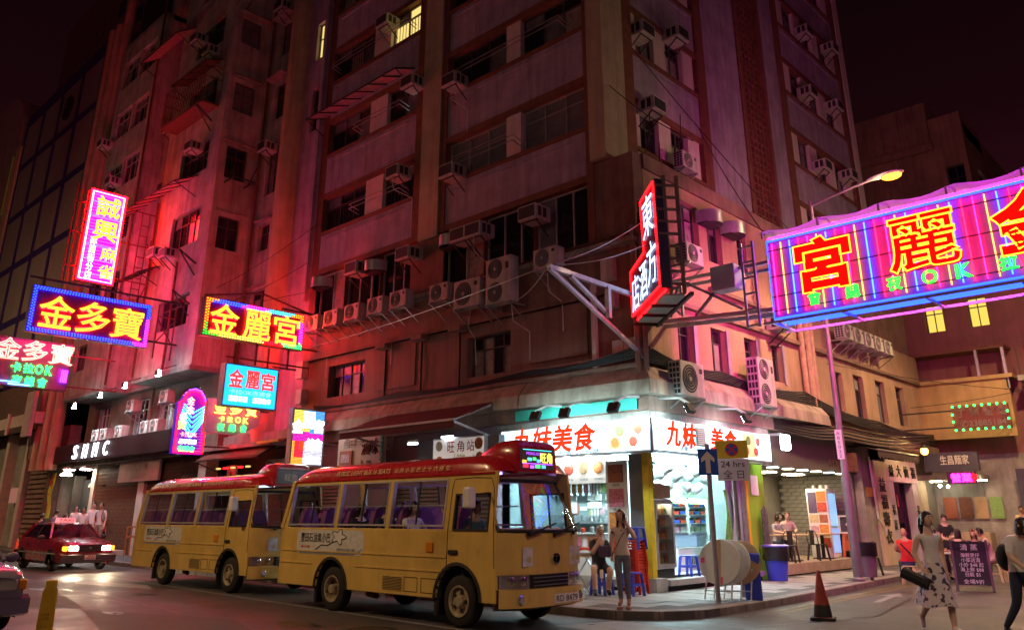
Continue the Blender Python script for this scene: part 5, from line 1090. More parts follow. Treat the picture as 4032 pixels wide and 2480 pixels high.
def sedan(name, label, pm, roofbox=False, lights=False, cat='car', plate=None):
    """saloon, front toward +x, rear end at x=0, 4.7 m long"""
    t = thing(name, label, cat); ys = 9
    st = [(0.0, .62, .30, .90), (.10, .76, .26, .99), (.45, .84, .22, 1.03), (.95, .86, .20, 1.04), (1.25, .86, .20, 1.02), (3.0, .86, .20, 1.00), (3.35, .86, .20, .985), (3.9, .85, .21, .955), (4.35, .82, .22, .91), (4.58, .76, .26, .86), (4.68, .66, .32, .80)]
    rows = []
    for x_, hw, zb, zt in st:
        r_ = [(x_, -hw*.86, zb), (x_, -hw*.98, zb+.10), (x_, -hw, (zb+zt)/2-.02), (x_, -hw*.985, zt-.16), (x_, -hw*.93, zt-.04), (x_, -hw*.80, zt), (x_, -hw*.4, zt+.018), (x_, 0, zt+.024)]
        rows.append(r_+[(p[0], -p[1], p[2]) for p in reversed(r_[:-1])])
    b = MB(); b.grid(rows); b.add(rows[0], [tuple(range(len(rows[0])))]); b.add(rows[-1], [tuple(reversed(range(len(rows[-1]))))]); b.build('body', pm, t, smooth=True, ang=38)
    W0, W1 = .79, .60; z0, z1 = 1.0, 1.46
    gx = [(.62, 1.10), (1.12, 1.22), (2.1, 2.05), (2.2, 2.15), (3.28, 2.62)]     # (foot, head) x of rear glass .. front glass
    b = MB(); rr = []
    for x_, hw, z_ in ((.98, .56, 1.43), (1.15, .60, 1.465), (1.8, .62, 1.49), (2.35, .60, 1.475), (2.66, .56, 1.44)): rr.append([(x_, hw*math.sin(R(-90+22.5*k)), z_-.05*(1-math.cos(R(-90+22.5*k)))**1.6) for k in range(9)])
    b.grid(rr); b.build('roof', pm, t, smooth=True, ang=60)
    for s_ in (-1, 1):
        for f, h, w_ in ((.58, 1.0, .10), (1.98, 2.0, .07), (3.30, 2.66, .06)): b = MB(); b.bar((f, s_*W0, z0-.02), (h, s_*.575, 1.42), w_); b.build('pillar', pm if f != 1.98 else 'black_rubber', t)
        for (f0, f1, h0, h1) in ((.70, 1.95, 1.10, 1.97), (2.02, 3.22, 2.04, 2.62)): b = MB(); b.add([(f0, s_*W0, z0+.01), (f1, s_*W0, z0), (h1, s_*.585, 1.415), (h0, s_*.585, 1.415)], [(0,1,2,3)]); b.build('side_window', 'car_glass', t)
        for cx_ in (.92, 3.72): wheel(t, (cx_, s_*.74, .31), .31, .19, s_, holes=5); b = MB(); n = 12; b.grid([[(cx_+.37*math.cos(math.pi*i/n), s_*d_, .31+.37*math.sin(math.pi*i/n)) for i in range(n+1)] for d_ in (.868, .5)]); b.add([(cx_+.37*math.cos(math.pi*i/n), s_*.866, .31+.37*math.sin(math.pi*i/n)) for i in range(n+1)]+[(cx_+.37, s_*.866, .19), (cx_-.37, s_*.866, .19)][::1], [tuple(range(n+3))]); b.build('wheel_arch', 'dark_core', t)
        b = MB(); b.ball((3.02, s_*.98, 1.02), .11, 10, 7, (.55, 1, .75)); b.build('mirror', 'grey_plastic' if roofbox else pm, t, smooth=True); b = MB(); b.box(2.96, 3.06, s_*.8, s_*.92, .98, 1.02); b.build('mirror_stalk', 'black_rubber', t)
        for x_ in (1.4, 2.5): b = MB(); b.box(x_-.1, x_+.1, s_*.862, s_*.885, .80, .835); b.build('door_handle', 'chrome', t)
        b = MB(); b.box(.6, 4.2, s_*.858, s_*.874, .52, .56); b.build('side_trim', 'chrome' if roofbox else 'grey_plastic', t)
        b = MB(); b.box(4.50, 4.69, s_*.36, s_*.64, .62, .78); h_ = b.build('headlight', emis('headlamp', (1,.86,.60), 60) if lights else 'lamp_bowl', t, bevel=.03)
        b = MB(); b.box(4.44, 4.66, s_*.66, s_*.78, .62, .77); b.build('indicator', emis('indicator_lit', (1,.28,.02), 4) if lights else 'amber_lens', t, bevel=.03)
        b = MB(); b.box(-.02, .06, s_*.42, s_*.70, .66, .84); b.build('tail_lamp', 'red_lens', t)
    b = MB(); b.add([(3.30, -.74, z0+.01), (3.30, .74, z0+.01), (2.66, .55, 1.42), (2.66, -.55, 1.42)], [(0,1,2,3)]); b.build('windscreen', 'car_glass', t)
    b = MB(); b.add([(.55, -.72, z0+.02), (.55, .72, z0+.02), (1.0, .54, 1.41), (1.0, -.54, 1.41)], [(0,1,2,3)]); b.build('rear_window', 'car_glass', t)
    b = MB(); b.box(4.60, 4.695, -.34, .34, .60, .79); g_ = b.build('grille', 'black_rubber', t)
    for k in range(4): q = MB(); q.box(4.69, 4.70, -.33, .33, .62+k*.042, .635+k*.042); q.build('grille_bar', 'grey_plastic', g_)
    b = MB(); b.ball((4.705, 0, .72), .035, 8, 6, (.3, 1.4, 1)); b.build('badge', 'chrome', t)
    b = MB(); rows = [[(4.60+d_-.10*abs(y/.85)**4, y, z_) for y in [-.85+.17*i for i in range(11)]] for d_, z_ in ((.02, .26), (.16, .30), (.17, .50), (.02, .56))]; b.grid(rows); b.build('bumper', 'grey_plastic' if roofbox else pm, t, smooth=True)
    b = MB(); rows = [[(-.02-d_+.10*abs(y/.85)**4, y, z_) for y in [-.85+.17*i for i in range(11)]] for d_, z_ in ((.0, .28), (.12, .32), (.12, .52), (.0, .58))]; b.grid(rows); b.build('bumper', 'grey_plastic', t, smooth=True)
    b = MB(); b.box(.9, 3.2, -.7, .7, .6, .64); b.build('floor', 'dark_core', t)
    for x_ in (1.2, 2.1):
        for y_ in (-.36, .36): b = MB(); b.box(x_, x_+.14, y_-.24, y_+.24, .64, 1.2); b.box(x_+.14, x_+.55, y_-.24, y_+.24, .64, .85) if False else None; b.build('seat', 'grey_plastic', t, bevel=.05); b = MB(); b.box(x_+.02, x_+.12, y_-.13, y_+.13, 1.2, 1.36); b.build('headrest', 'grey_plastic', t, bevel=.04)
    if plate:
        b = MB(); b.box(4.775, 4.785, -.17, .17, .36, .50); p_ = b.build('number_plate', 'plate_white', t); text(plate, .26, .10, (4.789, 0, .43), 'print_black', p_, rz=R(90), offset=.01, line=.9)
    if roofbox:
        b = MB(); rows = [[(x_, y_*k_, z_) for (x_, y_) in ((1.95, -.30), (1.95, .30), (2.12, .30), (2.12, -.30))] for z_, k_ in ((1.49, 1), (1.60, .94), (1.63, .85))]; b.grid(rows, True); b.add(rows[-1], [(0,1,2,3)]); rb = b.build('roof_sign', glow('taxi_lit', (.6,.4,.4), (1,.30,.32), 1.0), t)
        text('TAXI', .46, .09, (2.128, 0, 1.555), 'red_print', rb, rz=R(90), offset=.015)
    return t
paint('taxi_red', (.30,.014,.03)); paint('silver_paint', (.15,.14,.19), .25)
taxi = sedan('taxi', 'red taxi with lit headlamps and a pink TAXI roof sign', 'taxi_red', True, True, 'taxi', 'TU\n4532'); taxi.location = (-33.6, 10.72, 0)
for s_ in (-1, 1):
    ld = bpy.data.lights.new('headlight_beam', 'SPOT'); ld.energy = 220; ld.color = (1,.8,.5); ld.spot_size = R(70); ld.spot_blend = .8; ld.shadow_soft_size = .06
    lo = bpy.data.objects.new('headlight_beam', ld); COL.objects.link(lo); lo.parent = taxi; lo.location = (4.74, s_*.5, .70); lo.rotation_euler = (R(84), 0, R(-90))
car = sedan('silver_car', 'silver car nosing in at the left edge with neon glints on its bonnet', 'silver_paint', False, False, 'car'); car.location = (-18.9, 3.68, 0); car.scale = (1, 1, 1)
# ================================================================ lamps
emis('sodium', (1,.26,.02), 9); mat('plastic_red', (.60,.05,.025), .35, var=.1)
def street_lamp(label, loc, rz, power, tagtxt=None, spill=.075, tint=.64):
    t = thing('street_lamp', label, 'street lamp', loc, rz, 'street lamps'); mat('lamp_grey', (.22,.20,.20), .5, .3, var=.2, scale=3, streak=.3)
    MB().lathe([(.15, 0), (.15, .06), (.12, .1), (.11, 2.55), (.085, 2.7), (.07, 5), (.05, 10.2), (0, 10.22)], 14).build('pole', 'lamp_grey', t, smooth=True, ang=30)
    MB().tube([(0, 0, 10.05), (.5, 0, 10.15), (1.2, 0, 10.28), (1.75, 0, 10.36)], .038, 8).build('arm', 'lamp_grey', t, smooth=True)
    b = MB(); rows = []
    for x_, hw, zt, zb in ((1.65, .05, 10.42, 10.33), (1.85, .12, 10.48, 10.32), (2.2, .17, 10.50, 10.32), (2.5, .14, 10.46, 10.33), (2.62, .05, 10.40, 10.35)): rows.append([(x_, hw*math.cos(2*math.pi*k/10), (zt+zb)/2+(zt-zb)/2*math.sin(2*math.pi*k/10)) for k in range(10)])
    b.grid(rows, True); b.build('lamp_head', 'lamp_grey', t, smooth=True)
    b = MB(); b.ball((2.3, 0, 10.31), .14, 12, 8, (1.9, 1, .75)); b.build('lens', 'sodium', t, smooth=True)
    ld = bpy.data.lights.new('lamp_spill', 'POINT'); ld.energy = power*spill; ld.color = (1,.66,.36); ld.shadow_soft_size = .12; lo = bpy.data.objects.new('lamp_spill', ld); COL.objects.link(lo); lo.parent = t; lo.location = (2.3, 0, 10.1)
    ld = bpy.data.lights.new('lamp_light', 'SPOT'); ld.energy = power*.62; ld.color = (1,tint,tint*.5); ld.spot_size = R(152); ld.spot_blend = .6; ld.shadow_soft_size = .12
    lo = bpy.data.objects.new('lamp_light', ld); COL.objects.link(lo); lo.parent = t; lo.location = (2.3, 0, 10.1)
    if tagtxt:
        MB().box(-.09, .09, -.142, -.128, 2.95, 3.7).build('number_strip', 'plate_white', t)
        text('\n'.join(tagtxt), .1, .65, (0, -.146, 3.32), 'print_black', t, 'lettering')
    return t
street_lamp('grey street lamp with a glowing orange head beside the side-street kerb', (-8.55, 21.66, KZ), 0, 4600, 'AB5022')
street_lamp('grey street lamp on the near pavement across from the minibuses', (-17.5, -.6, 0), R(75), 3400)
street_lamp('grey street lamp on the near pavement facing the street corner', (4.6, 5.5, 0), R(170), 2500, None, .03, .74)
street_lamp('grey street lamp on the far pavement of the side street', (-3.0, 31, 0), R(180), 3600, None, .14)
street_lamp('grey street lamp on the near pavement across from the taxi', (-34, 1.2, 0), R(85), 1700, None, .1)
street_lamp('grey street lamp on the near pavement across from the panel block', (-53, 2.0, 0), R(85), 2600, None, .4)
# ================================================================ ground-floor shops on the bus street
sh_ = thing('shuttered_shops', 'row of shuttered shop bays behind the minibuses', 'shopfront', (-19, 15.7, KZ))
def sb(par, name, m, *bx, **k):
    b = MB()
    for q in bx: b.box(*q)
    return b.build(name, m, par, world=True, **k)
mat('shutter_steel', (.24,.20,.17), .5, .5, var=.25, scale=4); mat('mauve_wall', (.24,.17,.20), .8, var=.2, scale=1.5)
for x0, x1 in ((-24.8, -22.2), (-19.6, -17.5), (-17.2, -15.4)):
    for j in range(27): b = MB(); z_ = .2+j*.11; b.prism([(15.72, z_), (15.68, z_+.02), (15.68, z_+.085), (15.72, z_+.108)], x0, x1, 'yz'); b.build('shutter_slat', 'shutter_steel', sh_, world=True)
for x0, x1 in ((-25.1, -24.8), (-22.2, -19.6), (-17.5, -17.2), (-15.4, -15.2)): sb(sh_, 'pier', 'mauve_wall', (x0, x1, 15.5, 16.0, KZ, 3.95))
sb(sh_, 'shutter_box', 'mauve_wall', (-24.8, -22.2, 15.55, 15.95, 3.15, 3.95)); sb(sh_, 'shutter_box', 'mauve_wall', (-19.6, -15.4, 15.55, 15.95, 3.15, 3.95))
# clutter of small shops left of the corner block
cl = thing('stall_front', 'cluttered small stall front under a rusty awning between the two tenements', 'stall', (-27.8, 15.6, KZ))
sb(cl, 'wall', 'brick_dark', (-30.2, -25.2, 16.0, 16.2, KZ, 4.0)); sb(cl, 'notice', mat('poster_cream', (.55,.50,.42), .7, var=.3, scale=6), (-26.9, -25.6, 15.55, 15.6, 3.1, 3.6)); sb(cl, 'screen', 'box_pale', (-29.6, -28.9, 15.5, 15.56, 2.9, 3.5)); text('▲', .2, .2, (-29.25, 15.48, 3.2), 'print_black', cl, world=True)
awning(-30.0, -25.5, 4.4, 1.3, .75, Face('A', 15.7), 'rust', 4, cl); sb(cl, 'beam', mat('yellow_steel', (.55,.36,.06), .6, .2, var=.3), (-26.0, -24.6, 14.6, 14.68, 4.05, 4.14))
for k in range(5): b = MB(); b.box(-29.9+k*.55, -29.7+k*.55, 15.2, 15.3, 3.36, 3.42); b.build('bulb', 'neon_red_soft' if k % 2 else 'lit_warm', cl, world=True)
# maroon awning
aw = thing('maroon_awning', 'broad dark maroon shop awning above the front minibus', 'awning', (-17.5, 15.0, 3.9)); mat('maroon_cloth', (.10,.022,.03), .85, var=.2, scale=3)
b = MB(); rows = [[(-20.0+4.9*i/8+j*.0+(1.4 if j == 0 else 0)*(1-i/8), 15.6-1.75*j/3, 4.72-.72*(j/3)-.05*math.sin(math.pi*j/3)) for i in range(9)] for j in range(4)]; rows.append([(p[0], p[1]-.01, p[2]-.22) for p in rows[-1]]); b.grid(rows); b.build('canvas', 'maroon_cloth', aw, world=True, smooth=True, ang=50)
for x_ in (-19.8, -15.2): b = MB(); b.bar((x_, 15.5, 3.6), (x_, 13.9, 3.95), .05); b.bar((x_, 15.6, 4.6), (x_, 13.9, 3.98), .05); b.build('awning_arm', 'steel_pale', aw, world=True)
b = MB(); b.bar((-20, 13.85, 3.98), (-15.1, 13.85, 3.98), .06); b.build('front_bar', 'steel_pale', aw, world=True)
t_ = thing('tube_lamp', 'small white lamp under the edge of the maroon awning', 'lamp', (-17.1, 14.2, 3.55)); MB().box(-.16, .16, -.05, .05, 0, .06).build('housing', 'white_enamel', t_); MB().box(-.15, .15, -.06, .06, -.06, -.005).build('diffuser', 'led_white', t_)
# small signs along the shops
s1 = thing('noodle_stall_sign', 'tan stall sign with brown characters 滷味 and torn white patches', 'signboard', (-20.75, 15.15, 3.55), 0, 'shop signs along the bus street')
MB().box(-1.15, 1.15, 0, .12, -.42, .42).build('board', mat('board_tan', (.55,.42,.34), .6, var=.15, scale=3), s1); MB().box(1.02, 1.15, -.03, -.001, -.42, .42).build('edge', mat('green_edge', (.03,.16,.08), .5, var=.2), s1)
for c, x_ in (('滷', .28), ('味', .72)): text(c, .4, .45, (x_, -.01, .12), mat('brown_print', (.14,.03,.03), .6, var=.1), s1, 'character', offset=.03)
MB().box(-.98, -.35, -.05, -.01, -.38, .05).build('poster', mat('poster_red', (.4,.08,.03), .6, var=.3, scale=8), s1); MB().box(-.9, -.45, -.056, -.051, -.3, -.05).build('poster_picture', mat('poster_pink', (.6,.35,.4), .6, var=.4, scale=12), s1)
text('lo   mei', .5, .12, (.35, -.012, -.3), 'print_black', s1, offset=.02); text('由田生', .9, .26, (-.35, -.02, .28), 'white_plastic', s1, offset=.05)
for k in range(6): MB().ball((1.08, -.05, -.35+k*.14), .025, 8, 5).build('bulb', 'white_plastic', s1)
s2 = thing('little_kitchen_sign', 'white sign box reading 旺角站 Little Kitchen with round food pictures', 'signboard', (-15.9, 14.75, 3.28), 0, 'shop signs along the bus street')
MB().box(-1.0, 1.0, 0, .55, -.4, .38).build('box', 'steel_pale', s2); MB().box(-.96, .96, -.02, -.001, -.36, .34).build('face', glow('face_white', (.75,.73,.70), (.9,.85,.8), .30), s2); MB().box(-1.75, -1.02, .1, .5, -.42, .36).build('side_panel', mat('dark_panel', (.10,.09,.10), .6, var=.2), s2); MB().box(1.02, 1.4, .1, .5, -.42, .36).build('side_panel', 'dark_panel', s2)
for c, x_ in zip('旺角站', (-.25, .12, .5)): text(c, .27, .28, (x_, -.03, .13), 'red_print', s2, 'character', offset=.01)
text('Little\nKitchen', .62, .3, (.08, -.03, -.2), 'sticker_yellow', s2, offset=.02, slant=.15); text('小\n廚', .1, .24, (.62, -.03, -.2), 'red_print', s2)
mat('food_orange', (.55,.22,.06), .5, var=.6, scale=22); mat('food_brown', (.30,.10,.05), .5, var=.7, scale=26); mat('food_green', (.20,.35,.10), .5, var=.7, scale=24); mat('food_red', (.50,.08,.05), .5, var=.7, scale=24); mat('food_pink', (.55,.18,.25), .5, var=.7, scale=24); mat('food_pale', (.60,.48,.28), .5, var=.5, scale=22)
for x_, z_, r_, m_ in ((-.72, .17, .13, 'food_pale'), (-.7, -.22, .13, 'food_orange'), (.8, .17, .15, 'food_orange'), (.83, -.17, .13, 'food_brown')): b = MB(); b.lathe([(r_, 0), (r_, -.012), (0, -.012)], 16, (x_, -.021, z_), 'y'); b.build('food_picture', m_, s2)
MB().box(-.55, -.15, -.12, -.03, .36, .42).build('lamp', 'led_white', s2)
# ================================================================ corner food shop
fs = thing('food_shop', 'brightly lit open-fronted corner food shop with grey walls and tiled step', 'shop', (-10.6, 15.7, KZ)); FZ = .36
mat('shop_grey', (.27,.34,.34), .55, var=.12, scale=2); mat('tile_floor', (.40,.38,.34), .35, var=.2, scale=4); mat('step_tile', (.36,.36,.36), .5, var=.25, scale=5); mat('yellow_post', (.68,.50,.03), .45, var=.2, scale=5, streak=.2); mat('shop_white', (.74,.75,.74), .45, var=.05)
sb(fs, 'floor', 'tile_floor', (-15.2, -10.7, 15.85, 21.2, KZ, FZ)); sb(fs, 'ceiling', 'shop_white', (-15.2, -10.65, 15.75, 21.2, 3.05, 3.12)); sb(fs, 'back_wall', 'shop_grey', (-15.2, -12.9, 17.9, 18.0, FZ, 3.05)); sb(fs, 'side_wall', 'shop_grey', (-15.3, -15.2, 15.7, 18, KZ, 3.95)); sb(fs, 'back_wall', 'shop_white', (-13.0, -12.9, 18.0, 21.2, FZ, 3.05)); sb(fs, 'side_wall', 'shop_grey', (-12.9, -10.9, 21.0, 21.1, FZ, 3.05))
sb(fs, 'bulkhead', 'grimy_concrete', (-15.2, -10.35, 15.5, 15.72, 3.62, 3.95)); sb(fs, 'bulkhead', 'grimy_concrete', (-10.62, -10.35, 15.73, 21.2, 3.62, 3.95))
for k, (y0, y1) in enumerate(((15.95, 17.4), (17.42, 18.9), (18.92, 20.3))): sb(fs, 'step', 'step_tile', (-11.2, -10.35, y0, y1, KZ+.11, FZ)); sb(fs, 'step_recess', 'dark_core', (-11.0, -10.45, y0, y1, KZ, KZ+.11))
sb(fs, 'plinth', 'step_tile', (-10.85, -10.42, 15.5, 15.93, KZ, FZ+.04)); sb(fs, 'step', 'step_tile', (-11.6, -10.9, 15.35, 15.9, KZ+.08, FZ)); sb(fs, 'step_recess', 'dark_core', (-11.55, -10.95, 15.4, 15.9, KZ, KZ+.08))
sb(fs, 'corner_post', 'yellow_post', (-10.72, -10.56, 15.6, 15.76, FZ+.04, 3.03)); sb(fs, 'pillar', mat('pillar_dark', (.13,.13,.15), .6, var=.15), (-11.3, -10.85, 15.9, 16.25, FZ, 3.04))
sb(fs, 'side_post', 'shop_grey', (-10.95, -10.6, 19.05, 19.8, KZ, 3.3)); 
sb(fs, 'green_wall', mat('lime_paint', (.25,.52,.04), .5, var=.15, scale=2), (-10.8, -10.58, 20.15, 21.1, KZ, 3.0)); sb(fs, 'yellow_trim', 'yellow_post', (-10.75, -10.55, 20.02, 20.15, KZ, 3.0)); sb(fs, 'grey_trim', 'galv', (-10.75, -10.55, 19.82, 20.0, KZ, 3.0)); sb(fs, 'menu_frame', 'white_plastic', (-10.57, -10.56, 20.35, 20.75, 2.2, 2.7))
emis('tube_white', (.60,.95,1), 190)
for x0, x1, y_ in ((-14.8, -13.4, 16.5), (-13.0, -11.7, 16.5), (-14.8, -13.2, 17.3)):
    b = MB(); b.box(x0, x1, y_-.05, y_+.05, 2.98, 3.02); b.build('ceiling_tube', 'tube_white', fs, world=True)
for y0, y1, x_ in ((16.4, 17.6, -11.6), (18.0, 19.2, -11.6), (19.4, 20.6, -11.8)): b = MB(); b.box(x_-.05, x_+.05, y0, y1, 2.98, 3.02); b.build('ceiling_tube', 'tube_white', fs, world=True)
for x_ in (-13.78, -13.19, -12.51): b = MB(); b.ball((x_, 15.95, 2.93), .075, 10, 7); b.build('bulb', emis('bulb_white', (1,.98,.92), 45), fs, world=True, smooth=True)
mp = sb(fs, 'menu_panel', glow('menu_lit', (.72,.75,.72), (.85,.95,.9), .35), (-13.95, -12.1, 16.15, 16.2, 2.44, 3.02))
for k, m_ in enumerate(('food_green', 'food_red', 'food_pale', 'food_orange')):
    x_ = -13.75+k*.46; b = MB(); b.lathe([(.15, 0), (.15, -.012), (.12, -.02), (0, -.02)], 18, (x_, 16.14, 2.8), 'y'); q = b.build('dish_picture', m_, fs, world=True); text('招牌麵', .26, .06, (x_, 16.145, 2.53), 'sticker_blue', fs, 'caption', world=True)
mc = sb(fs, 'menu_column', 'shop_white', (-11.92, -11.32, 15.84, 15.88, .75, 2.9))
for k, (m_, z_) in enumerate((('food_brown', 2.62), ('food_pink', 2.08), ('food_orange', 1.56), ('food_red', 1.06))): sb(fs, 'dish_picture', m_, (-11.84, -11.42, 15.82, 15.838, z_-.2, z_+.2)); text('燒烤', .2, .06, (-11.63, 15.83, z_-.26), 'print_black', fs, 'caption', world=True)
sb(fs, 'counter', 'shop_white', (-14.9, -12.1, 15.95, 16.25, FZ, 1.25)); sb(fs, 'counter_top', 'galv', (-14.95, -12.05, 15.9, 16.6, 1.25, 1.29)); sb(fs, 'work_shelf', 'galv', (-15.0, -12.9, 17.3, 17.85, 1.5, 1.54))
b = MB(); b.add([(-14.9, 15.92, 1.3), (-12.1, 15.92, 1.3), (-12.1, 16.05, 1.7), (-14.9, 16.05, 1.7)], [(0,1,2,3)]); b.build('sneeze_guard', 'lens_clear', fs, world=True)
for k in range(5): sb(fs, 'dish_picture', ('food_brown', 'food_red', 'food_orange', 'food_pink', 'food_brown')[k], (-14.6+k*.5, -14.3+k*.5, 15.93, 15.946, .95, 1.2))
for x_ in (-13.95, -13.85, -13.75, -13.4, -13.32): b = MB(); b.tube([(x_, 17.86, 1.55), (x_, 17.86, 3.05)], .03, 8); b.build('conduit', 'white_plastic', fs, world=True)
for x_, z_ in ((-13.95, 1.95), (-13.7, 1.95), (-13.95, 2.15), (-13.7, 2.15), (-13.35, 1.9), (-13.35, 2.15)): sb(fs, 'switch_box', 'white_plastic', (x_-.1, x_+.1, 17.8, 17.87, z_-.08, z_+.08), bevel=.015)
sb(fs, 'hanging_pad', 'plate_white', (-14.75, -14.45, 17.84, 17.87, 1.75, 2.2)); sb(fs, 'extract_hood', 'galv', (-14.9, -13.2, 17.2, 17.88, 2.5, 3.0))
# signboards
def fsign(label, loc, rz, ln, grp):
    t = thing('shop_signboard', label, 'signboard', loc, rz, grp); H = .72
    MB().box(0, ln, 0, .3, 0, H).build('box', 'steel_pale', t); MB().box(.03, ln-.03, -.015, -.002, .03, H-.03).build('face', glow('shop_face', (.74,.78,.80), (.58,.87,1), 2.4), t); return t
fA = fsign('white lit signboard 九妹美食 on the bus-street side of the food shop', (-14.65, 15.08, 3.02), 0, 4.55, 'food shop signboards'); fB = fsign('white lit signboard 九妹美食 with a vent grille on the side-street side of the food shop', (-10.06, 15.12, 3.02), R(90), 5.55, 'food shop signboards')
emis('letter_red', (1,.055,.012), 1.25)
for t_, xs_, s_ in ((fA, (.85, 1.48, 2.12, 2.78), .60), (fB, (.72, 1.36, 2.62, 3.26), .54)):
    for c, x_ in zip('九妹美食', xs_): text(c, s_, s_*.98, (x_, -.09, .40), 'letter_red', t_, 'character', offset=.04, slant=.18, extrude=.04)
text('砵蘭街149號地下B2舖', 1.9, .11, (2.2, -.02, .08), 'print_black', fA, offset=.012); text('砵蘭街149號地下B2舖', 1.75, .12, (1.9, -.02, .11), 'print_black', fB, offset=.012)
for t_, x0_ in ((fA, 3.42), (fB, 3.95)):
    for k, m_ in enumerate(('food_orange', 'food_green', 'food_red', 'food_brown')): b = MB(); b.lathe([(.11, -.034), (.11, -.046), (0, -.046)], 16, (x0_+.2+k*.25-(.12 if k % 2 else 0), 0, .22+.26*(k % 2)), 'y'); b.build('dish_picture', m_, t_)
for t_, x_ in ((fA, 3.75), (fB, 4.35)): MB().box(x_-.32, x_+.32, -.02, -.016, .08, .64).build('food_picture', glow('pic_warm', (.75,.62,.25), (1,.85,.4), .6), t_)
vg = MB().box(1.75, 2.15, -.05, -.016, .2, .62).build('vent', 'shop_grey', fB)
for k in range(8): q = MB(); q.prism([(-.055, .23+k*.046), (-.07, .235+k*.046), (-.055, .26+k*.046)], 1.78, 2.12, 'yz'); q.build('slat', 'shop_white', vg)
# flood lamps on arms
def flood(label, loc, rz, tgt, power=80, arm_from=None):
    t = thing('flood_lamp', label, 'lamp', loc, rz, 'flood lamps above the food shop')
    b = MB(); b.xf = Matrix.Rotation(R(-28), 4, 'X'); b.box(-.14, .14, -.05, .05, -.11, .11); b.build('housing', 'black_rubber', t, bevel=.01); b = MB(); b.xf = Matrix.Rotation(R(-28), 4, 'X'); b.box(-.11, .11, .051, .06, -.085, .085); b.build('lens', 'tube_white', t)
    b = MB(); b.bar((0, 0, .1), (.1, .3, .26), .05); b.bar((.1, .3, .26), (.1, .85, .3), .045); b.build('arm', 'white_plastic', t)
    ld = bpy.data.lights.new('flood_light', 'SPOT'); ld.energy = power; ld.color = (.85,.95,1); ld.spot_size = R(115); ld.spot_blend = .7; ld.shadow_soft_size = .08
    lo = bpy.data.objects.new('flood_light', ld); COL.objects.link(lo); lo.parent = t; lo.location = (0, .09, -.03); lo.rotation_euler = (R(48), 0, 0)
for lb_, x_ in (('black flood lamp over the characters 妹 of the bus-street signboard', -12.9), ('black flood lamp on a white arm over the bus-street signboard centre', -12.0), ('black flood lamp nearest the corner over the bus-street signboard', -10.6)): flood(lb_, (x_, 14.45, 3.93), 0, None)
for lb_, y_ in (('black flood lamp nearest the corner on the side-street signboard', 15.7), ('black flood lamp beside the vent of the side-street signboard', 18.3)): flood(lb_, (-9.45, y_, 3.93), R(90), None)
t_ = thing('wall_lamp', 'bright white square lamp at the far end of the side-street signboard', 'lamp', (-9.9, 21.1, 3.55)); MB().box(-.02, .16, -.16, .16, -.2, .2).build('lens', emis('wall_lamp_white', (.85,.97,1), 30), t_, bevel=.05); MB().box(-.6, -.03, -.03, .03, .2, .26).build('bracket', 'galv', t_)
sb(fs, 'green_beam', mat('teal_paint', (.04,.40,.33), .5, var=.2, scale=4), (-14.4, -10.6, 15.35, 15.45, 3.98, 4.24))
# upright fridge, display fridge, freezer, boxes, bags
f1 = thing('drinks_fridge', 'tall white drinks fridge with a glass door beside the yellow post', 'fridge', (-11.0, 16.35, FZ))
b = MB(); b.box(-.35, .30, -.36, -.32, .25, 1.65); b.box(-.35, .30, .32, .36, .25, 1.65); b.box(-.35, -.31, -.32, .32, .25, 1.65); b.box(-.35, .30, -.36, .36, 1.65, 1.69); b.box(-.35, .3, -.36, .36, .2, .25); b.build('body', 'shop_white', f1); MB().box(-.33, .28, -.34, .34, 0, .2).build('base', 'black_rubber', f1)
b = MB()
for q in ((.30, .33, -.36, -.30, .22, 1.66), (.30, .33, .30, .36, .22, 1.66), (.30, .33, -.30, .30, 1.58, 1.66), (.30, .33, -.30, .30, .22, .30)): b.box(*q)
d_ = b.build('door', 'galv', f1); MB().box(.312, .318, -.3, .3, .3, 1.58).build('pane', 'lens_clear', d_); MB().box(.335, .37, -.33, -.30, .95, 1.25).build('handle', 'black_rubber', d_)
MB().box(.12, .2, -.25, .25, 1.59, 1.63).build('tube', emis('fridge_tube', (1,.93,.75), 30), f1); MB().box(-.305, -.30, -.31, .31, .26, 1.64).build('glowing_back', glow('fridge_back_glow', (.6,.6,.5), (.9,.85,.6), .35), f1)  # the back panel glows by itself, as if lit by the tube
cols_ = ['food_orange', 'food_pale', 'food_orange', 'food_green', 'food_brown']
for k in range(5):
    z_ = .30+k*.26; MB().box(-.3, .25, -.31, .31, z_, z_+.012).build('shelf', 'galv', f1)
    for i in range(6): MB().lathe([(.038, 0), (.038, .13), (.015, .17), (.015, .2), (0, .2)], 8, (.15, -.25+i*.1, z_+.012)).build('bottle', cols_[(k*2+i) % 5] if k != 2 else 'food_orange', f1)
f2 = thing('display_fridge', 'wide open display fridge with blue and red baskets and a green SUILING header', 'fridge', (-12.3, 19.55, FZ), R(90))
def fb(name, m, *bx): 
    b = MB()
    for q in bx: b.box(*q)
    return b.build(name, m, f2)
fb('header', mat('header_green', (.42,.55,.40), .4, var=.1), (-1.0, 1.0, -.32, .3, 1.75, 2.1)); text('SUILING', .7, .13, (.05, -.33, 1.92), mat('print_grey', (.12,.14,.14), .5, var=0), f2, offset=.01); fb('body', 'shop_white', (-1.0, -.95, -.3, .3, .0, 1.75), (.95, 1.0, -.3, .3, 0, 1.75), (-.95, .95, .26, .3, 0, 1.75)); fb('divider', 'shop_white', (-.04, .04, -.28, .26, .85, 1.75)); fb('back_glow', glow('fridge_glow', (.7,.8,.95), (.55,.75,1), .7), (-.94, .94, .245, .255, .85, 1.74)); fb('tube', 'tube_white', (-.9, .9, -.2, -.16, 1.70, 1.735))
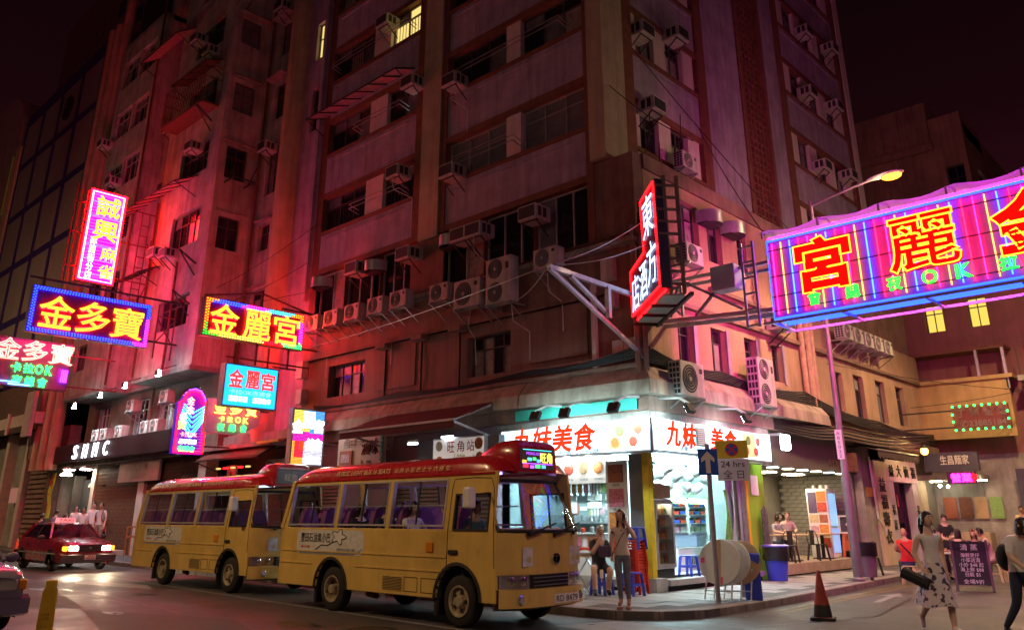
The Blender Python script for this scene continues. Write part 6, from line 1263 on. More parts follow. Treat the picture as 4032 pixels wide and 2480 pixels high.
fb('base', 'shop_white', (-.95, .95, -.5, .25, 0, .5)); fb('case_glow', glow('case_blue', (.6,.7,.9), (.4,.65,1), .8), (-.94, .94, .1, .2, .5, .82)); fb('case_floor', 'shop_white', (-.95, .95, -.48, .1, .5, .54))
b = MB(); b.grid([[(x_, y_, z_) for x_ in (-.95, .95)] for y_, z_ in ((-.5, .52), (-.47, .7), (-.36, .82), (-.2, .86))]); b.build('curved_pane', 'lens_clear', f2, smooth=True)
mat('basket_blue', (.03,.10,.55), .4, var=.1); mat('basket_red', (.55,.06,.03), .4, var=.1); mat('greens', (.10,.26,.05), .6, var=.6, scale=18); mat('box_clear', (.70,.74,.78), .3, var=.2, scale=6)
for r_, z_ in enumerate((.92, 1.14, 1.36, 1.55)):
    fb('shelf', 'galv', (-.94, .94, -.25, .24, z_-.02, z_))
    for i in range(6):
        x_ = -.8+i*.31+(.1 if i > 2 else 0)
        if r_ == 0: fb('tub', 'box_clear', (x_-.12, x_+.12, -.2, .1, z_, z_+.13))
        else:
            b = MB(); b.prism([(x_-.11, z_), (x_+.11, z_), (x_+.14, z_+.08), (x_-.14, z_+.08)], -.22, .12, 'xz'); b.build('basket', ('basket_blue', 'basket_red')[(i+r_) % 2], f2); b = MB(); b.ball((x_, -.05, z_+.09), .1, 8, 5, (1.1, 1, .5)); b.build('food', ('greens', 'food_pale', 'food_red')[(i*2+r_) % 3] if r_ < 3 else 'greens', f2, smooth=True)
for k in range(10): fb('grille_slot', 'black_rubber', (-.5+k*.08, -.47+k*.08, -.51, -.501, .15, .35))
bx_ = thing('cardboard_box', 'brown cardboard boxes on top of the tall drinks fridge', 'box', (-11.0, 16.35, FZ+1.70)); mat('cardboard', (.42,.28,.15), .8, var=.15, scale=6); MB().box(-.35, .28, -.3, .1, 0, .32).build('carton', 'cardboard', bx_); MB().box(-.3, .25, .12, .4, 0, .3).build('carton', 'cardboard', bx_)
mat('bag_white', (.68,.72,.70), .35, var=.15, scale=4)
ORD = ('first', 'second', 'third', 'fourth', 'fifth', 'sixth', 'seventh', 'eighth', 'ninth', 'tenth', 'eleventh', 'twelfth')
for k in range(12):
    y_ = 16.75+k*.23; z_ = (2.36, 2.62, 2.80)[k % 3]; r_ = .15+.03*((k*7) % 3); x_ = -11.15-.12*(k % 2); b = MB(); b.ball((x_, y_, z_), r_, 12, 8, (1, 1.1, .9)); b.v = [(p[0]+.025*math.sin(16*p[1]+9*p[2]), p[1]+.025*math.sin(15*p[2]+k), p[2]+.02*math.sin(19*p[0]+13*p[1])) for p in b.v]
    tag(b.build('foam_cup_bag', 'bag_white', None, smooth=True), ORD[k]+' white plastic bag of foam cups from the yellow post, under the shop ceiling', 'bag', 'bags under the food shop ceiling')
b = MB(); b.box(-10.9, -10.84, 16.3, 19.0, 2.98, 3.02); b.build('ceiling_tube', 'tube_white', fs, world=True)  # extra tube, added in front to light the foam cup bags
for k in range(7): sb(fs, 'wall_notice', ('poster_cream', 'food_red', 'white_plastic', 'sticker_yellow', 'poster_pink', 'food_green', 'plate_white')[k], (-14.95+k*.3, -14.72+k*.3, 17.87, 17.89, 1.62+.1*(k % 3), 1.92+.12*(k % 2)))
for k in range(10): sb(fs, 'wall_poster', ('food_red', 'poster_cream', 'food_orange', 'sign_yellow_dull', 'food_pink', 'food_brown', 'poster_cream', 'food_green', 'food_pale', 'food_red')[k] if k != 3 else 'food_orange', (-15.1+k*.215, -14.92+k*.215, 17.872, 17.89, 2.28, 2.5+.06*(k % 3)))
for k in range(8): b = MB(); b.bar((-14.9+k*.2, 17.2, 2.48), (-14.9+k*.2, 17.2, 2.22), .02); b.ball((-14.9+k*.2, 17.2, 2.2), .05, 8, 5, (1, .4, .8)); b.build('ladle', 'galv', fs, world=True)
for k in range(9): b = MB(); b.lathe([(.05, 0), (.06, .1+.03*(k % 3)), (.0, .12+.03*(k % 3))], 10, (-14.7+k*.28, 16.3, 1.29)); b.build('sauce_pot', ('plastic_red', 'galv', 'food_orange')[k % 3], fs, world=True)
for k in range(6): b = MB(); b.lathe([(.09, 0), (.11, .14), (.1, .15), (0, .15)], 12, (-14.8+k*.3, 17.6, 1.54)); b.build('pot', 'galv', fs, world=True, smooth=True)
for k, (x_, y_) in enumerate(((-10.55, 18.95), (-10.55, 19.3))):
    b = MB(); b.grid([[(x_+.05*math.sin(i+j), y_-.1+.06*i+.02*math.sin(j), 2.3-j*.3) for i in range(5)] for j in range(5)]); tag(b.build('apron', ('greens', 'shop_grey')[k], None, smooth=True), ('dark green apron hanging by the shop doorway', 'grey apron hanging by the shop doorway post')[k], 'apron')
hb_ = thing('hanging_skateboard', 'skateboard with red and pale wheels hung on the lime green wall', 'skateboard', (-10.45, 20.7, .75)); b = MB(); b.prism([(-.13, 0), (.13, 0), (.16, .2), (.15, 1.0), (.0, 1.2), (-.14, 1.05), (-.17, .2)], 0, .03, 'yz'); b.build('deck', mat('deck_print', (.10,.10,.10), .5, var=.9, scale=14), hb_)
for y_, z_, m_ in ((-.16, .02, 'basket_red'), (.12, .0, 'white_plastic'), (.2, .06, 'white_plastic')): b = MB(); b.lathe([(.06, 0), (.06, .05), (0, .05)], 12, (.03, y_, z_), 'x'); b.build('wheel', m_, hb_)
# stools
def stool(m, name='plastic_stool', h=.45):
    t = thing(name, 'stool', 'stool'); k = h/.45
    MB().box(-.14, .14, -.14, .14, h-.03, h).build('seat', m, t, bevel=.015)
    for sx_ in (-1, 1):
        for sy in (-1, 1): b = MB(); b.prism([(-.028, 0), (.028, 0), (.035, h-.03), (-.035, h-.03)], -.012, .012, 'xz'); b.v = [(p[0]+sx_*(.17-.045*p[2]/h), p[1]+sy*(.17-.04*p[2]/h), p[2]) for p in b.v]; b.build('leg', m, t)
    for s_ in (-1, 1): MB().box(-.14, .14, s_*.145-.008, s_*.145+.008, h*.42, h*.52).build('rung', m, t); MB().box(s_*.145-.008, s_*.145+.008, -.14, .14, h*.42, h*.52).build('rung', m, t)
    return t
mat('plastic_blue', (.05,.08,.60), .35, var=.1); mat('plastic_lime', (.55,.60,.28), .4, var=.12); mat('plastic_orange', (.65,.16,.05), .4, var=.1)
SB = Once(stool('plastic_blue'))
for lab, loc in (('blue plastic stool on the shop step by the drinks fridge', (-10.75, 17.35, FZ)), ('blue plastic stool right behind the woman on the phone', (-10.42, 14.62, KZ)), ('blue plastic stool beneath the seated man', (-11.0, 14.35, KZ)), ('blue plastic stool on top of the red stool stack', (-10.6, 15.05, 1.0)),):
    SB.put(loc, rnd.uniform(-.3, .3), lab, 'blue plastic stools')
SR = Once(stool('plastic_red'))
for k in range(11): SR.put((-10.62+rnd.uniform(-.01, .01), 15.05, KZ+.06*k), rnd.uniform(-.05, .05), 'red plastic stool, '+('lowest', 'second', 'third', 'fourth', 'fifth', 'sixth', 'seventh', 'eighth', 'ninth', 'tenth', 'topmost')[k]+' from the ground in the stack by the yellow post', 'stacked red stools')
tb1 = thing('folding_table', 'small folding table with red tray and food in front of the food shop', 'table', (-11.9, 15.0, KZ)); MB().box(-.4, .4, -.4, .4, .70, .73).build('top', mat('table_wood', (.50,.36,.20), .5, var=.2, scale=6), tb1); 
for s_ in (-1, 1): b = MB(); b.bar((-.3, s_*.3, 0), (.3, s_*.3, .7), .025); b.bar((.3, s_*.3, 0), (-.3, s_*.3, .7), .025); b.build('leg', 'galv', tb1)
tag(MB().box(-12.15, -11.75, 15.0, 15.3, KZ+.73, KZ+.88).build('tray', 'plastic_red', None, bevel=.02), 'red plastic tray on the folding table', 'tray')
b = MB(); b.lathe([(.03, 0), (.045, .14), (.045, .15), (0, .15)], 10, (-11.6, 14.8, KZ+.73)); b.tube([(-11.6, 14.8, KZ+.8), (-11.57, 14.8, KZ+1.02)], .006, 4); tag(b.build('drink_cup', mat('tea', (.30,.06,.02), .2, var=.1), None, smooth=True), 'plastic cup of dark tea with a straw on the folding table', 'cup')
b = MB(); b.ball((-11.75, 14.75, KZ+.78), .13, 10, 6, (1.2, 1, .45)); tag(b.build('takeaway_bag', 'bag_white', None, smooth=True), 'white crumpled takeaway bag on the folding table', 'bag')
b = MB(); rows = [[(-10.95+.35*i, 15.35+.05*math.sin(2*i+j), .75+.16*j) for i in (0, .4, .8, 1.2)] for j in range(4)]; b.grid(rows); tag(b.build('bin_liner', mat('liner_black', (.02,.02,.022), .25, var=.2), None, smooth=True), 'black plastic sheet draped over the stacked red stools', 'plastic sheet')
# round folding tables leaned on the sign pole
mat('laminate', (.60,.60,.55), .4, var=.1, scale=3); mat('pink_tape', (.75,.05,.25), .5, var=0)
for k, (x_, y_, ang, lab) in enumerate(((-8.62, 14.98, 12, 'nearest round folding table top with pink tape, leaning on the arrow sign pole'), (-8.5, 15.12, 16, 'second round folding table top leaning behind the nearest one'), (-8.36, 15.26, 20, 'third round folding table top, brown edged, leaning behind the others'))):
    t = thing('round_table_top', lab, 'table', (x_, y_, KZ+.27), R(10), 'folded tables by the sign pole'); b = MB(); b.xf = Matrix.Rotation(R(-ang), 4, 'X'); b.lathe([(.42, -.012), (.43, 0), (.42, .012)], 28, (0, 0, .43), 'y'); b.build('top', 'laminate' if k < 2 else 'cardboard', t, smooth=True, ang=30)
    b = MB(); b.tube([(-.25, .1, .3), (-.3, -.05, -.25)], .015, 6); b.tube([(.25, .1, .3), (.22, -.02, -.25)], .015, 6); b.tube([(-.3, -.05, -.1), (.22, -.02, -.1)], .012, 6); b.build('leg', 'galv', t)
    if k == 0: b = MB(); b.xf = Matrix.Rotation(R(-ang), 4, 'X'); b.box(-.02, .07, -.016, -.013, .02, .15); b.build('tape', 'pink_tape', t); b = MB(); b.xf = Matrix.Rotation(R(-ang), 4, 'X'); b.box(-.38, -.3, -.016, -.013, .40, .5); b.build('tape', 'pink_tape', t); b = MB(); b.xf = Matrix.Rotation(R(-ang), 4, 'X'); b.box(-.08, .03, -.017, -.013, .02, .84); b.build('tape', 'cardboard', t)
b = MB(); b.box(-8.35, -8.0, 15.45, 15.5, KZ, KZ+.85); tag(b.build('folded_stool', 'plastic_blue', None, bevel=.02), 'folded dark blue plastic panel standing behind the round table tops', 'folded stool')
# traffic signs
mat('sign_blue', (.02,.10,.50), .4, var=.06); mat('sign_yellow', (.75,.55,.02), .4, var=.05); mat('pole_grey', (.34,.33,.36), .5, .5, var=.25, scale=5, streak=.3); mat('sign_red', (.60,.03,.03), .4, var=0)
p1 = thing('one_way_sign', 'blue one-way sign with a white upward arrow on a grey pole', 'road sign', (-8.44, 14.58, KZ), R(28)); MB().lathe([(.045, 0), (.045, 2.9), (0, 2.91)], 10).build('pole', 'pole_grey', p1, smooth=True); pl = MB().box(-.19, .19, -.075, -.06, 2.30, 2.80).build('plate', 'sign_blue', p1)
MB().prism([(-.045, 2.34), (.045, 2.34), (.045, 2.60), (.13, 2.54), (.13, 2.62), (0, 2.76), (-.13, 2.62), (-.13, 2.54), (-.045, 2.60)], -.079, -.076).build('arrow', 'white_plastic', pl)
p2 = thing('no_stopping_sign', 'yellow no-stopping sign above a white 24 hrs plate on a grey pole', 'road sign', (-8.62, 15.9, KZ), R(28)); MB().lathe([(.045, 0), (.045, 2.3), (0, 2.31)], 10).build('pole', 'pole_grey', p2, smooth=True)
y_ = MB().box(-.33, .33, -.075, -.06, 2.69, 3.06).build('upper_plate', 'sign_yellow', p2, bevel=.01); w_ = MB().box(-.33, .33, -.075, -.06, 2.24, 2.68).build('lower_plate', 'white_plastic', p2, bevel=.01)
MB().lathe([(.135, -.076), (.135, -.079), (0, -.079)], 24, (0, 0, 2.87), 'y').build('disc', 'sign_red', y_); 
for k in range(4): a_ = R(90*k); MB().prism([(.02*math.cos(a_)+.105*math.cos(a_+R(s_)), 2.87+.02*math.sin(a_)+.085*math.sin(a_+R(s_))) for s_ in (-34, -15, 0, 15, 34)]+[(.02*math.cos(a_), 2.87+.02*math.sin(a_))], -.082, -.0795).build('disc_mark', 'sign_blue', y_)
text('24 hrs', .48, .12, (0, -.078, 2.575), 'print_black', w_, offset=.008); text('全 日', .42, .17, (0, -.078, 2.37), 'print_black', w_, offset=.004)
# cones, bins, wet-floor sign
def cone(label, loc, m, sc_=1, dirty=True):
    t = thing('traffic_cone', label, 'traffic cone', loc, R(20), 'traffic cones'); MB().prism([(-.17, -.2), (.17, -.2), (.2, -.17), (.2, .17), (.17, .2), (-.17, .2), (-.2, .17), (-.2, -.17)], 0, .05, 'xy').build('base', 'black_rubber', t, bevel=.01)
    MB().lathe([(.15, .05), (.135, .18), (.03, .76), (.024, .78), (0, .78)], 18).build('body', m, t, smooth=True, ang=40); MB().lathe([(.151, .06), (.136, .185), (.122, .25), (.12, .25)], 18).build('sleeve', 'black_rubber', t, smooth=True); t.scale = (sc_,)*3
mat('cone_dirty', (.34,.05,.035), .6, var=.4, scale=6, streak=.4); mat('cone_orange', (.75,.14,.03), .5, var=.15)
cone('grimy dark red traffic cone standing in the side-street mouth', (-6.38, 14.43, 0), 'cone_dirty'); cone('bright orange traffic cone near the man in a dark suit', (-40.9, 12.1, KZ*0), 'cone_orange')
ws_ = thing('wet_floor_sign', 'tall yellow folding caution sign standing on the road', 'caution sign', (-10.6, 3.57, 0), R(62)); ws_.scale = (.62, .8, .9); mat('caution_yellow', (.62,.40,.03), .45, var=.15)
for s_ in (-1, 1): b = MB(); b.xf = Matrix.Rotation(R(6*s_), 4, 'X'); b.prism([(-.17, .0), (.17, .0), (.115, .95), (.085, 1.0), (-.085, 1.0), (-.115, .95)], s_*.055-.012, s_*.055+.012); b.build('leaf', 'caution_yellow', ws_, bevel=.01)
MB().box(-.09, .09, -.06, .06, .98, 1.08).build('cap', 'caution_yellow', ws_, bevel=.02); text('小心地滑\nCAUTION', .16, .085, (0, -.135, .67), 'print_black', ws_, rx=R(-6)); b = MB(); b.tube([(-.11, -.155, .32), (.11, -.155, .32), (0, -.14, .52)], .008, 4, closed=True); b.tube([(-.03, -.15, .37), (.0, -.15, .43), (.03, -.15, .37)], .006, 4); b.build('warning_mark', 'print_black', ws_)
def bin_(name, label, loc, m, lid, r0, r1, h):
    t = thing(name, label, 'bin', loc); MB().lathe([(r0, 0), (r1*.97, h*.8), (r1, h), (r1-.02, h), (r0-.02, .03), (0, .03)], 20).build('body', m, t, smooth=True, ang=40)
    b = MB(); b.lathe([(r1+.005, h*.62), (r1+.012, h*.66), (r1+.012, h+.0), (r1+.02, h+.02), (r1-.03, h+.02), (r1-.05, h*.9)], 20); b.v = [(p[0]*(1+.03*math.sin(9*p[2]+7*p[0])), p[1]*(1+.03*math.sin(8*p[2]+6*p[1])), p[2]+.015*math.sin(14*p[0])) for p in b.v]; b.build('liner', 'liner_black', t, smooth=True)
    if lid: MB().lathe([(r1+.03, h+.02), (r1+.035, h+.05), (r1-.04, h+.075), (0, h+.085)], 20).build('lid', lid, t, smooth=True, ang=40)
    return t
bin_('blue_bin', 'round blue litter bin with a purple lid and black liner before the café deck', (-10.15, 20.55, KZ), 'plastic_blue', mat('plastic_violet', (.10,.08,.55), .35, var=.1), .24, .32, .78)
gbn = bin_('grey_bin', 'grey wheeled litter bin with a bulging liner behind the street lamp', (-8.55, 22.35, KZ+.08), mat('plastic_grey', (.16,.15,.15), .5, var=.2), None, .2, .26, .8); 
for s_ in (-1, 1): MB().box(s_*.13-.03, s_*.13+.03, -.2, -.12, -.08, .0).build('castor', 'black_rubber', gbn)
# ================================================================ people
SK = [mat('skin_light', (.64,.43,.33), .55, var=.06), mat('skin_tan', (.48,.29,.19), .55, var=.06)]
mat('hair_black', (.018,.014,.012), .45, var=.2, scale=30); mat('hair_auburn', (.10,.035,.02), .45, var=.2, scale=30); mat('hair_grey', (.22,.21,.20), .6, var=.3, scale=30)
def cloth(n, c, var=.12, scale=8): return mat('cloth_'+n, c, .85, var=var, scale=scale, bump=.2)
cloth('white', (.68,.66,.66)); cloth('black', (.02,.02,.022)); cloth('navy', (.025,.03,.06)); cloth('grey', (.42,.43,.46)); cloth('jean', (.16,.17,.21), .3, 10); cloth('red', (.62,.04,.03)); cloth('pink', (.62,.45,.44)); cloth('purple', (.32,.22,.48)); cloth('denim', (.07,.10,.20)); cloth('khaki', (.30,.25,.18)); cloth('yellow', (.60,.55,.25)); cloth('teal', (.07,.16,.22))
def patterned(n, base, spot, scale, lo):
    m = cloth(n, base); nd = m.node_tree.nodes; l = m.node_tree.links; t = nd.new('ShaderNodeTexCoord'); v = nd.new('ShaderNodeTexNoise'); v.inputs['Scale'].default_value = scale; v.inputs['Detail'].default_value = 1.5
    l.new(t.outputs['Object'], v.inputs['Vector']); r = nd.new('ShaderNodeMapRange'); r.inputs[1].default_value = lo; r.inputs[2].default_value = lo+.04; l.new(v.outputs[0], r.inputs[0]); mx = nd.new('ShaderNodeMix'); mx.data_type = 'RGBA'; mx.inputs[6].default_value = (*base, 1); mx.inputs[7].default_value = (*spot, 1); l.new(r.outputs[0], mx.inputs[0]); l.new(mx.outputs[2], nd['Principled BSDF'].inputs['Base Color']); return m
patterned('blouse', (.66,.58,.50), (.10,.05,.06), 9, .63); patterned('floral', (.62,.56,.60), (.07,.05,.10), 13, .53)
m = cloth('stripe', (.66,.64,.62)); nd = m.node_tree.nodes; wv = nd.new('ShaderNodeTexWave'); wv.bands_direction = 'Z'; wv.inputs['Scale'].default_value = 9; tcn = nd.new('ShaderNodeTexCoord'); m.node_tree.links.new(tcn.outputs['Object'], wv.inputs[0]); mxn = nd.new('ShaderNodeMix'); mxn.data_type = 'RGBA'; mxn.inputs[6].default_value = (.66,.62,.6,1); mxn.inputs[7].default_value = (.35,.12,.12,1); m.node_tree.links.new(wv.outputs[1], mxn.inputs[0]); m.node_tree.links.new(mxn.outputs[2], nd['Principled BSDF'].inputs['Base Color'])
STAND = dict(pel=(0,0,.93), wai=(0,.005,1.08), che=(0,.01,1.27), nec=(0,.015,1.45), hea=(0,-.005,1.55), sL=(.165,.01,1.385), eL=(.215,.03,1.12), wL=(.22,-.04,.89), fL=(.215,-.07,.81), sR=(-.165,.01,1.385), eR=(-.215,.03,1.12), wR=(-.22,-.04,.89), fR=(-.215,-.07,.81),
             hL=(.088,0,.89), kL=(.10,-.015,.49), aL=(.105,.02,.09), tL=(.115,-.14,.035), hR=(-.088,0,.89), kR=(-.10,-.015,.49), aR=(-.105,.02,.09), tR=(-.115,-.14,.035))
def sit(h=.45, lean=.0, knee=.42, spread=.12):
    d = dict(STAND); dz = h+.09-.93
    for k in ('pel', 'wai', 'che', 'nec', 'hea', 'sL', 'eL', 'wL', 'fL', 'sR', 'eR', 'wR', 'fR', 'hL', 'hR'):
        x_, y_, z_ = d[k]; d[k] = (x_, y_-lean*max(0, z_-.93)*1.4, z_+dz)
    for s_, k in ((1, 'L'), (-1, 'R')): d['k'+k] = (s_*spread, -knee, h+.06); d['a'+k] = (s_*spread, -knee+.02, .09); d['t'+k] = (s_*(spread+.01), -knee-.14, .035)
    for s_, k in ((1, 'L'), (-1, 'R')): d['e'+k] = (s_*.23, -.10-lean*.3, h+.36); d['w'+k] = (s_*.12, -.32-lean*.3, h+.32); d['f'+k] = (s_*.08, -.40-lean*.3, h+.31)
    return d
BON = [('pel','wai','T'),('wai','che','T'),('che','nec','N'),('nec','hea','K'),('che','sL','T'),('sL','eL','U'),('eL','wL','F'),('wL','fL','H'),('che','sR','T'),('sR','eR','U'),('eR','wR','F'),('wR','fR','H'),('pel','hL','Q'),('hL','kL','P'),('kL','aL','S'),('aL','tL','B'),('pel','hR','Q'),('hR','kR','P'),('kR','aR','S'),('aR','tR','B')]
RAD = dict(pel=.125, wai=.112, che=.135, nec=.056, hea=.054, sL=.068, eL=.043, wL=.03, fL=.028, hL=.092, kL=.06, aL=.042, tL=.034)
def person(label, loc, rz, pose=None, skin=0, top='cloth_white', legs='cloth_denim', shoe='black_rubber', hair='hair_black', style='short', sleeve=.62, leglen=1.0, h=1.0, fat=1.0, look=0., tilt=0., group=None, top_to=.0, woman=False):
    J = dict(STAND); J.update(pose or {}); names = list(STAND); me = bpy.data.meshes.new('body')
    me.from_pydata([J[n] for n in names], [(names.index(a), names.index(b)) for a, b, _ in BON], [])
    ob = bpy.data.objects.new('body', me); TXS.collection.objects.link(ob); ob.modifiers.new('s', 'SKIN'); ss = ob.modifiers.new('d', 'SUBSURF'); ss.levels = 2
    for i, n in enumerate(names):
        r = RAD.get(n) or RAD[n[0]+'L']; f = fat if n in ('pel', 'wai', 'che', 'hL', 'hR') else (1+(fat-1)*.5)
        if woman: f *= {'wai': .86, 'che': .9, 'sL': .8, 'sR': .8, 'pel': 1.03}.get(n, .88)
        dep = .78 if n in ('che', 'wai') else .85 if n == 'pel' else 1
        me.skin_vertices[0].data[i].radius = (r*f*1.12, r*f*1.12*(dep if n in ('che', 'wai', 'pel') else 1)); me.skin_vertices[0].data[i].use_root = (n == 'pel')
    TXS.view_layers[0].update(); m2 = bpy.data.meshes.new_from_object(ob.evaluated_get(TXS.view_layers[0].depsgraph)); bm = bmesh.new(); bm.from_mesh(m2)                               # cut clean hems at waist, sleeves and trouser ends
    cuts = [(Vector(J['pel'])-(Vector(J['wai'])-Vector(J['pel'])).normalized()*.005, Vector(J['wai'])-Vector(J['pel']))]
    for s_ in 'LR':
        if sleeve < 1: a_, c_ = Vector(J['s'+s_]), Vector(J['e'+s_]); cuts.append((a_.lerp(c_, sleeve), c_-a_))
        if leglen < 1:
            a_, c_ = (Vector(J['k'+s_]), Vector(J['a'+s_])) if leglen >= .5 else (Vector(J['h'+s_]), Vector(J['k'+s_])); cuts.append((a_.lerp(c_, (leglen-.5)*2 if leglen >= .5 else leglen*2), c_-a_))
    for co, no in cuts: bmesh.ops.bisect_plane(bm, geom=bm.verts[:]+bm.edges[:]+bm.faces[:], plane_co=co, plane_no=no.normalized(), dist=1e-5)
    bm.verts.index_update(); V_ = [v.co.copy() for v in bm.verts]; F_ = [tuple(v.index for v in f.verts) for f in bm.faces]; bm.free()
    bpy.data.objects.remove(ob); bpy.data.meshes.remove(me); bpy.data.meshes.remove(m2)
    b = MB(); b.v = [tuple(v) for v in V_]; b.f = list(F_); nb = len(F_)
    H0 = Vector(J['hea']); N0 = Vector(J['nec']); ax = (H0-N0).normalized(); HM = Matrix.Translation(H0+ax*.075) @ Matrix.Rotation(look, 4, 'Z') @ Matrix.Rotation(tilt, 4, 'X')
    b.xf = HM; b.ball((0, -.012, 0), .1, 14, 12, (.76, .93, 1.17)); b.ball((0, -.03, -.055), .07, 10, 8, (.78, .85, .85)); b.ball((0, -.108, -.015), .02, 8, 6, (.7, 1, 1.3))
    for s_ in (-1, 1): b.ball((s_*.077, .0, -.01), .026, 8, 6, (.4, .7, 1.15))
    b.xf = None
    for s_ in 'LR':                                                  # five fingers on each hand
        wv_, fv = Vector(J['w'+s_]), Vector(J['f'+s_]); d = (fv-wv_).normalized(); side = d.cross(Vector((0, 1, 0) if abs(d.y) < .8 else (1, 0, 0))).normalized()
        for k in range(4): p = fv+side*(.026-.0175*k)-d*.01; ln = (.055, .068, .064, .048)[k]; q = d+Vector((0, -.35, 0)); b.tube([p, p+d*ln*.5, p+d*ln*.5+q*ln*.4], [.0095, .009, .007], 5)
        p = wv_+d*.03+side*.03; b.tube([p, p+side*.025+d*.03, p+side*.03+d*.06], [.011, .0105, .008], 5)
    o = b.build('person', SK[skin], None, smooth=True, ang=80); o.location = loc; o.rotation_euler = (0, 0, rz); o.scale = (h, h, h); me = o.data
    for m_ in (top, legs, shoe): me.materials.append(MATS[m_] if isinstance(m_, str) else m_)
    seg = [(Vector(J[a]), Vector(J[c]), k) for a, c, k in BON]
    ax0 = (Vector(J['wai'])-Vector(J['pel'])).normalized()
    for pi in range(nb):
        c = me.polygons[pi].center; best = None
        for a, e_, k in seg:
            d = e_-a; t = max(0, min(1, (c-a).dot(d)/d.length_squared)); q = (c-(a+d*t)).length
            if best is None or q < best[0]: best = (q, k, t)
        q, k, t = best; mi = 0; up_ = (c-Vector(J['pel'])).dot(ax0)
        if k in 'TQ': mi = 1 if up_ > -.005 else (2 if leglen > 0 else 0)
        elif k == 'P' and t < .25 and up_ > -.005 and abs(c.y-J['pel'][1]) < .17: mi = 1
        elif k == 'N': mi = 1 if t < .62 else 0
        elif k == 'U': mi = 1 if t < sleeve*1.0 or sleeve >= 1 else 0
        elif k == 'F': mi = 1 if sleeve >= 2 else 0
        elif k == 'P': mi = 2 if (leglen >= .5 or t < leglen*2) else 0
        elif k == 'S': mi = 2 if t < (leglen-.5)*2 else 0
        elif k == 'B': mi = 3
        me.polygons[pi].material_index = mi
    tag(o, label, 'person', group)
    # face and hair ride on the head
    fm = MB(); fm.xf = HM
    for s_ in (-1, 1): fm.ball((s_*.030, -.094, .012), .0095, 6, 5, (1.3, .6, .7)); fm.box(s_*.030-.017, s_*.030+.017, -.102, -.094, .033, .039)
    fm.build('eyes', 'hair_black', o); fm = MB(); fm.xf = HM; fm.ball((0, -.092, -.058), .02, 8, 5, (1.1, .5, .35)); fm.build('mouth', mat('lip', (.35,.12,.10), .5, var=0), o)
    if style != 'bald':
        hm = MB(); hm.xf = HM; rows = []; n = 18
        long_ = {'short': -.035, 'long': -.30, 'bob': -.14, 'tail': -.085}[style]
        for i in range(8):
            th = i/7; r_ = []
            for k in range(n):
                a_ = 2*math.pi*k/n; fr = max(0, -math.sin(a_))**1.5         # 1 at the face
                zmin = (long_ if fr < .22 else (.06 if fr > .6 else (.03 if style in ('short', 'tail') else long_*.5))); zt = .128; z_ = zt-(zt-zmin)*th; rad = math.sqrt(max(.0, 1-min(1, max(-1, z_/.128))**2)) if z_ > 0 else 1.0-max(0, -z_)*.35
                j = .004*math.sin(7*a_+3*i); r_.append((math.cos(a_)*(.086+j)*max(rad, .05), -.002+math.sin(a_)*(.104+j)*max(rad, .05)+(.015 if z_ < -.05 else 0), z_))
            rows.append(r_)
        hm.grid(rows, True); hm.build('hair', hair, o, smooth=True, ang=80)
        if style == 'tail': hm = MB(); hm.xf = HM; hm.tube([(0, .08, .05), (0, .14, .0), (0, .15, -.12), (0, .12, -.26), (0, .11, -.36)], [.03, .045, .05, .04, .01], 8); hm.build('ponytail', hair, o, smooth=True)
    return o
# woman on the phone
P1 = dict(eL=(.27,-.06,1.20), wL=(.13,-.13,1.47), fL=(.105,-.09,1.55), eR=(-.20,.05,1.14), wR=(-.19,-.02,.93), fR=(-.18,-.04,.86), aL=(.09,.03,.13), tL=(.11,-.13,.09), aR=(-.05,-.01,.13), tR=(-.06,-.17,.09), kL=(.085,-.02,.50), kR=(-.06,-.06,.50))
wm = person('woman in a cream patterned blouse and grey jeans talking on a phone', (-9.05, 12.42, KZ), R(26), P1, 0, 'cloth_blouse', 'cloth_jean', mat('sandal_tan', (.40,.20,.12), .6, var=.2), 'hair_auburn', 'long', .9, .93, .955, woman=True, look=R(-8))
MB().box(.085, .10, -.11, -.03, 1.52, 1.66).build('phone', 'black_rubber', wm)
for x_, y_ in ((.10, -.05), (-.055, -.09)): MB().prism([(x_-.045, y_-.13), (x_+.045, y_-.13), (x_+.04, y_+.11), (x_-.04, y_+.11)], .005, .06, 'xy').build('platform_sole', 'sandal_tan', wm, bevel=.01)
b = MB(); b.tube([(.13, .02, 1.42), (.02, -.13, 1.25), (-.13, -.13, 1.0), (-.17, -.10, .92)], .008, 5); b.build('strap', 'cloth_navy', wm)
tag(MB().box(-.11, .11, -.06, .06, 0, .19).build('shoulder_bag', mat('bag_purple', (.10,.07,.14), .5, var=.2), None, bevel=.03, loc=(-9.28, 12.22, .98)), 'small dark shoulder bag at the hip of the woman on the phone', 'bag')
# seated man with hand to mouth
d = sit(.45, .10, .44, .16); d.update(eR=(-.20,-.24,.80), wR=(-.05,-.22,1.06), fR=(-.02,-.20,1.13), kR=(-.22,-.40,.54), aR=(-.26,-.62,.12), tR=(-.30,-.76,.06), kL=(.14,-.36,.50), aL=(.10,-.28,.09), tL=(.10,-.42,.04))
sm = person('grey-haired man in glasses and black shorts sitting with his hand at his mouth', (-11.05, 14.35, KZ), R(52), d, 1, 'cloth_black', 'cloth_black', 'black_rubber', 'hair_grey', 'short', .75, .44, 1.0, 1.15)
b = MB(); hz = d['hea'][2]+.085
for s_ in (-1, 1): b.tube([(s_*.033+.026*math.cos(a_), d['hea'][1]-.12, hz+.02*math.sin(a_)) for a_ in [2*math.pi*i/10 for i in range(10)]], .004, 4, closed=True)
b.build('glasses', 'black_rubber', sm)
tag(MB().box(-.04, .04, -.006, .006, -.08, .08).build('white_phone', 'white_plastic', None, loc=(-10.72, 13.98, .56)), 'white phone held by the seated man', 'phone')
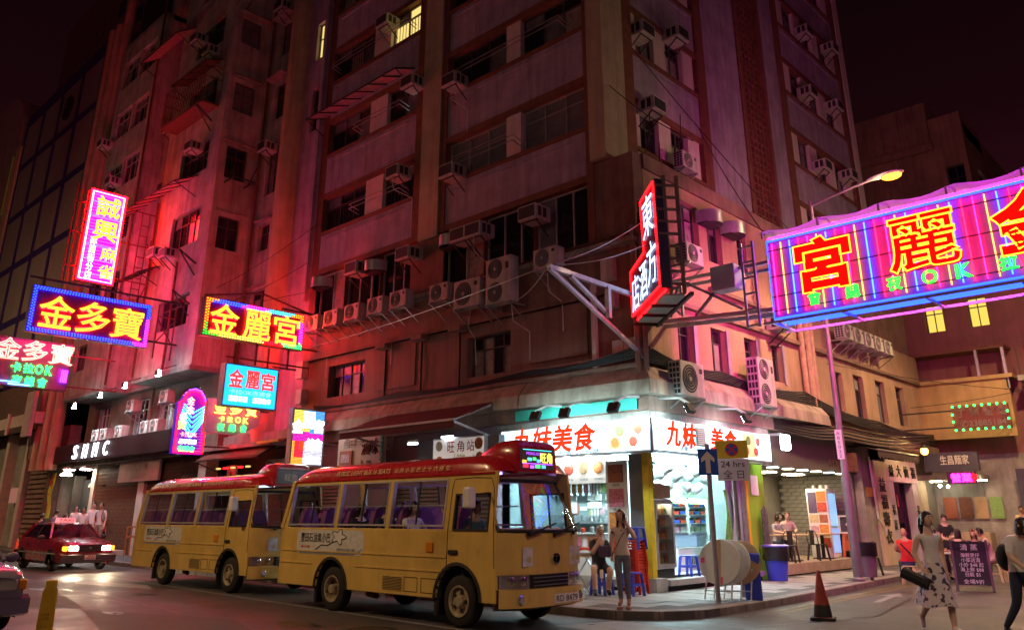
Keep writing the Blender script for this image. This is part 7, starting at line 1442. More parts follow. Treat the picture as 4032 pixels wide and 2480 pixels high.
# driver and passengers inside the front minibus (they sit, facing +x)
dv = sit(.47, .08, .40, .12); dv.update(eL=(.24,-.18,.86), wL=(.16,-.44,.86), fL=(.14,-.52,.88), eR=(-.24,-.18,.86), wR=(-.16,-.44,.86), fR=(-.14,-.52,.88))
person('driver in a dark polo shirt at the wheel of the front minibus', (-15.45+5.12, 10.42-.48, .56), R(90), dv, 1, 'cloth_teal', 'cloth_black', h=1.0)
for k, (x_, y_, lab, c, hs, sk) in enumerate(((2.30, -.70, 'passenger with long dark hair looking down in the second window of the front minibus', 'cloth_black', 'long', 0), (3.06, -.27, 'passenger with her face turned up in the second window of the front minibus', 'cloth_grey', 'long', 0), (3.08, -.70, 'dark-haired passenger at the edge of the second window of the front minibus', 'cloth_navy', 'short', 1), (3.86, -.70, 'passenger in a white collar in the third window of the front minibus', 'cloth_white', 'bob', 0), (3.86, .68, 'passenger on the far side in the third window of the front minibus', 'cloth_red', 'short', 1))):
    person(lab, (-15.45+x_-.02, 10.42+y_, .56), R(90), sit(.46, 0, .38), sk, c, 'cloth_black', 'black_rubber', 'hair_black', hs, look=R((0, -40, 10, -20, 0)[k]), tilt=R((18, -14, 0, 6, 0)[k]), group='passengers in the front minibus')
# group of young men behind the taxi
for x_, y_, lab, hh, sk, st_, lk in ((-40.2, 14.05, 'young man with floppy hair in a white T-shirt behind the taxi roof sign', 1.04, 0, 'bob', 10), (-39.4, 14.5, 'tall young man in glasses and a white T-shirt at the back of the group', 1.12, 0, 'short', 0), (-38.7, 13.85, 'shorter young man in a white T-shirt at the front of the group', 1.0, 1, 'short', 5), (-37.6, 14.15, 'young man in a white T-shirt with backpack straps right of the group', 1.10, 0, 'short', -15)):
    o = person(lab, (x_, y_, KZ+.2), R(55+lk), None, sk, 'cloth_white', 'cloth_khaki', 'white_plastic', 'hair_black', st_, .8, .55, hh, group='young men by the restaurant')
    if 'straps' in lab:
        for s_ in (-1, 1): b = MB(); b.tube([(s_*.11, .11, 1.42), (s_*.115, -.05, 1.45), (s_*.12, -.135, 1.3), (s_*.13, -.12, 1.1), (s_*.15, .02, 1.02)], .014, 5); b.build('strap', 'cloth_black', o)
        b = MB(); b.box(-.14, .14, .13, .26, 1.02, 1.42); b.build('backpack', 'cloth_black', o, bevel=.05)
sw = dict(eL=(.24,-.06,1.14), wL=(.10,-.20,1.10), eR=(-.24,-.06,1.14), wR=(-.10,-.20,1.06), fL=(.04,-.24,1.10), fR=(-.04,-.24,1.06))
person('man in a dark suit standing at the kerb left of the taxi', (-39.8, 12.55, KZ*.0), R(200), sw, 1, 'cloth_navy', 'cloth_black', sleeve=2.5, h=1.03, group='people left of the taxi')
person('person in a purple T-shirt seen from behind left of the taxi', (-41.0, 13.5, KZ), R(190), sw, 0, 'cloth_purple', 'cloth_black', h=1.05, group='people left of the taxi')
person('woman with long black hair in white left of the taxi', (-39.6, 13.4, KZ), R(150), sw, 0, 'cloth_white', 'cloth_white', 'white_plastic', 'hair_black', 'long', .8, .4, .95, woman=True, group='people left of the taxi')
person('man in a white shirt facing away left of the taxi', (-40.3, 14.2, KZ), R(185), None, 0, 'cloth_white', 'cloth_black', h=1.05, group='people left of the taxi')
person('person in a rust-red shirt half hidden behind the taxi', (-39.2, 14.9, KZ), R(120), None, 1, 'cloth_red', 'cloth_black', h=1.0, group='people left of the taxi')
# walkers on the right
P3 = dict(kL=(.09,-.16,.52), aL=(.09,-.16,.11), tL=(.10,-.32,.07), kR=(-.09,.06,.48), aR=(-.09,.36,.22), tR=(-.09,.34,.06), eR=(-.24,.06,1.13), wR=(-.24,-.10,.93), fR=(-.23,-.16,.88), eL=(.23,.10,1.13), wL=(.24,.08,.88), fL=(.24,.06,.80))
wk = person('woman in a sleeveless pale top and floral skirt striding right with a dark bag', (-4.32, 13.85, 0), R(48), P3, 0, 'cloth_white', 'cloth_floral', 'white_plastic', 'hair_black', 'tail', .12, .5, 1.0, woman=True, look=R(6))
b = MB(); rows = []
for i in range(9):
    t = i/8; rows.append([((.135+.13*t+.02*math.sin(5*a_+2)*t)*math.cos(a_), (.11+.24*t+.035*math.sin(4*a_)*t)*math.sin(a_)+.06*t, 1.0-.60*t+.02*math.sin(3*a_)*t) for a_ in [2*math.pi*k/28 for k in range(28)]])
b.grid(rows, True); b.build('skirt', 'cloth_floral', wk, smooth=True, ang=80)
tag(MB().tube([(-.18, 0, 0), (.18, 0, -.16)], .085, 8).build('clutch_bag', 'cloth_black', None, smooth=True, loc=(-4.52, 13.62, .86)), 'dark oblong bag under the arm of the striding woman', 'bag')
P4 = dict(P3); P4.update(eR=(-.24,-.05,1.15), wR=(-.22,-.22,1.0), fR=(-.21,-.28,.97), che=(0,-.05,1.26), nec=(0,-.09,1.43), hea=(0,-.14,1.52), sL=(.165,-.05,1.37), sR=(-.165,-.05,1.37), aR=(-.09,.30,.12), tR=(-.09,.18,.05))
w2_ = person('person in a white shirt with a black backpack walking out of frame at the right', (-3.28, 14.25, 0), R(72), P4, 0, 'cloth_white', 'cloth_navy', 'black_rubber', 'hair_black', 'bob', .8, .97, .97)
b = MB(); b.ball((0, .17, 1.12), .17, 12, 8, (.85, .7, 1.15)); b.build('backpack', 'cloth_black', w2_, smooth=True)
# street tables on the right
SL = Once(stool('plastic_lime'))
rd = person('bald man in a red shirt seated on a lime stool with his back turned', (-7.95, 23.55, 0), R(205), sit(.45, .08, .4), 1, 'cloth_red', 'cloth_denim', 'black_rubber', 'hair_grey', 'bald', .1, .97, 1.02, 1.18)
b = MB(); b.tube([(.13, .10, .98), (0, .15, .82), (-.15, .12, .62)], .02, 5); b.build('bag_strap', 'cloth_black', rd)
SL.put((-7.95, 23.55, 0), .2, 'lime plastic stool under the man in the red shirt', 'lime stools'); SL.put((-6.5, 25.9, 0), 0, 'lime plastic stool under the man in the pink shirt', 'lime stools'); SL.put((-6.2, 26.4, 0), .4, 'lime plastic stool standing behind the chalkboard', 'lime stools')
tr = thing('round_street_table', 'round table with dishes set on the side street among the diners', 'table', (-7.25, 25.6, 0)); MB().lathe([(.6, .70), (.61, .715), (.6, .73), (0, .73)], 24).build('top', 'laminate', tr); b = MB()
for k in range(3): a_ = 2.1*k; b.bar((.35*math.cos(a_), .35*math.sin(a_), 0), (.15*math.cos(a_+3), .15*math.sin(a_+3), .7), .03)
b.build('leg', 'galv', tr)
for k, (x_, y_) in enumerate(((-7.1, 25.4), (-7.5, 25.7), (-7.0, 25.85))): b = MB(); b.lathe([(.05, 0), (.11, .05), (.10, .05), (0, .02)], 12, (x_, y_, .732)); tag(b.build('bowl', 'white_plastic', None, smooth=True), ('white bowl at the front of the round street table', 'white bowl at the left of the round street table', 'white bowl at the back of the round street table')[k], 'bowl', 'bowls on the street table')
person('man in black standing behind the round street table', (-7.75, 26.4, 0), R(30), sw, 0, 'cloth_black', 'cloth_black', h=1.0, tilt=R(25), group='diners at the street table'); person('dark-haired diner in black seen from behind at the round street table', (-7.0, 24.75, 0), R(185), sit(.46, .1), 0, 'cloth_black', 'cloth_black', 'black_rubber', 'hair_black', 'bob', 2.5, group='diners at the street table')
person('woman with long brown hair looking down at the round street table', (-7.05, 26.5, 0), R(10), sit(.46, .15), 0, 'cloth_black', 'cloth_black', 'black_rubber', 'hair_auburn', 'long', .8, tilt=R(22), woman=True, group='diners at the street table'); person('man in a pale pink T-shirt leaning over the round street table', (-6.5, 25.9, 0), R(-70), sit(.46, .22), 1, 'cloth_pink', 'cloth_khaki', 'black_rubber', 'hair_black', 'short', .8, .9, 1.02, group='diners at the street table'); person('diner in a blue shirt left of the round street table', (-7.9, 25.2, 0), R(120), sit(.46, .15), 1, 'cloth_denim', 'cloth_black', 'black_rubber', 'hair_black', 'short', .8, group='diners at the street table')
person('man in a yellow T-shirt standing far down the side street', (-7.6, 35.0, KZ), R(15), None, 1, 'cloth_yellow', 'cloth_black', h=1.1)
# café guests
CF = .43
person('woman with a dark bob in a grey T-shirt at the front café table', (-11.85, 24.15, CF), R(75), sit(.46, .12), 0, 'cloth_grey', 'cloth_denim', 'white_plastic', 'hair_black', 'bob', .8, .97, 1.0, woman=True, look=R(15), group='café guests'); person('man in glasses and a striped T-shirt at the front café table', (-11.95, 25.15, CF), R(40), sit(.46, .1), 0, 'cloth_stripe', 'cloth_khaki', 'white_plastic', 'hair_auburn', 'short', .9, .97, 1.02, group='café guests'); person('light-haired guest in white behind the woman in the café', (-12.7, 24.1, CF), R(200), sit(.46, .05), 0, 'cloth_white', 'cloth_black', 'black_rubber', mat('hair_fair', (.30,.18,.09), .5, var=.2, scale=30).name, 'bob', .8, group='café guests')
# ================================================================ side-street shops
cf = thing('cafe', 'open café with a dark fascia, brick wall and raised timber deck on the side street', 'café', (-11, 24.5, KZ)); mat('deck_wood', (.34,.28,.20), .65, var=.25, scale=5); mat('fascia_olive', (.10,.10,.08), .55, var=.2, scale=2); mat('brick_grey', (.26,.24,.21), .8, var=.3, scale=5, bump=.3); mat('mortar', (.12,.11,.10), .9, var=.2)
for k in range(7): sb(cf, 'deck_board', 'deck_wood', (-13.4+k*.39, -13.4+k*.39+.38, 21.75, 28.2, CF-.04, CF+.001*(k % 2)))
sb(cf, 'deck_edge', 'deck_wood', (-10.72, -10.66, 21.75, 28.2, KZ+.03, CF-.005)); sb(cf, 'deck_base', 'dark_core', (-13.4, -10.75, 21.8, 28.2, KZ, CF-.05))
sb(cf, 'fascia', 'fascia_olive', (-10.75, -10.55, 21.2, 27.2, 2.98, 3.93)); sb(cf, 'ceiling', 'fascia_olive', (-13.6, -10.75, 21.2, 28.4, 3.0, 3.06)); sb(cf, 'back_wall', mat('cafe_dark', (.22,.20,.17), .6, var=.2), (-13.6, -13.5, 21.2, 28.4, CF, 3.0)); sb(cf, 'side_wall', 'cafe_dark', (-13.5, -10.8, 21.15, 21.25, CF, 3.0))
sb(cf, 'door', 'black_rubber', (-13.46, -13.42, 24.9, 26.0, CF, 2.65)); sb(cf, 'door_frame', mat('pale_wood', (.46,.36,.24), .6, var=.2), (-13.48, -13.40, 24.75, 24.9, CF, 2.8), ) ; sb(cf, 'door_frame', 'pale_wood', (-13.48, -13.40, 26.0, 26.15, CF, 2.8)); sb(cf, 'door_frame', 'pale_wood', (-13.48, -13.40, 24.9, 26.0, 2.65, 2.8)); sb(cf, 'door_plate', 'white_plastic', (-13.41, -13.40, 25.2, 25.7, 1.85, 2.02))
sb(cf, 'shelf_unit', 'pale_wood', (-12.6, -12.2, 21.9, 21.98, CF, 2.8)); sb(cf, 'shelf_unit', 'pale_wood', (-12.6, -12.2, 23.0, 23.08, CF, 2.8))
for z_ in (1.2, 1.75, 2.3): sb(cf, 'shelf', 'pale_wood', (-12.6, -12.2, 21.98, 23.0, z_, z_+.03)); [MB().lathe([(.04, 0), (.04, .16), (.015, .2), (.015, .26), (0, .26)], 8, (-12.35, 22.15+.22*k, z_+.03)).build('bottle', ('food_green', 'white_plastic', 'food_brown', 'basket_blue')[k], cf, world=True) for k in range(4)]
sb(cf, 'brick_backing', 'mortar', (-13.4, -10.85, 28.0, 28.1, CF, 3.0)); bm_ = None
for j in range(20):
    for i in range(8):
        x_ = -13.3+i*.31+(.15 if j % 2 else 0); z_ = CF+.07+j*.128
        if x_ > -11.0: continue
        if bm_ is None: o = MB().box(-.147, .147, -.02, .02, -.056, .056).build('brick', 'brick_grey', cf); bm_ = o.data
        else: o = link('brick', bm_, cf)
        o.location = Vector((x_, 27.985+rnd.uniform(-.006, .006), z_))-cf.location
emis('down_warm', (1,.86,.6), 16); emis('down_cool', (.6,.9,1), 16)
for k in range(6): y_ = 21.9+k*.95; b = MB(); b.box(-10.78, -10.52, y_-.1, y_+.1, 2.955, 2.978); b.build('downlight', 'down_cool' if k % 2 == 0 else 'down_warm', cf, world=True)
for y_ in (22.6, 24.4, 26.4): b = MB(); b.box(-12.4, -11.9, y_-.3, y_+.3, 2.97, 2.995); b.build('ceiling_panel', emis('cafe_panel', (1,.80,.50), 60), cf, world=True)
text('自家咖啡', 1.0, .26, (-10.53, 26.0, 3.25), 'gilt', cf, 'lettering', world=True, rz=R(90)); sb(cf, 'lightbox', 'rust', (-10.5, -10.2, 26.6, 26.95, 3.02, 3.6))
cfr = thing('poster_fridge', 'white café fridge with food posters on its side and a blue-lit glass front', 'fridge', (-11.6, 27.1, CF)); MB().box(-.35, .35, -.35, .30, 0, 2.1).build('body', 'shop_white', cfr, bevel=.02); MB().box(.355, .365, -.28, .26, .95, 1.95).build('upper_pane', glow('blue_lit', (.3,.5,.8), (.3,.65,1), .8), cfr); MB().box(.355, .365, -.28, .26, .15, .88).build('lower_pane', glow('blue_lit2', (.3,.5,.8), (.25,.5,1), .7), cfr)
for x0, x1, z0, z1, m_ in ((-.30, -.02, 1.35, 2.0, 'bag_purple'), (0, .3, 1.7, 2.02, 'food_orange'), (0, .3, 1.38, 1.68, 'food_red'), (-.3, 0, 1.05, 1.3, 'food_pale'), (.03, .3, 1.05, 1.3, 'food_brown'), (0, .3, .65, 1.0, 'food_orange'), (-.3, -.03, .6, .95, 'poster_pink'), (.0, .3, .3, .6, 'food_red')): MB().box(x0, x1, -.362, -.352, z0, z1).build('poster', m_, cfr)
for k, x_ in enumerate((-.2, .05, .25)): MB().lathe([(.07, 2.1), (.07, 2.22), (0, 2.22)], 10, (x_, 0, 0)).build('tin', ('galv', 'white_plastic', 'galv')[k], cfr)
fn = thing('box_fan', 'white square box fan standing on a stack of orange stools', 'fan', (-11.05, 27.55, CF+.72), R(45)); b = MB()
for q in ((-.28, .28, -.07, .07, 0, .05), (-.28, .28, -.07, .07, .51, .56), (-.28, -.23, -.07, .07, .05, .51), (.23, .28, -.07, .07, .05, .51)): b.box(*q)
b.build('case', 'white_plastic', fn); MB().box(-.23, .23, .0, .03, .05, .51).build('shadow_plate', 'grey_plastic', fn)
for r_ in (.05, .09, .13, .17, .21): MB().tube([(r_*math.cos(a_), -.05, .28+r_*math.sin(a_)) for a_ in [2*math.pi*i/20 for i in range(20)]], .006, 4, closed=True).build('guard_ring', 'grey_plastic', fn)
b = MB(); b.lathe([(.05, -.06), (.05, -.03), (0, -.03)], 12, (0, 0, .28), 'y'); b.build('hub', 'white_plastic', fn)
SO = Once(stool('plastic_orange', h=.48))
for k in range(5): SO.put((-11.05, 27.55, CF+.06*k), R(20), ('lowest', 'second', 'third', 'fourth', 'top')[k]+' orange plastic stool of the stack under the box fan', 'stacked orange stools')
def cafe_table(label, loc):
    t = thing('cafe_table', label, 'table', loc, 0, 'café tables'); MB().box(-.32, .32, -.6, .6, .70, .74).build('top', 'table_wood', t, bevel=.008); MB().box(-.04, .04, -.04, .04, .03, .70).build('post', 'black_rubber', t); MB().box(-.25, .25, -.25, .25, 0, .03).build('foot', 'black_rubber', t); return t
cafe_table('wooden café table in front of the seated couple', (-11.35, 23.95, CF)); cafe_table('wooden café table nearest the box fan', (-11.25, 26.0, CF))
def metal_chair(label, loc, rz):
    t = thing('metal_chair', label, 'chair', loc, rz, 'black café chairs'); MB().box(-.19, .19, -.19, .19, .43, .46).build('seat', 'iron', t, bevel=.01)
    for sx_ in (-1, 1):
        for sy in (-1, 1): b = MB(); b.bar((sx_*.17, sy*.17, .43), (sx_*.22, sy*.23, 0), .035, .05); b.build('leg', 'iron', t)
    b = MB(); b.tube([(-.18, .18, .45), (-.19, .24, .72), (-.12, .27, .84), (.12, .27, .84), (.19, .24, .72), (.18, .18, .45)], .014, 6); b.build('back_frame', 'iron', t, smooth=True); MB().prism([(-.07, .46), (.07, .46), (.08, .83), (-.08, .83)], .22, .235).build('splat', 'iron', t)
metal_chair('black metal café chair facing the table by the fan', (-10.95, 24.95, CF), R(165)); metal_chair('black metal chair at the café table with the couple', (-11.0, 23.1, CF), R(10)); metal_chair('black metal chair standing behind the grey bin', (-9.2, 24.2, KZ), R(60))
# funeral clothes shop
fu = thing('funeral_shop', 'cream-fronted shop with black characters 益福壽衣 and a grey curtain door', 'shop', (-11, 30.5, KZ)); mat('cream_paint', (.62,.52,.36), .6, var=.12, scale=2, streak=.2); mat('curtain_lilac', (.36,.32,.40), .7, var=.15)
sb(fu, 'column', 'cream_paint', (-10.9, -10.5, 29.1, 30.2, KZ, 3.5)); sb(fu, 'column', 'grimy_concrete', (-10.95, -10.6, 28.2, 29.1, KZ, 3.9)); sb(fu, 'column', mat('lilac_tile', (.48,.44,.50), .5, var=.1), (-10.85, -10.55, 30.25, 30.95, KZ, 3.4)); sb(fu, 'column', 'lilac_tile', (-10.85, -10.55, 32.9, 33.4, KZ, 3.4)); sb(fu, 'lintel', 'lilac_tile', (-10.9, -10.5, 30.2, 33.4, 2.85, 3.6)); sb(fu, 'doorway', 'dark_core', (-11.6, -11.5, 30.9, 33, KZ, 2.9))
for i, c in enumerate('益福壽衣'): text(c, .58, .46, (-10.48, 29.65, 2.72-i*.56), 'print_black', fu, 'character', offset=.025, world=True, rz=R(90))
for i, c in enumerate('福壽'): text(c, .3, .34, (-10.53, 30.6, 1.9-i*.5), 'print_black', fu, 'character', world=True, rz=R(90), offset=.02)
for i, c in enumerate('福壽'): text(c, .3, .34, (-10.53, 33.15, 1.9-i*.5), 'print_black', fu, 'character', world=True, rz=R(90), offset=.02)
for i, c in enumerate('益大仙福'): text(c, .45, .4, (-10.48, 30.7+i*.75, 3.22), 'print_black', fu, 'character', world=True, rz=R(90), offset=.03)
b = MB(); b.grid([[(-11.15+.05*math.sin(i*1.9), 30.95+.11*i, z_) for i in range(12)] for z_ in (KZ, 2.85)]); b.build('curtain', 'curtain_lilac', fu, world=True, smooth=True)
sb(fu, 'couplet', 'red_print', (-10.53, -10.52, 31.0, 31.12, 2.0, 2.4)); sb(fu, 'yellow_notice', 'sign_yellow', (-10.58, -10.57, 28.4, 28.95, 2.3, 2.6)); b = MB(); b.tube([(-10.48, 28.75, 3.6), (-10.48, 28.85, 1.6), (-10.45, 29.3, 1.35), (-10.45, 29.35, 1.1)], .03, 6); b.build('white_pipe', 'white_plastic', fu, world=True)
t_ = thing('wall_lantern', 'glaring warm yellow lamp above the funeral shop door', 'lamp', (-9.6, 31.8, 3.9)); MB().ball((0, 0, 0), .13, 10, 8).build('bulb', emis('sodium_small', (1,.40,.05), 20), t_, smooth=True); b = MB(); b.bar((-1, 0, .1), (-.1, 0, .12), .04); b.build('arm', 'iron', t_); MB().lathe([(.06, .22), (.16, .1), (.15, .1)], 12).build('shade', 'iron', t_)
ld = bpy.data.lights.new('lantern_light', 'POINT'); ld.energy = 1700; ld.color = (1,.66,.26); ld.shadow_soft_size = .13; lo = bpy.data.objects.new('lantern_light', ld); COL.objects.link(lo); lo.parent = t_; lo.location = (0, 0, 0)
bn_ = thing('striped_awning', 'dark scalloped awning above the café end and the funeral shop', 'awning', (-10, 28.6, 3.6)); b = MB(); rows = [[(-10.6+.95*j/3, 27.3+3.9*i/26, 3.95-.25*j/3) for i in range(27)] for j in range(4)]; rows.append([(p[0]+.01, p[1], p[2]-.2-.07*(i % 2)) for i, p in enumerate(rows[-1])]); b.grid(rows); b.build('canvas', mat('awning_brown', (.07,.05,.045), .8, var=.2), bn_, world=True); b = MB(); b.bar((-9.65, 27.3, 3.72), (-9.65, 31.2, 3.72), .05); b.build('front_bar', 'galv', bn_, world=True)
# shops toward the end of the street
es = thing('eatery_front', 'dim eatery front with boards and a dark sign beyond the funeral shop', 'shop', (-10.8, 35, KZ)); sb(es, 'wall', 'cafe_dark', (-11.2, -10.9, 33.4, 37, KZ, 4.2)); sb(es, 'counter', 'pale_wood', (-10.9, -10.3, 34.2, 36.5, KZ, 1.2)); sb(es, 'panel', 'pale_wood', (-10.9, -10.85, 33.6, 35.4, 1.6, 3.0)); sb(es, 'sign', mat('sign_dark', (.06,.06,.09), .5, var=.2), (-10.5, -8.6, 34.5, 34.7, 3.3, 4.0)); text('生昌麵家', 1.0, .34, (-9.4, 34.48, 3.72), 'white_plastic', es, world=True, offset=.02); sb(es, 'ceiling', 'cafe_dark', (-11.2, -8.8, 34.7, 36.5, 3.0, 3.2)); [sb(es, 'ceiling_tube', emis('eatery_fill_tube', (1,.82,.5), 45), (-10.6+k*.8, -10.2+k*.8, 35.2, 35.3, 2.95, 2.99)) for k in range(3)]; sb(es, 'stall_cabinet', 'pale_wood', (-9.9, -8.9, 35.6, 36.3, KZ, 1.1)); [sb(es, 'menu_sheet', ('food_brown', 'rust', 'cardboard', 'food_green')[k], (-10.6+k*.55, -10.15+k*.55, 36.5, 36.52, 1.6, 2.4)) for k in range(4)]  # ceiling tubes added to brighten the eatery and the street before it
t_ = thing('red_neon_board', 'small pink-red neon board below the dark eatery sign', 'neon sign', (-9.2, 34.3, 3.05)); MB().box(-.5, .5, 0, .08, -.22, .22).build('panel', 'sign_back', t_); text('營業', .7, .3, (0, -.03, 0), 'neon_magenta', t_, offset=.03); text('中', .2, .3, (.42, -.03, 0), 'neon_red_soft', t_, offset=.03)
for k, (y_, lab) in enumerate(((35.0, 'warm bare bulb over the eatery counter'), (36.0, 'warm bare bulb deeper in the eatery'))): t_ = thing('bare_bulb', lab, 'lamp', (-10.2, y_, 2.8), group='eatery bulbs'); MB().ball((0, 0, 0), .06, 8, 6).build('bulb', 'lamp_warm_white', t_); b = MB(); b.bar((0, 0, .05), (0, 0, .3), .012); b.build('cord', 'cable', t_)
gb_ = thing('green_menu_board', 'leaning dark board with a green lower half at the eatery', 'signboard', (-7.3, 36.2, 1.3)); MB().box(-.5, .5, 0, .06, 0, 2.1).build('board', 'sign_dark', gb_); MB().box(-.42, .42, -.01, -.001, .08, .9).build('green_half', glow('green_board', (.05,.35,.10), (.02,.5,.12), .25), gb_); text('有售', .3, .3, (0, -.02, .4), 'plastic_lime', gb_, offset=.01)
bl_ = thing('blue_notice_board', 'blue board with rows of pale characters hung at the right end', 'signboard', (-5.1, 33.6, 2.6), R(10)); MB().box(-.6, .6, 0, .08, 0, 1.35).build('board', 'sign_blue', bl_); text('承印簿冊\n廣告禮品\n大會製品', .95, .9, (0, -.02, .5), 'ivory_print', bl_, offset=.02); text('文采', .6, .26, (.1, -.02, 1.15), 'sign_yellow', bl_, offset=.02)
gr = thing('green_bulb_sign', 'dark red restaurant sign with phone number 2388 5184 ringed by green bulbs', 'neon sign', (-7.88, 33, 5.08)); MB().box(-.92, .92, 0, .2, -.44, .44).build('panel', mat('panel_red', (.20,.05,.04), .5, var=.2), gr)
for c, x_ in zip('丁洋飯店', (-.62, -.18, .28, .72)): text(c, .28, .28, (x_, -.02, .16), mat('tube_off', (.26,.18,.18), .4, var=.1), gr, 'character', outline=.02)
text('✆23885184', 1.5, .24, (.05, -.02, -.2), 'tube_off', gr, 'lettering', offset=.01)
for k in range(8):
    for z_ in (-.42, .42): MB().ball((-.86+k*.245, -.07, z_), .042, 8, 6).build('bulb', 'neon_green_hot', gr)
for s_ in (-1, 1):
    for z_ in (-.12, .14): MB().ball((s_*.9, -.07, z_), .042, 8, 6).build('bulb', 'neon_green_hot', gr)
b = MB(); b.bar((-.9, .1, .3), (-2.8, .1, .3), .05); b.bar((-.9, .1, -.3), (-2.8, .1, -.3), .05); b.build('arm', 'iron', gr)
ab = thing('chalkboard', 'black folding chalkboard with white handwriting standing on the side street', 'chalkboard', (-6.05, 22.15, 0), R(14))
for s_ in (-1, 1):
    b = MB(); b.xf = Matrix.Translation((0, s_*.16, 0)) @ Matrix.Rotation(R(10*s_), 4, 'X'); b.box(-.36, .36, -.015, .015, .16, 1.12); b.build('leaf', 'cloth_black', ab)
    for q in (-.37, .37): b = MB(); b.xf = Matrix.Translation((0, s_*.16, 0)) @ Matrix.Rotation(R(10*s_), 4, 'X'); b.box(q-.025, q+.025, -.025, .025, 0, 1.16); b.build('leg', 'frame_dark', ab)
mat('chalk', (.62,.60,.62), .9, var=.1)
text('清 蒸', .36, .14, (0, -.33+.18, .98), 'chalk', ab, rx=R(-10)); text('海鮮煲仔\n小菜送酒\n小炒 $48 起\n海上鮮 $88\n白飯 $5', .5, .52, (0, -.235, .60), 'chalk', ab, rx=R(-10)); text('全場9折', .42, .1, (0, -.29, .24), 'chalk', ab, rx=R(-10))
# ================================================================ air conditioners
def ac_window():
    t = thing('window_air_conditioner', 'ac', 'air conditioner'); MB().box(-.33, .33, -.62, .0, 0, .42).build('case', 'white_enamel', t, bevel=.012); MB().box(-.29, .29, -.626, -.621, .05, .38).build('coil', 'ac_dark', t)
    for s_ in (-1, 1):
        for k in range(2): MB().box(s_*.331-.002, s_*.331+.002, -.52+k*.2, -.38+k*.2, .08, .36).build('louvre', 'ac_dark', t)
    b = MB(); b.bar((-.25, -.5, -.02), (-.25, .0, -.4), .03); b.bar((.25, -.5, -.02), (.25, 0, -.4), .03); b.bar((-.3, -.5, -.02), (.3, -.5, -.02), .03); b.build('bracket', 'iron', t); return t
def ac_hood():
    t = thing('hooded_vent', 'vent', 'air vent'); b = MB(); n = 10; b.grid([[(.42*math.cos(math.pi*i/n), -.55*math.sin(math.pi*i/n), z_) for i in range(n+1)] for z_ in (0, .36)]); b.add([(.42*math.cos(math.pi*i/n), -.55*math.sin(math.pi*i/n), .36) for i in range(n+1)], [tuple(range(n+1))]); b.build('hood', 'galv', t, smooth=True, ang=50); MB().box(-.36, .36, -.3, 0, -.02, .02).build('underside', 'ac_dark', t); return t
def ac_split(w_=.8, h=.56, dbl=False):
    t = thing('outdoor_air_conditioner', 'ac', 'air conditioner'); MB().box(-w_/2, w_/2, -.62, -.28, .04, h).build('case', 'white_enamel', t, bevel=.015)
    for f in range(2 if dbl else 1):
        hh = h/(2 if dbl else 1); cz = .04+hh*(f+.5)-.02; r_ = min(hh*.42, w_*.32); cx_ = -w_*.12; b = MB(); b.lathe([(r_, -.622), (r_, -.626), (0, -.626)], 20, (cx_, 0, cz), 'y'); b.build('fan_opening', 'ac_dark', t)
        for q in (.25, .45, .65, .85): MB().tube([(cx_+r_*q*math.cos(a_), -.632, cz+r_*q*math.sin(a_)) for a_ in [2*math.pi*i/18 for i in range(18)]], .007, 4, closed=True).build('guard_ring', 'white_enamel', t)
        b = MB(); b.lathe([(r_*.16, -.628), (r_*.16, -.636), (0, -.636)], 10, (cx_, 0, cz), 'y'); b.build('hub', 'white_enamel', t)
    for s_ in (-1, 1):
        for k in range(3):
            for j in range(6): MB().box(s_*(w_/2+.001)-.002, s_*(w_/2+.001)+.002, -.58+k*.095, -.51+k*.095, .08+j*(h-.1)/6, .08+(j+.72)*(h-.1)/6).build('side_slot', 'ac_dark', t) if s_ == -1 else None
    MB().box(w_*.30, w_*.42, -.626, -.621, h*.72, h*.86).build('label', 'ac_dark', t)
    b = MB(); b.bar((-w_/2+.06, -.66, .0), (-w_/2+.06, 0, .0), .045); b.bar((w_/2-.06, -.66, 0), (w_/2-.06, 0, 0), .045); b.bar((-w_/2+.06, -.62, 0), (-w_/2+.06, 0, -.4), .03); b.bar((w_/2-.06, -.62, 0), (w_/2-.06, 0, -.4), .03); b.build('bracket', 'galv', t); return t
AW, AH, AS, AD, AB = Once(ac_window()), Once(ac_hood()), Once(ac_split()), Once(ac_split(.95, 1.32, True)), Once(ac_split(1.05, .85))
G1 = 'window air conditioners on the corner tenement'
for lab, x_, z_ in (('window air conditioner under the pink awning near the central column', -19.25, 15.6), ('window air conditioner right of the central column beside the upper railing', -17.1, 14.8), ('window air conditioner on the fourth storey left of the central column', -19.8, 12.4), ('window air conditioner right of the central column beside the lower railing', -17.1, 11.6), ('window air conditioner beside the yellow-lit window', -20.9, 18.8), ('box air conditioner at the left of the third storey ribbon window', -21.8, 9.45), ('box air conditioner on the third storey left of the central column', -19.05, 9.35), ('left of two box air conditioners in the third storey right bay', -16.5, 9.35), ('right of two box air conditioners in the third storey right bay', -15.85, 9.35), ('box air conditioner at the far right of the third storey bay', -13.7, 9.3)): AW.put((x_, 15.68, z_), 0, lab, G1)
for lab, y_, z_ in (('left window air conditioner high on the side-street face', 17.75, 15.25), ('right window air conditioner high on the side-street face', 19.8, 16.1), ('window air conditioner over the middle window of the side-street face', 18.1, 12.85)): AW.put((-11.78, y_, z_), R(90), lab, G1)
for f in range(4):
    for k in range(2): AW.put((-11.78, 30.2+k*2.9+(f % 2)*.5, 11.9+f*3.2+(k % 2)*.5), R(90), ('left', 'right')[k]+' window air conditioner on the far side-street face, '+('lowest', 'second', 'third', 'top')[f]+' storey shown', G1)
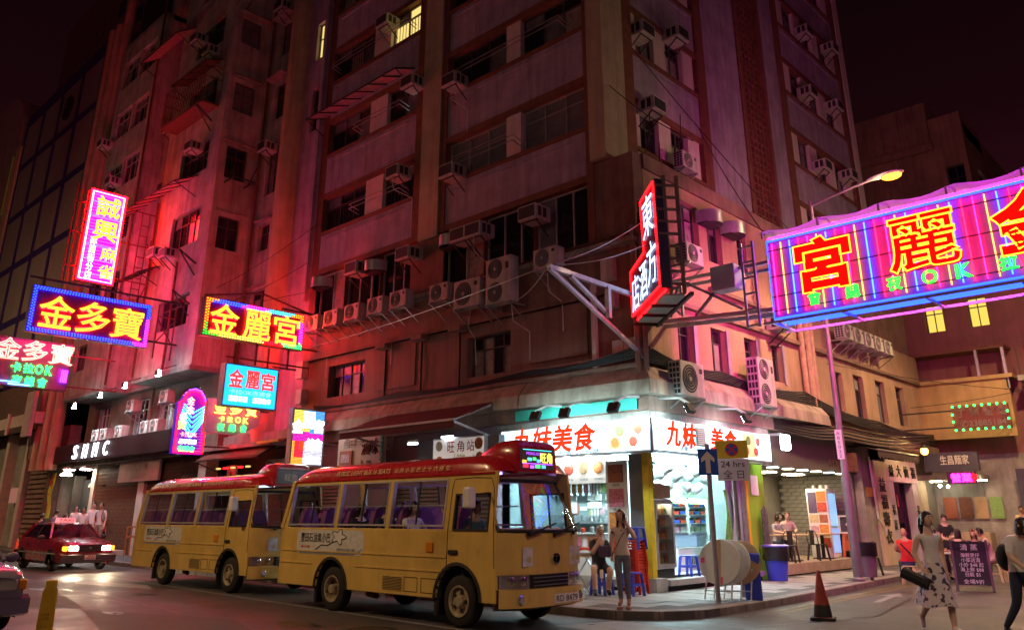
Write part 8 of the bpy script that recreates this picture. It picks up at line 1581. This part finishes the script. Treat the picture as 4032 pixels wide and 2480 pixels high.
for lab, x_, z_ in (('hooded vent at the left corner of the third storey', -24.1, 9.45), ('hooded vent beside the box unit on the third storey', -20.95, 9.4), ('hooded vent next to the central column on the third storey', -17.2, 9.4)): AH.put((x_, 15.66, z_), 0, lab, 'hooded vents on the corner tenement')
for lab, y_ in (('dark hooded vent above the first podium window on the side street', 19.0), ('dark hooded vent above the second podium window on the side street', 20.3)): AH.put((-10.56, y_, 9.35), R(90), lab, 'hooded vents on the corner tenement')
G2 = 'outdoor units along the podium'
for k, x_ in enumerate((-23.8, -22.65, -21.45, -20.2, -19.05)): AS.put((x_, 15.6, 7.75), 0, ('first', 'second', 'third', 'fourth', 'fifth')[k]+' outdoor unit from the left in the row beside the rainbow-bordered sign', G2)
AS.put((-17.15, 15.6, 7.6), 0, 'outdoor unit alone right of the row of five on the podium ledge', G2); AB.put((-15.95, 15.6, 7.2), 0, 'broad outdoor unit left of the tall double unit', G2); AD.put((-14.7, 15.6, 7.1), 0, 'tall double-fan outdoor unit at the middle of the podium', G2); AS.put((-13.0, 15.6, 7.75), 0, 'outdoor unit just above the steel outrigger', G2)
AS.put((-10.55, 17.3, 7.7), R(90), 'outdoor unit on the side street behind the corner sign', G2); AB.put((-10.55, 16.75, 4.3), R(90), 'large outdoor unit above the side-street signboard', G2); AD.put((-10.55, 20.6, 4.45), R(90), 'tall double-fan outdoor unit further along the side street', G2); AS.put((-11.74, 19.5, 11.4), R(90), 'outdoor unit at the foot of the side-street tower windows', G2)
for k in range(5): AS.put((-10.7, 27.4+k*.95, 7.35), R(90), ('first', 'second', 'third', 'fourth', 'fifth')[k]+' outdoor unit of the row below the great neon sign', G2)
AW.put((-10.55, 22.5, 6.9), R(90), 'window air conditioner behind the ladder of the great neon sign', G1)
G3 = 'air conditioners on the bay tenement'
for lab, x_, y_, z_, rz in (('air conditioner at the far left of the bay tenement, second storey from the top', -43.9, 13.98, 20.9, 0), ('air conditioner between the left bay windows', -41.6, 13.98, 18.0, 0), ('air conditioner left of the long pink awning', -38.5, 15.28, 20.4, 0), ('air conditioner below the caged balcony', -38.0, 15.28, 17.0, 0), ('air conditioner in the red-lit recess', -37.8, 15.28, 14.0, 0), ('air conditioner above the caged balcony', -33.4, 13.98, 22.9, 0), ('air conditioner beside the cage roof', -31.9, 13.98, 21.6, 0), ('left of two air conditioners below the window that mirrors the neon', -34.6, 13.98, 12.5, 0), ('right of two air conditioners below the window that mirrors the neon', -33.4, 13.98, 12.2, 0), ('air conditioner beside the barred window of the right bay', -32.3, 13.98, 16.9, 0), ('air conditioner high beside the grey windows', -30.48, 14.2, 24.2, 90), ('air conditioner at the re-entrant corner of the bay tenement', -29.0, 15.72, 16.4, 0), ('air conditioner high at the re-entrant corner', -28.9, 15.72, 23.4, 0)): AW.put((x_, y_, z_), R(rz), lab, G3)
for k, (x_, z_) in enumerate(((-41.0, 4.95), (-40.0, 4.95), (-38.3, 4.95), (-35.6, 4.95), (-34.6, 4.95))): AS.put((x_, 15.2, z_+.06), 0, ('first', 'second', 'third', 'fourth', 'fifth')[k]+' outdoor unit from the left behind the SHMC fascia', G3)
for k, (x_, z_) in enumerate(((-37.6, 6.1), (-34.2, 6.2))): AS.put((x_, 15.28, z_), 0, ('left', 'right')[k]+' outdoor unit under the bay soffit', G3)
# spot lamps under the bays
for k, (x_, y_, z_) in enumerate(((-40.6, 13.3, 6.55), (-37.6, 13.3, 6.75), (-35.0, 13.3, 6.9), (-31.6, 13.2, 7.0))):
    t = thing('spot_lamp', ('leftmost', 'second', 'third', 'rightmost')[k]+' cold white spot lamp under the bays of the tenement', 'lamp', (x_, y_, z_), 0, 'spot lamps under the bays'); MB().box(-.14, .14, -.06, .06, -.1, .1).build('housing', 'black_rubber', t); MB().box(-.12, .12, -.02, .10, -.115, -.101).build('lens', 'tube_white', t); MB().box(.141, .15, -.05, .05, -.09, .09).build('lens', 'tube_white', t); b = MB(); b.bar((0, 0, .1), (0, .7, .4), .03); b.build('arm', 'iron', t)
    ld = bpy.data.lights.new('spot_light', 'SPOT'); ld.energy = 420; ld.color = (.8,.9,1); ld.spot_size = R(110); ld.spot_blend = .6; ld.shadow_soft_size = .08; lo = bpy.data.objects.new('spot_light', ld); COL.objects.link(lo); lo.parent = t; lo.location = (0, 0, -.14); lo.rotation_euler = (R(25), 0, 0)
# ================================================================ cables, rails, laundry
def cable(pts, par, r_=.018, name='cable', m='cable', sag=.0):
    q = []; pts = [Vector(p) for p in pts]
    for a_, c_ in zip(pts[:-1], pts[1:]):
        n = 6
        for i in range(n): q.append(a_.lerp(c_, i/n)-Vector((0, 0, sag*math.sin(math.pi*i/n))))
    q.append(pts[-1]); b = MB(); b.tube(q, r_, 5); return b.build(name, m, par, world=True, smooth=True)
for k in range(5): cable([(-24, 15.55-.02*k, 5.12+.03*k), (-19.5, 15.52, 5.10+.04*k), (-14, 15.5, 5.16+.03*k), (-10.5, 15.45-.03*k, 5.2+.05*k)], T, .025, sag=.05+.02*k)
for k in range(6): cable([(-10.45+.02*k, 15.6, 5.15+.05*k), (-10.4, 19, 5.0+.05*k), (-10.38, 24, 4.9+.07*k), (-10.42, 30, 4.5+.07*k), (-10.4, 36, 4.4+.08*k)], T, .03, sag=.06+.02*k)
for k in range(4): cable([(-10.5+.03*k, 15.6, 5.2), (-10.5+.04*k, 15.58, 6.5), (-10.52+.03*k, 15.6, 8.2+.3*k)], T, .03)
for k in range(5): cable([(-10.3, 21.5, 4.0+.06*k), (-10.1, 26, 3.95+.1*k), (-9.9, 33, 4.1+.1*k)], T, .03, sag=.12)
cable([(-24.5, 15.5, 8.15), (-18, 15.5, 8.2), (-10.6, 15.5, 8.3)], T, .05, 'conduit', 'rust')
for x_, z0, z1 in ((-20.35, 6.75, 5.2), (-16.9, 6.8, 5.2), (-18.6, 6.7, 5.2)): cable([(x_, 15.66, z0), (x_+.05, 15.62, (z0+z1)/2), (x_, 15.66, z1)], T, .03, 'conduit', 'cable')
for x_, z_ in ((-20.3, 6.72), (-18.55, 6.75), (-16.85, 6.75)): b = MB(); b.box(x_-.25, x_+.25, 15.35, 15.68, z_, z_+.14); b.build('vent_cowl', 'podium_red', T, world=True)
for (u0, u1, z_, F) in ((-16.9, -12.6, 15.2, FA), (-16.9, -14.4, 12.0, FA), (-24.2, -19.6, 18.45, FA), (-22.5, -19.8, 15.2, FA), (-22.4, -19.6, 12.0, FA)):
    b = MB()
    for dz in (0, .16): b.bar(F.p(u0, .45, z_+dz), F.p(u1, .45, z_+dz), .022); b.bar(F.p(u0, 0, z_+dz-.1), F.p(u0, .45, z_+dz), .022); b.bar(F.p(u1, 0, z_+dz-.1), F.p(u1, .45, z_+dz), .022)
    b.build('drying_rail', 'galv', T, world=True)
lz = thing('laundry', 'red and dark clothes hanging from a line at the top of the tenement', 'laundry', (-16.6, 15.2, 19.3))
for k, (x_, m_) in enumerate(((-16.9, 'cloth_black'), (-16.45, 'cloth_red'), (-16.1, 'cloth_black'))): b = MB(); b.grid([[(x_+.08*i, 15.15+.03*math.sin(i*2+j), 19.0-.16*j) for i in range(5)] for j in range(5)]); b.build('garment', m_, lz, world=True, smooth=True)
WN = []
for (p, q) in (((-30.4, 14.6, 10.5), (-24.6, 15.4, 12.0)), ((-30.4, 14.8, 9.8), (-25, 15.4, 10.6)), ((-38, 13.8, 10.2), (-24.8, 15.3, 9.4)), ((-9.0, 16, 10.4), (-11.4, 15.8, 12.9)), ((-8.6, 21.6, 8.6), (-11.7, 17.0, 15.2)), ((-7.6, 16.4, 7.7), (-11.2, 20.2, 13.2)), ((-6.5, 36, 6.2), (-10.4, 26, 6.4)), ((-5.2, 36, 6.6), (-10.2, 33, 5.6))):
    o = cable([p, q], None, .012, 'overhead_wire', sag=.15); WN.append(o); tag(o, 'thin overhead wire '+('from the bay tenement up to the corner tenement edge', 'just above the rainbow-bordered sign', 'running behind the blue-bordered sign to the corner tenement', 'from above the hotel sign up to the tower corner', 'from the street lamp pole up across the side-street tower', 'from the great neon sign up to the side-street tower', 'across the side street above the green bulb sign', 'short and low at the end of the side street')[len(WN)-1], 'wire', 'overhead wires')
mb_ = thing('meter_boxes', 'pair of pale meter boxes on the corner pier below the hotel sign', 'box', (-11.0, 15.6, 5.35)); MB().box(-.32, .0, -.12, .05, 0, .32).build('meter_box', 'white_enamel', mb_); MB().box(.02, .32, -.12, .05, .02, .33).build('meter_box', 'white_enamel', mb_)
for k, (x_, z_, w_, h_) in enumerate(((-25.0, 6.3, .4, .6), (-24.9, 5.4, .35, .5), (-11.35, 7.2, .35, .55), (-11.3, 6.5, .25, .4))): tag(MB().box(x_-w_/2, x_+w_/2, 15.4, 15.66, z_, z_+h_).build('wall_box', 'white_enamel', None), ('upper grey switch box at the left end of the corner tenement', 'lower grey switch box at the left end of the corner tenement', 'tall pale box on the wall behind the hotel corner sign', 'small pale box on the wall below the hotel corner sign')[k], 'box', 'wall boxes')
# neon sign across the road behind the viewer, the one mirrored in the windscreens
n_s = thing('opposite_neon_sign', 'red and violet neon sign on the viewer side of the street', 'neon sign', (3.2, 3.4, 6.6), R(-140), 'signs hung round the street corner'); MB().box(-1.8, 1.8, 0, .3, -1.3, 1.3).build('panel', 'panel_violet', n_s)
for k in range(12): MB().tube([(-1.6+k*.29, -.05, -1.2), (-1.6+k*.29, -.05, 1.2)], .03, 6).build('tube', (emis('opp_magenta', (1,.26,.50), 26), emis('opp_violet', (.62,.34,1), 28), emis('opp_red', (1,.40,.44), 22))[k % 3], n_s)

for k, (x_, y_, z_, dx) in enumerate(((-19.8, 15.1, 12.4, .5), (-15.8, 15.1, 9.35, .1), (-17.0, 15.1, 14.7, .3), (-23.8, 15.2, 7.7, .2), (-20.2, 15.2, 7.7, .15), (-16.0, 15.2, 7.2, -.2), (-14.4, 15.2, 7.1, .3), (-13.1, 15.2, 7.7, .15))):
    cable([(x_, y_, z_), (x_+dx*.3, y_-.02, z_-.5), (x_+dx, 15.6, z_-.75), (x_+dx*.9, 15.64, z_-1.5)], T, .014, 'drip_hose', 'pale_panel')
for k, (y_, z_) in enumerate(((19.6, 13.4), (17.9, 13.0), (18.3, 12.0))): cable([(-11.4, y_, z_), (-11.5, y_+.1, z_-.8), (-11.68, y_-.05, z_-1.6), (-11.7, y_+.1, z_-2.2)], T, .016, 'drip_hose', 'cable')

text('夜總會', 2.9, .95, (0, -.12, 0), 'neon_yellow', n_s, 'lettering', offset=.02); b = MB(); b.bar((-1.85, .15, -1.35), (1.85, .15, -1.35), .08); b.bar((-1.85, .15, 1.35), (1.85, .15, 1.35), .08); b.bar((0, .3, -6.5), (0, .3, 1.5), .14); b.build('mast', 'steel_pale', n_s)
try: bpy.data.scenes.remove(TXS)
except Exception: pass
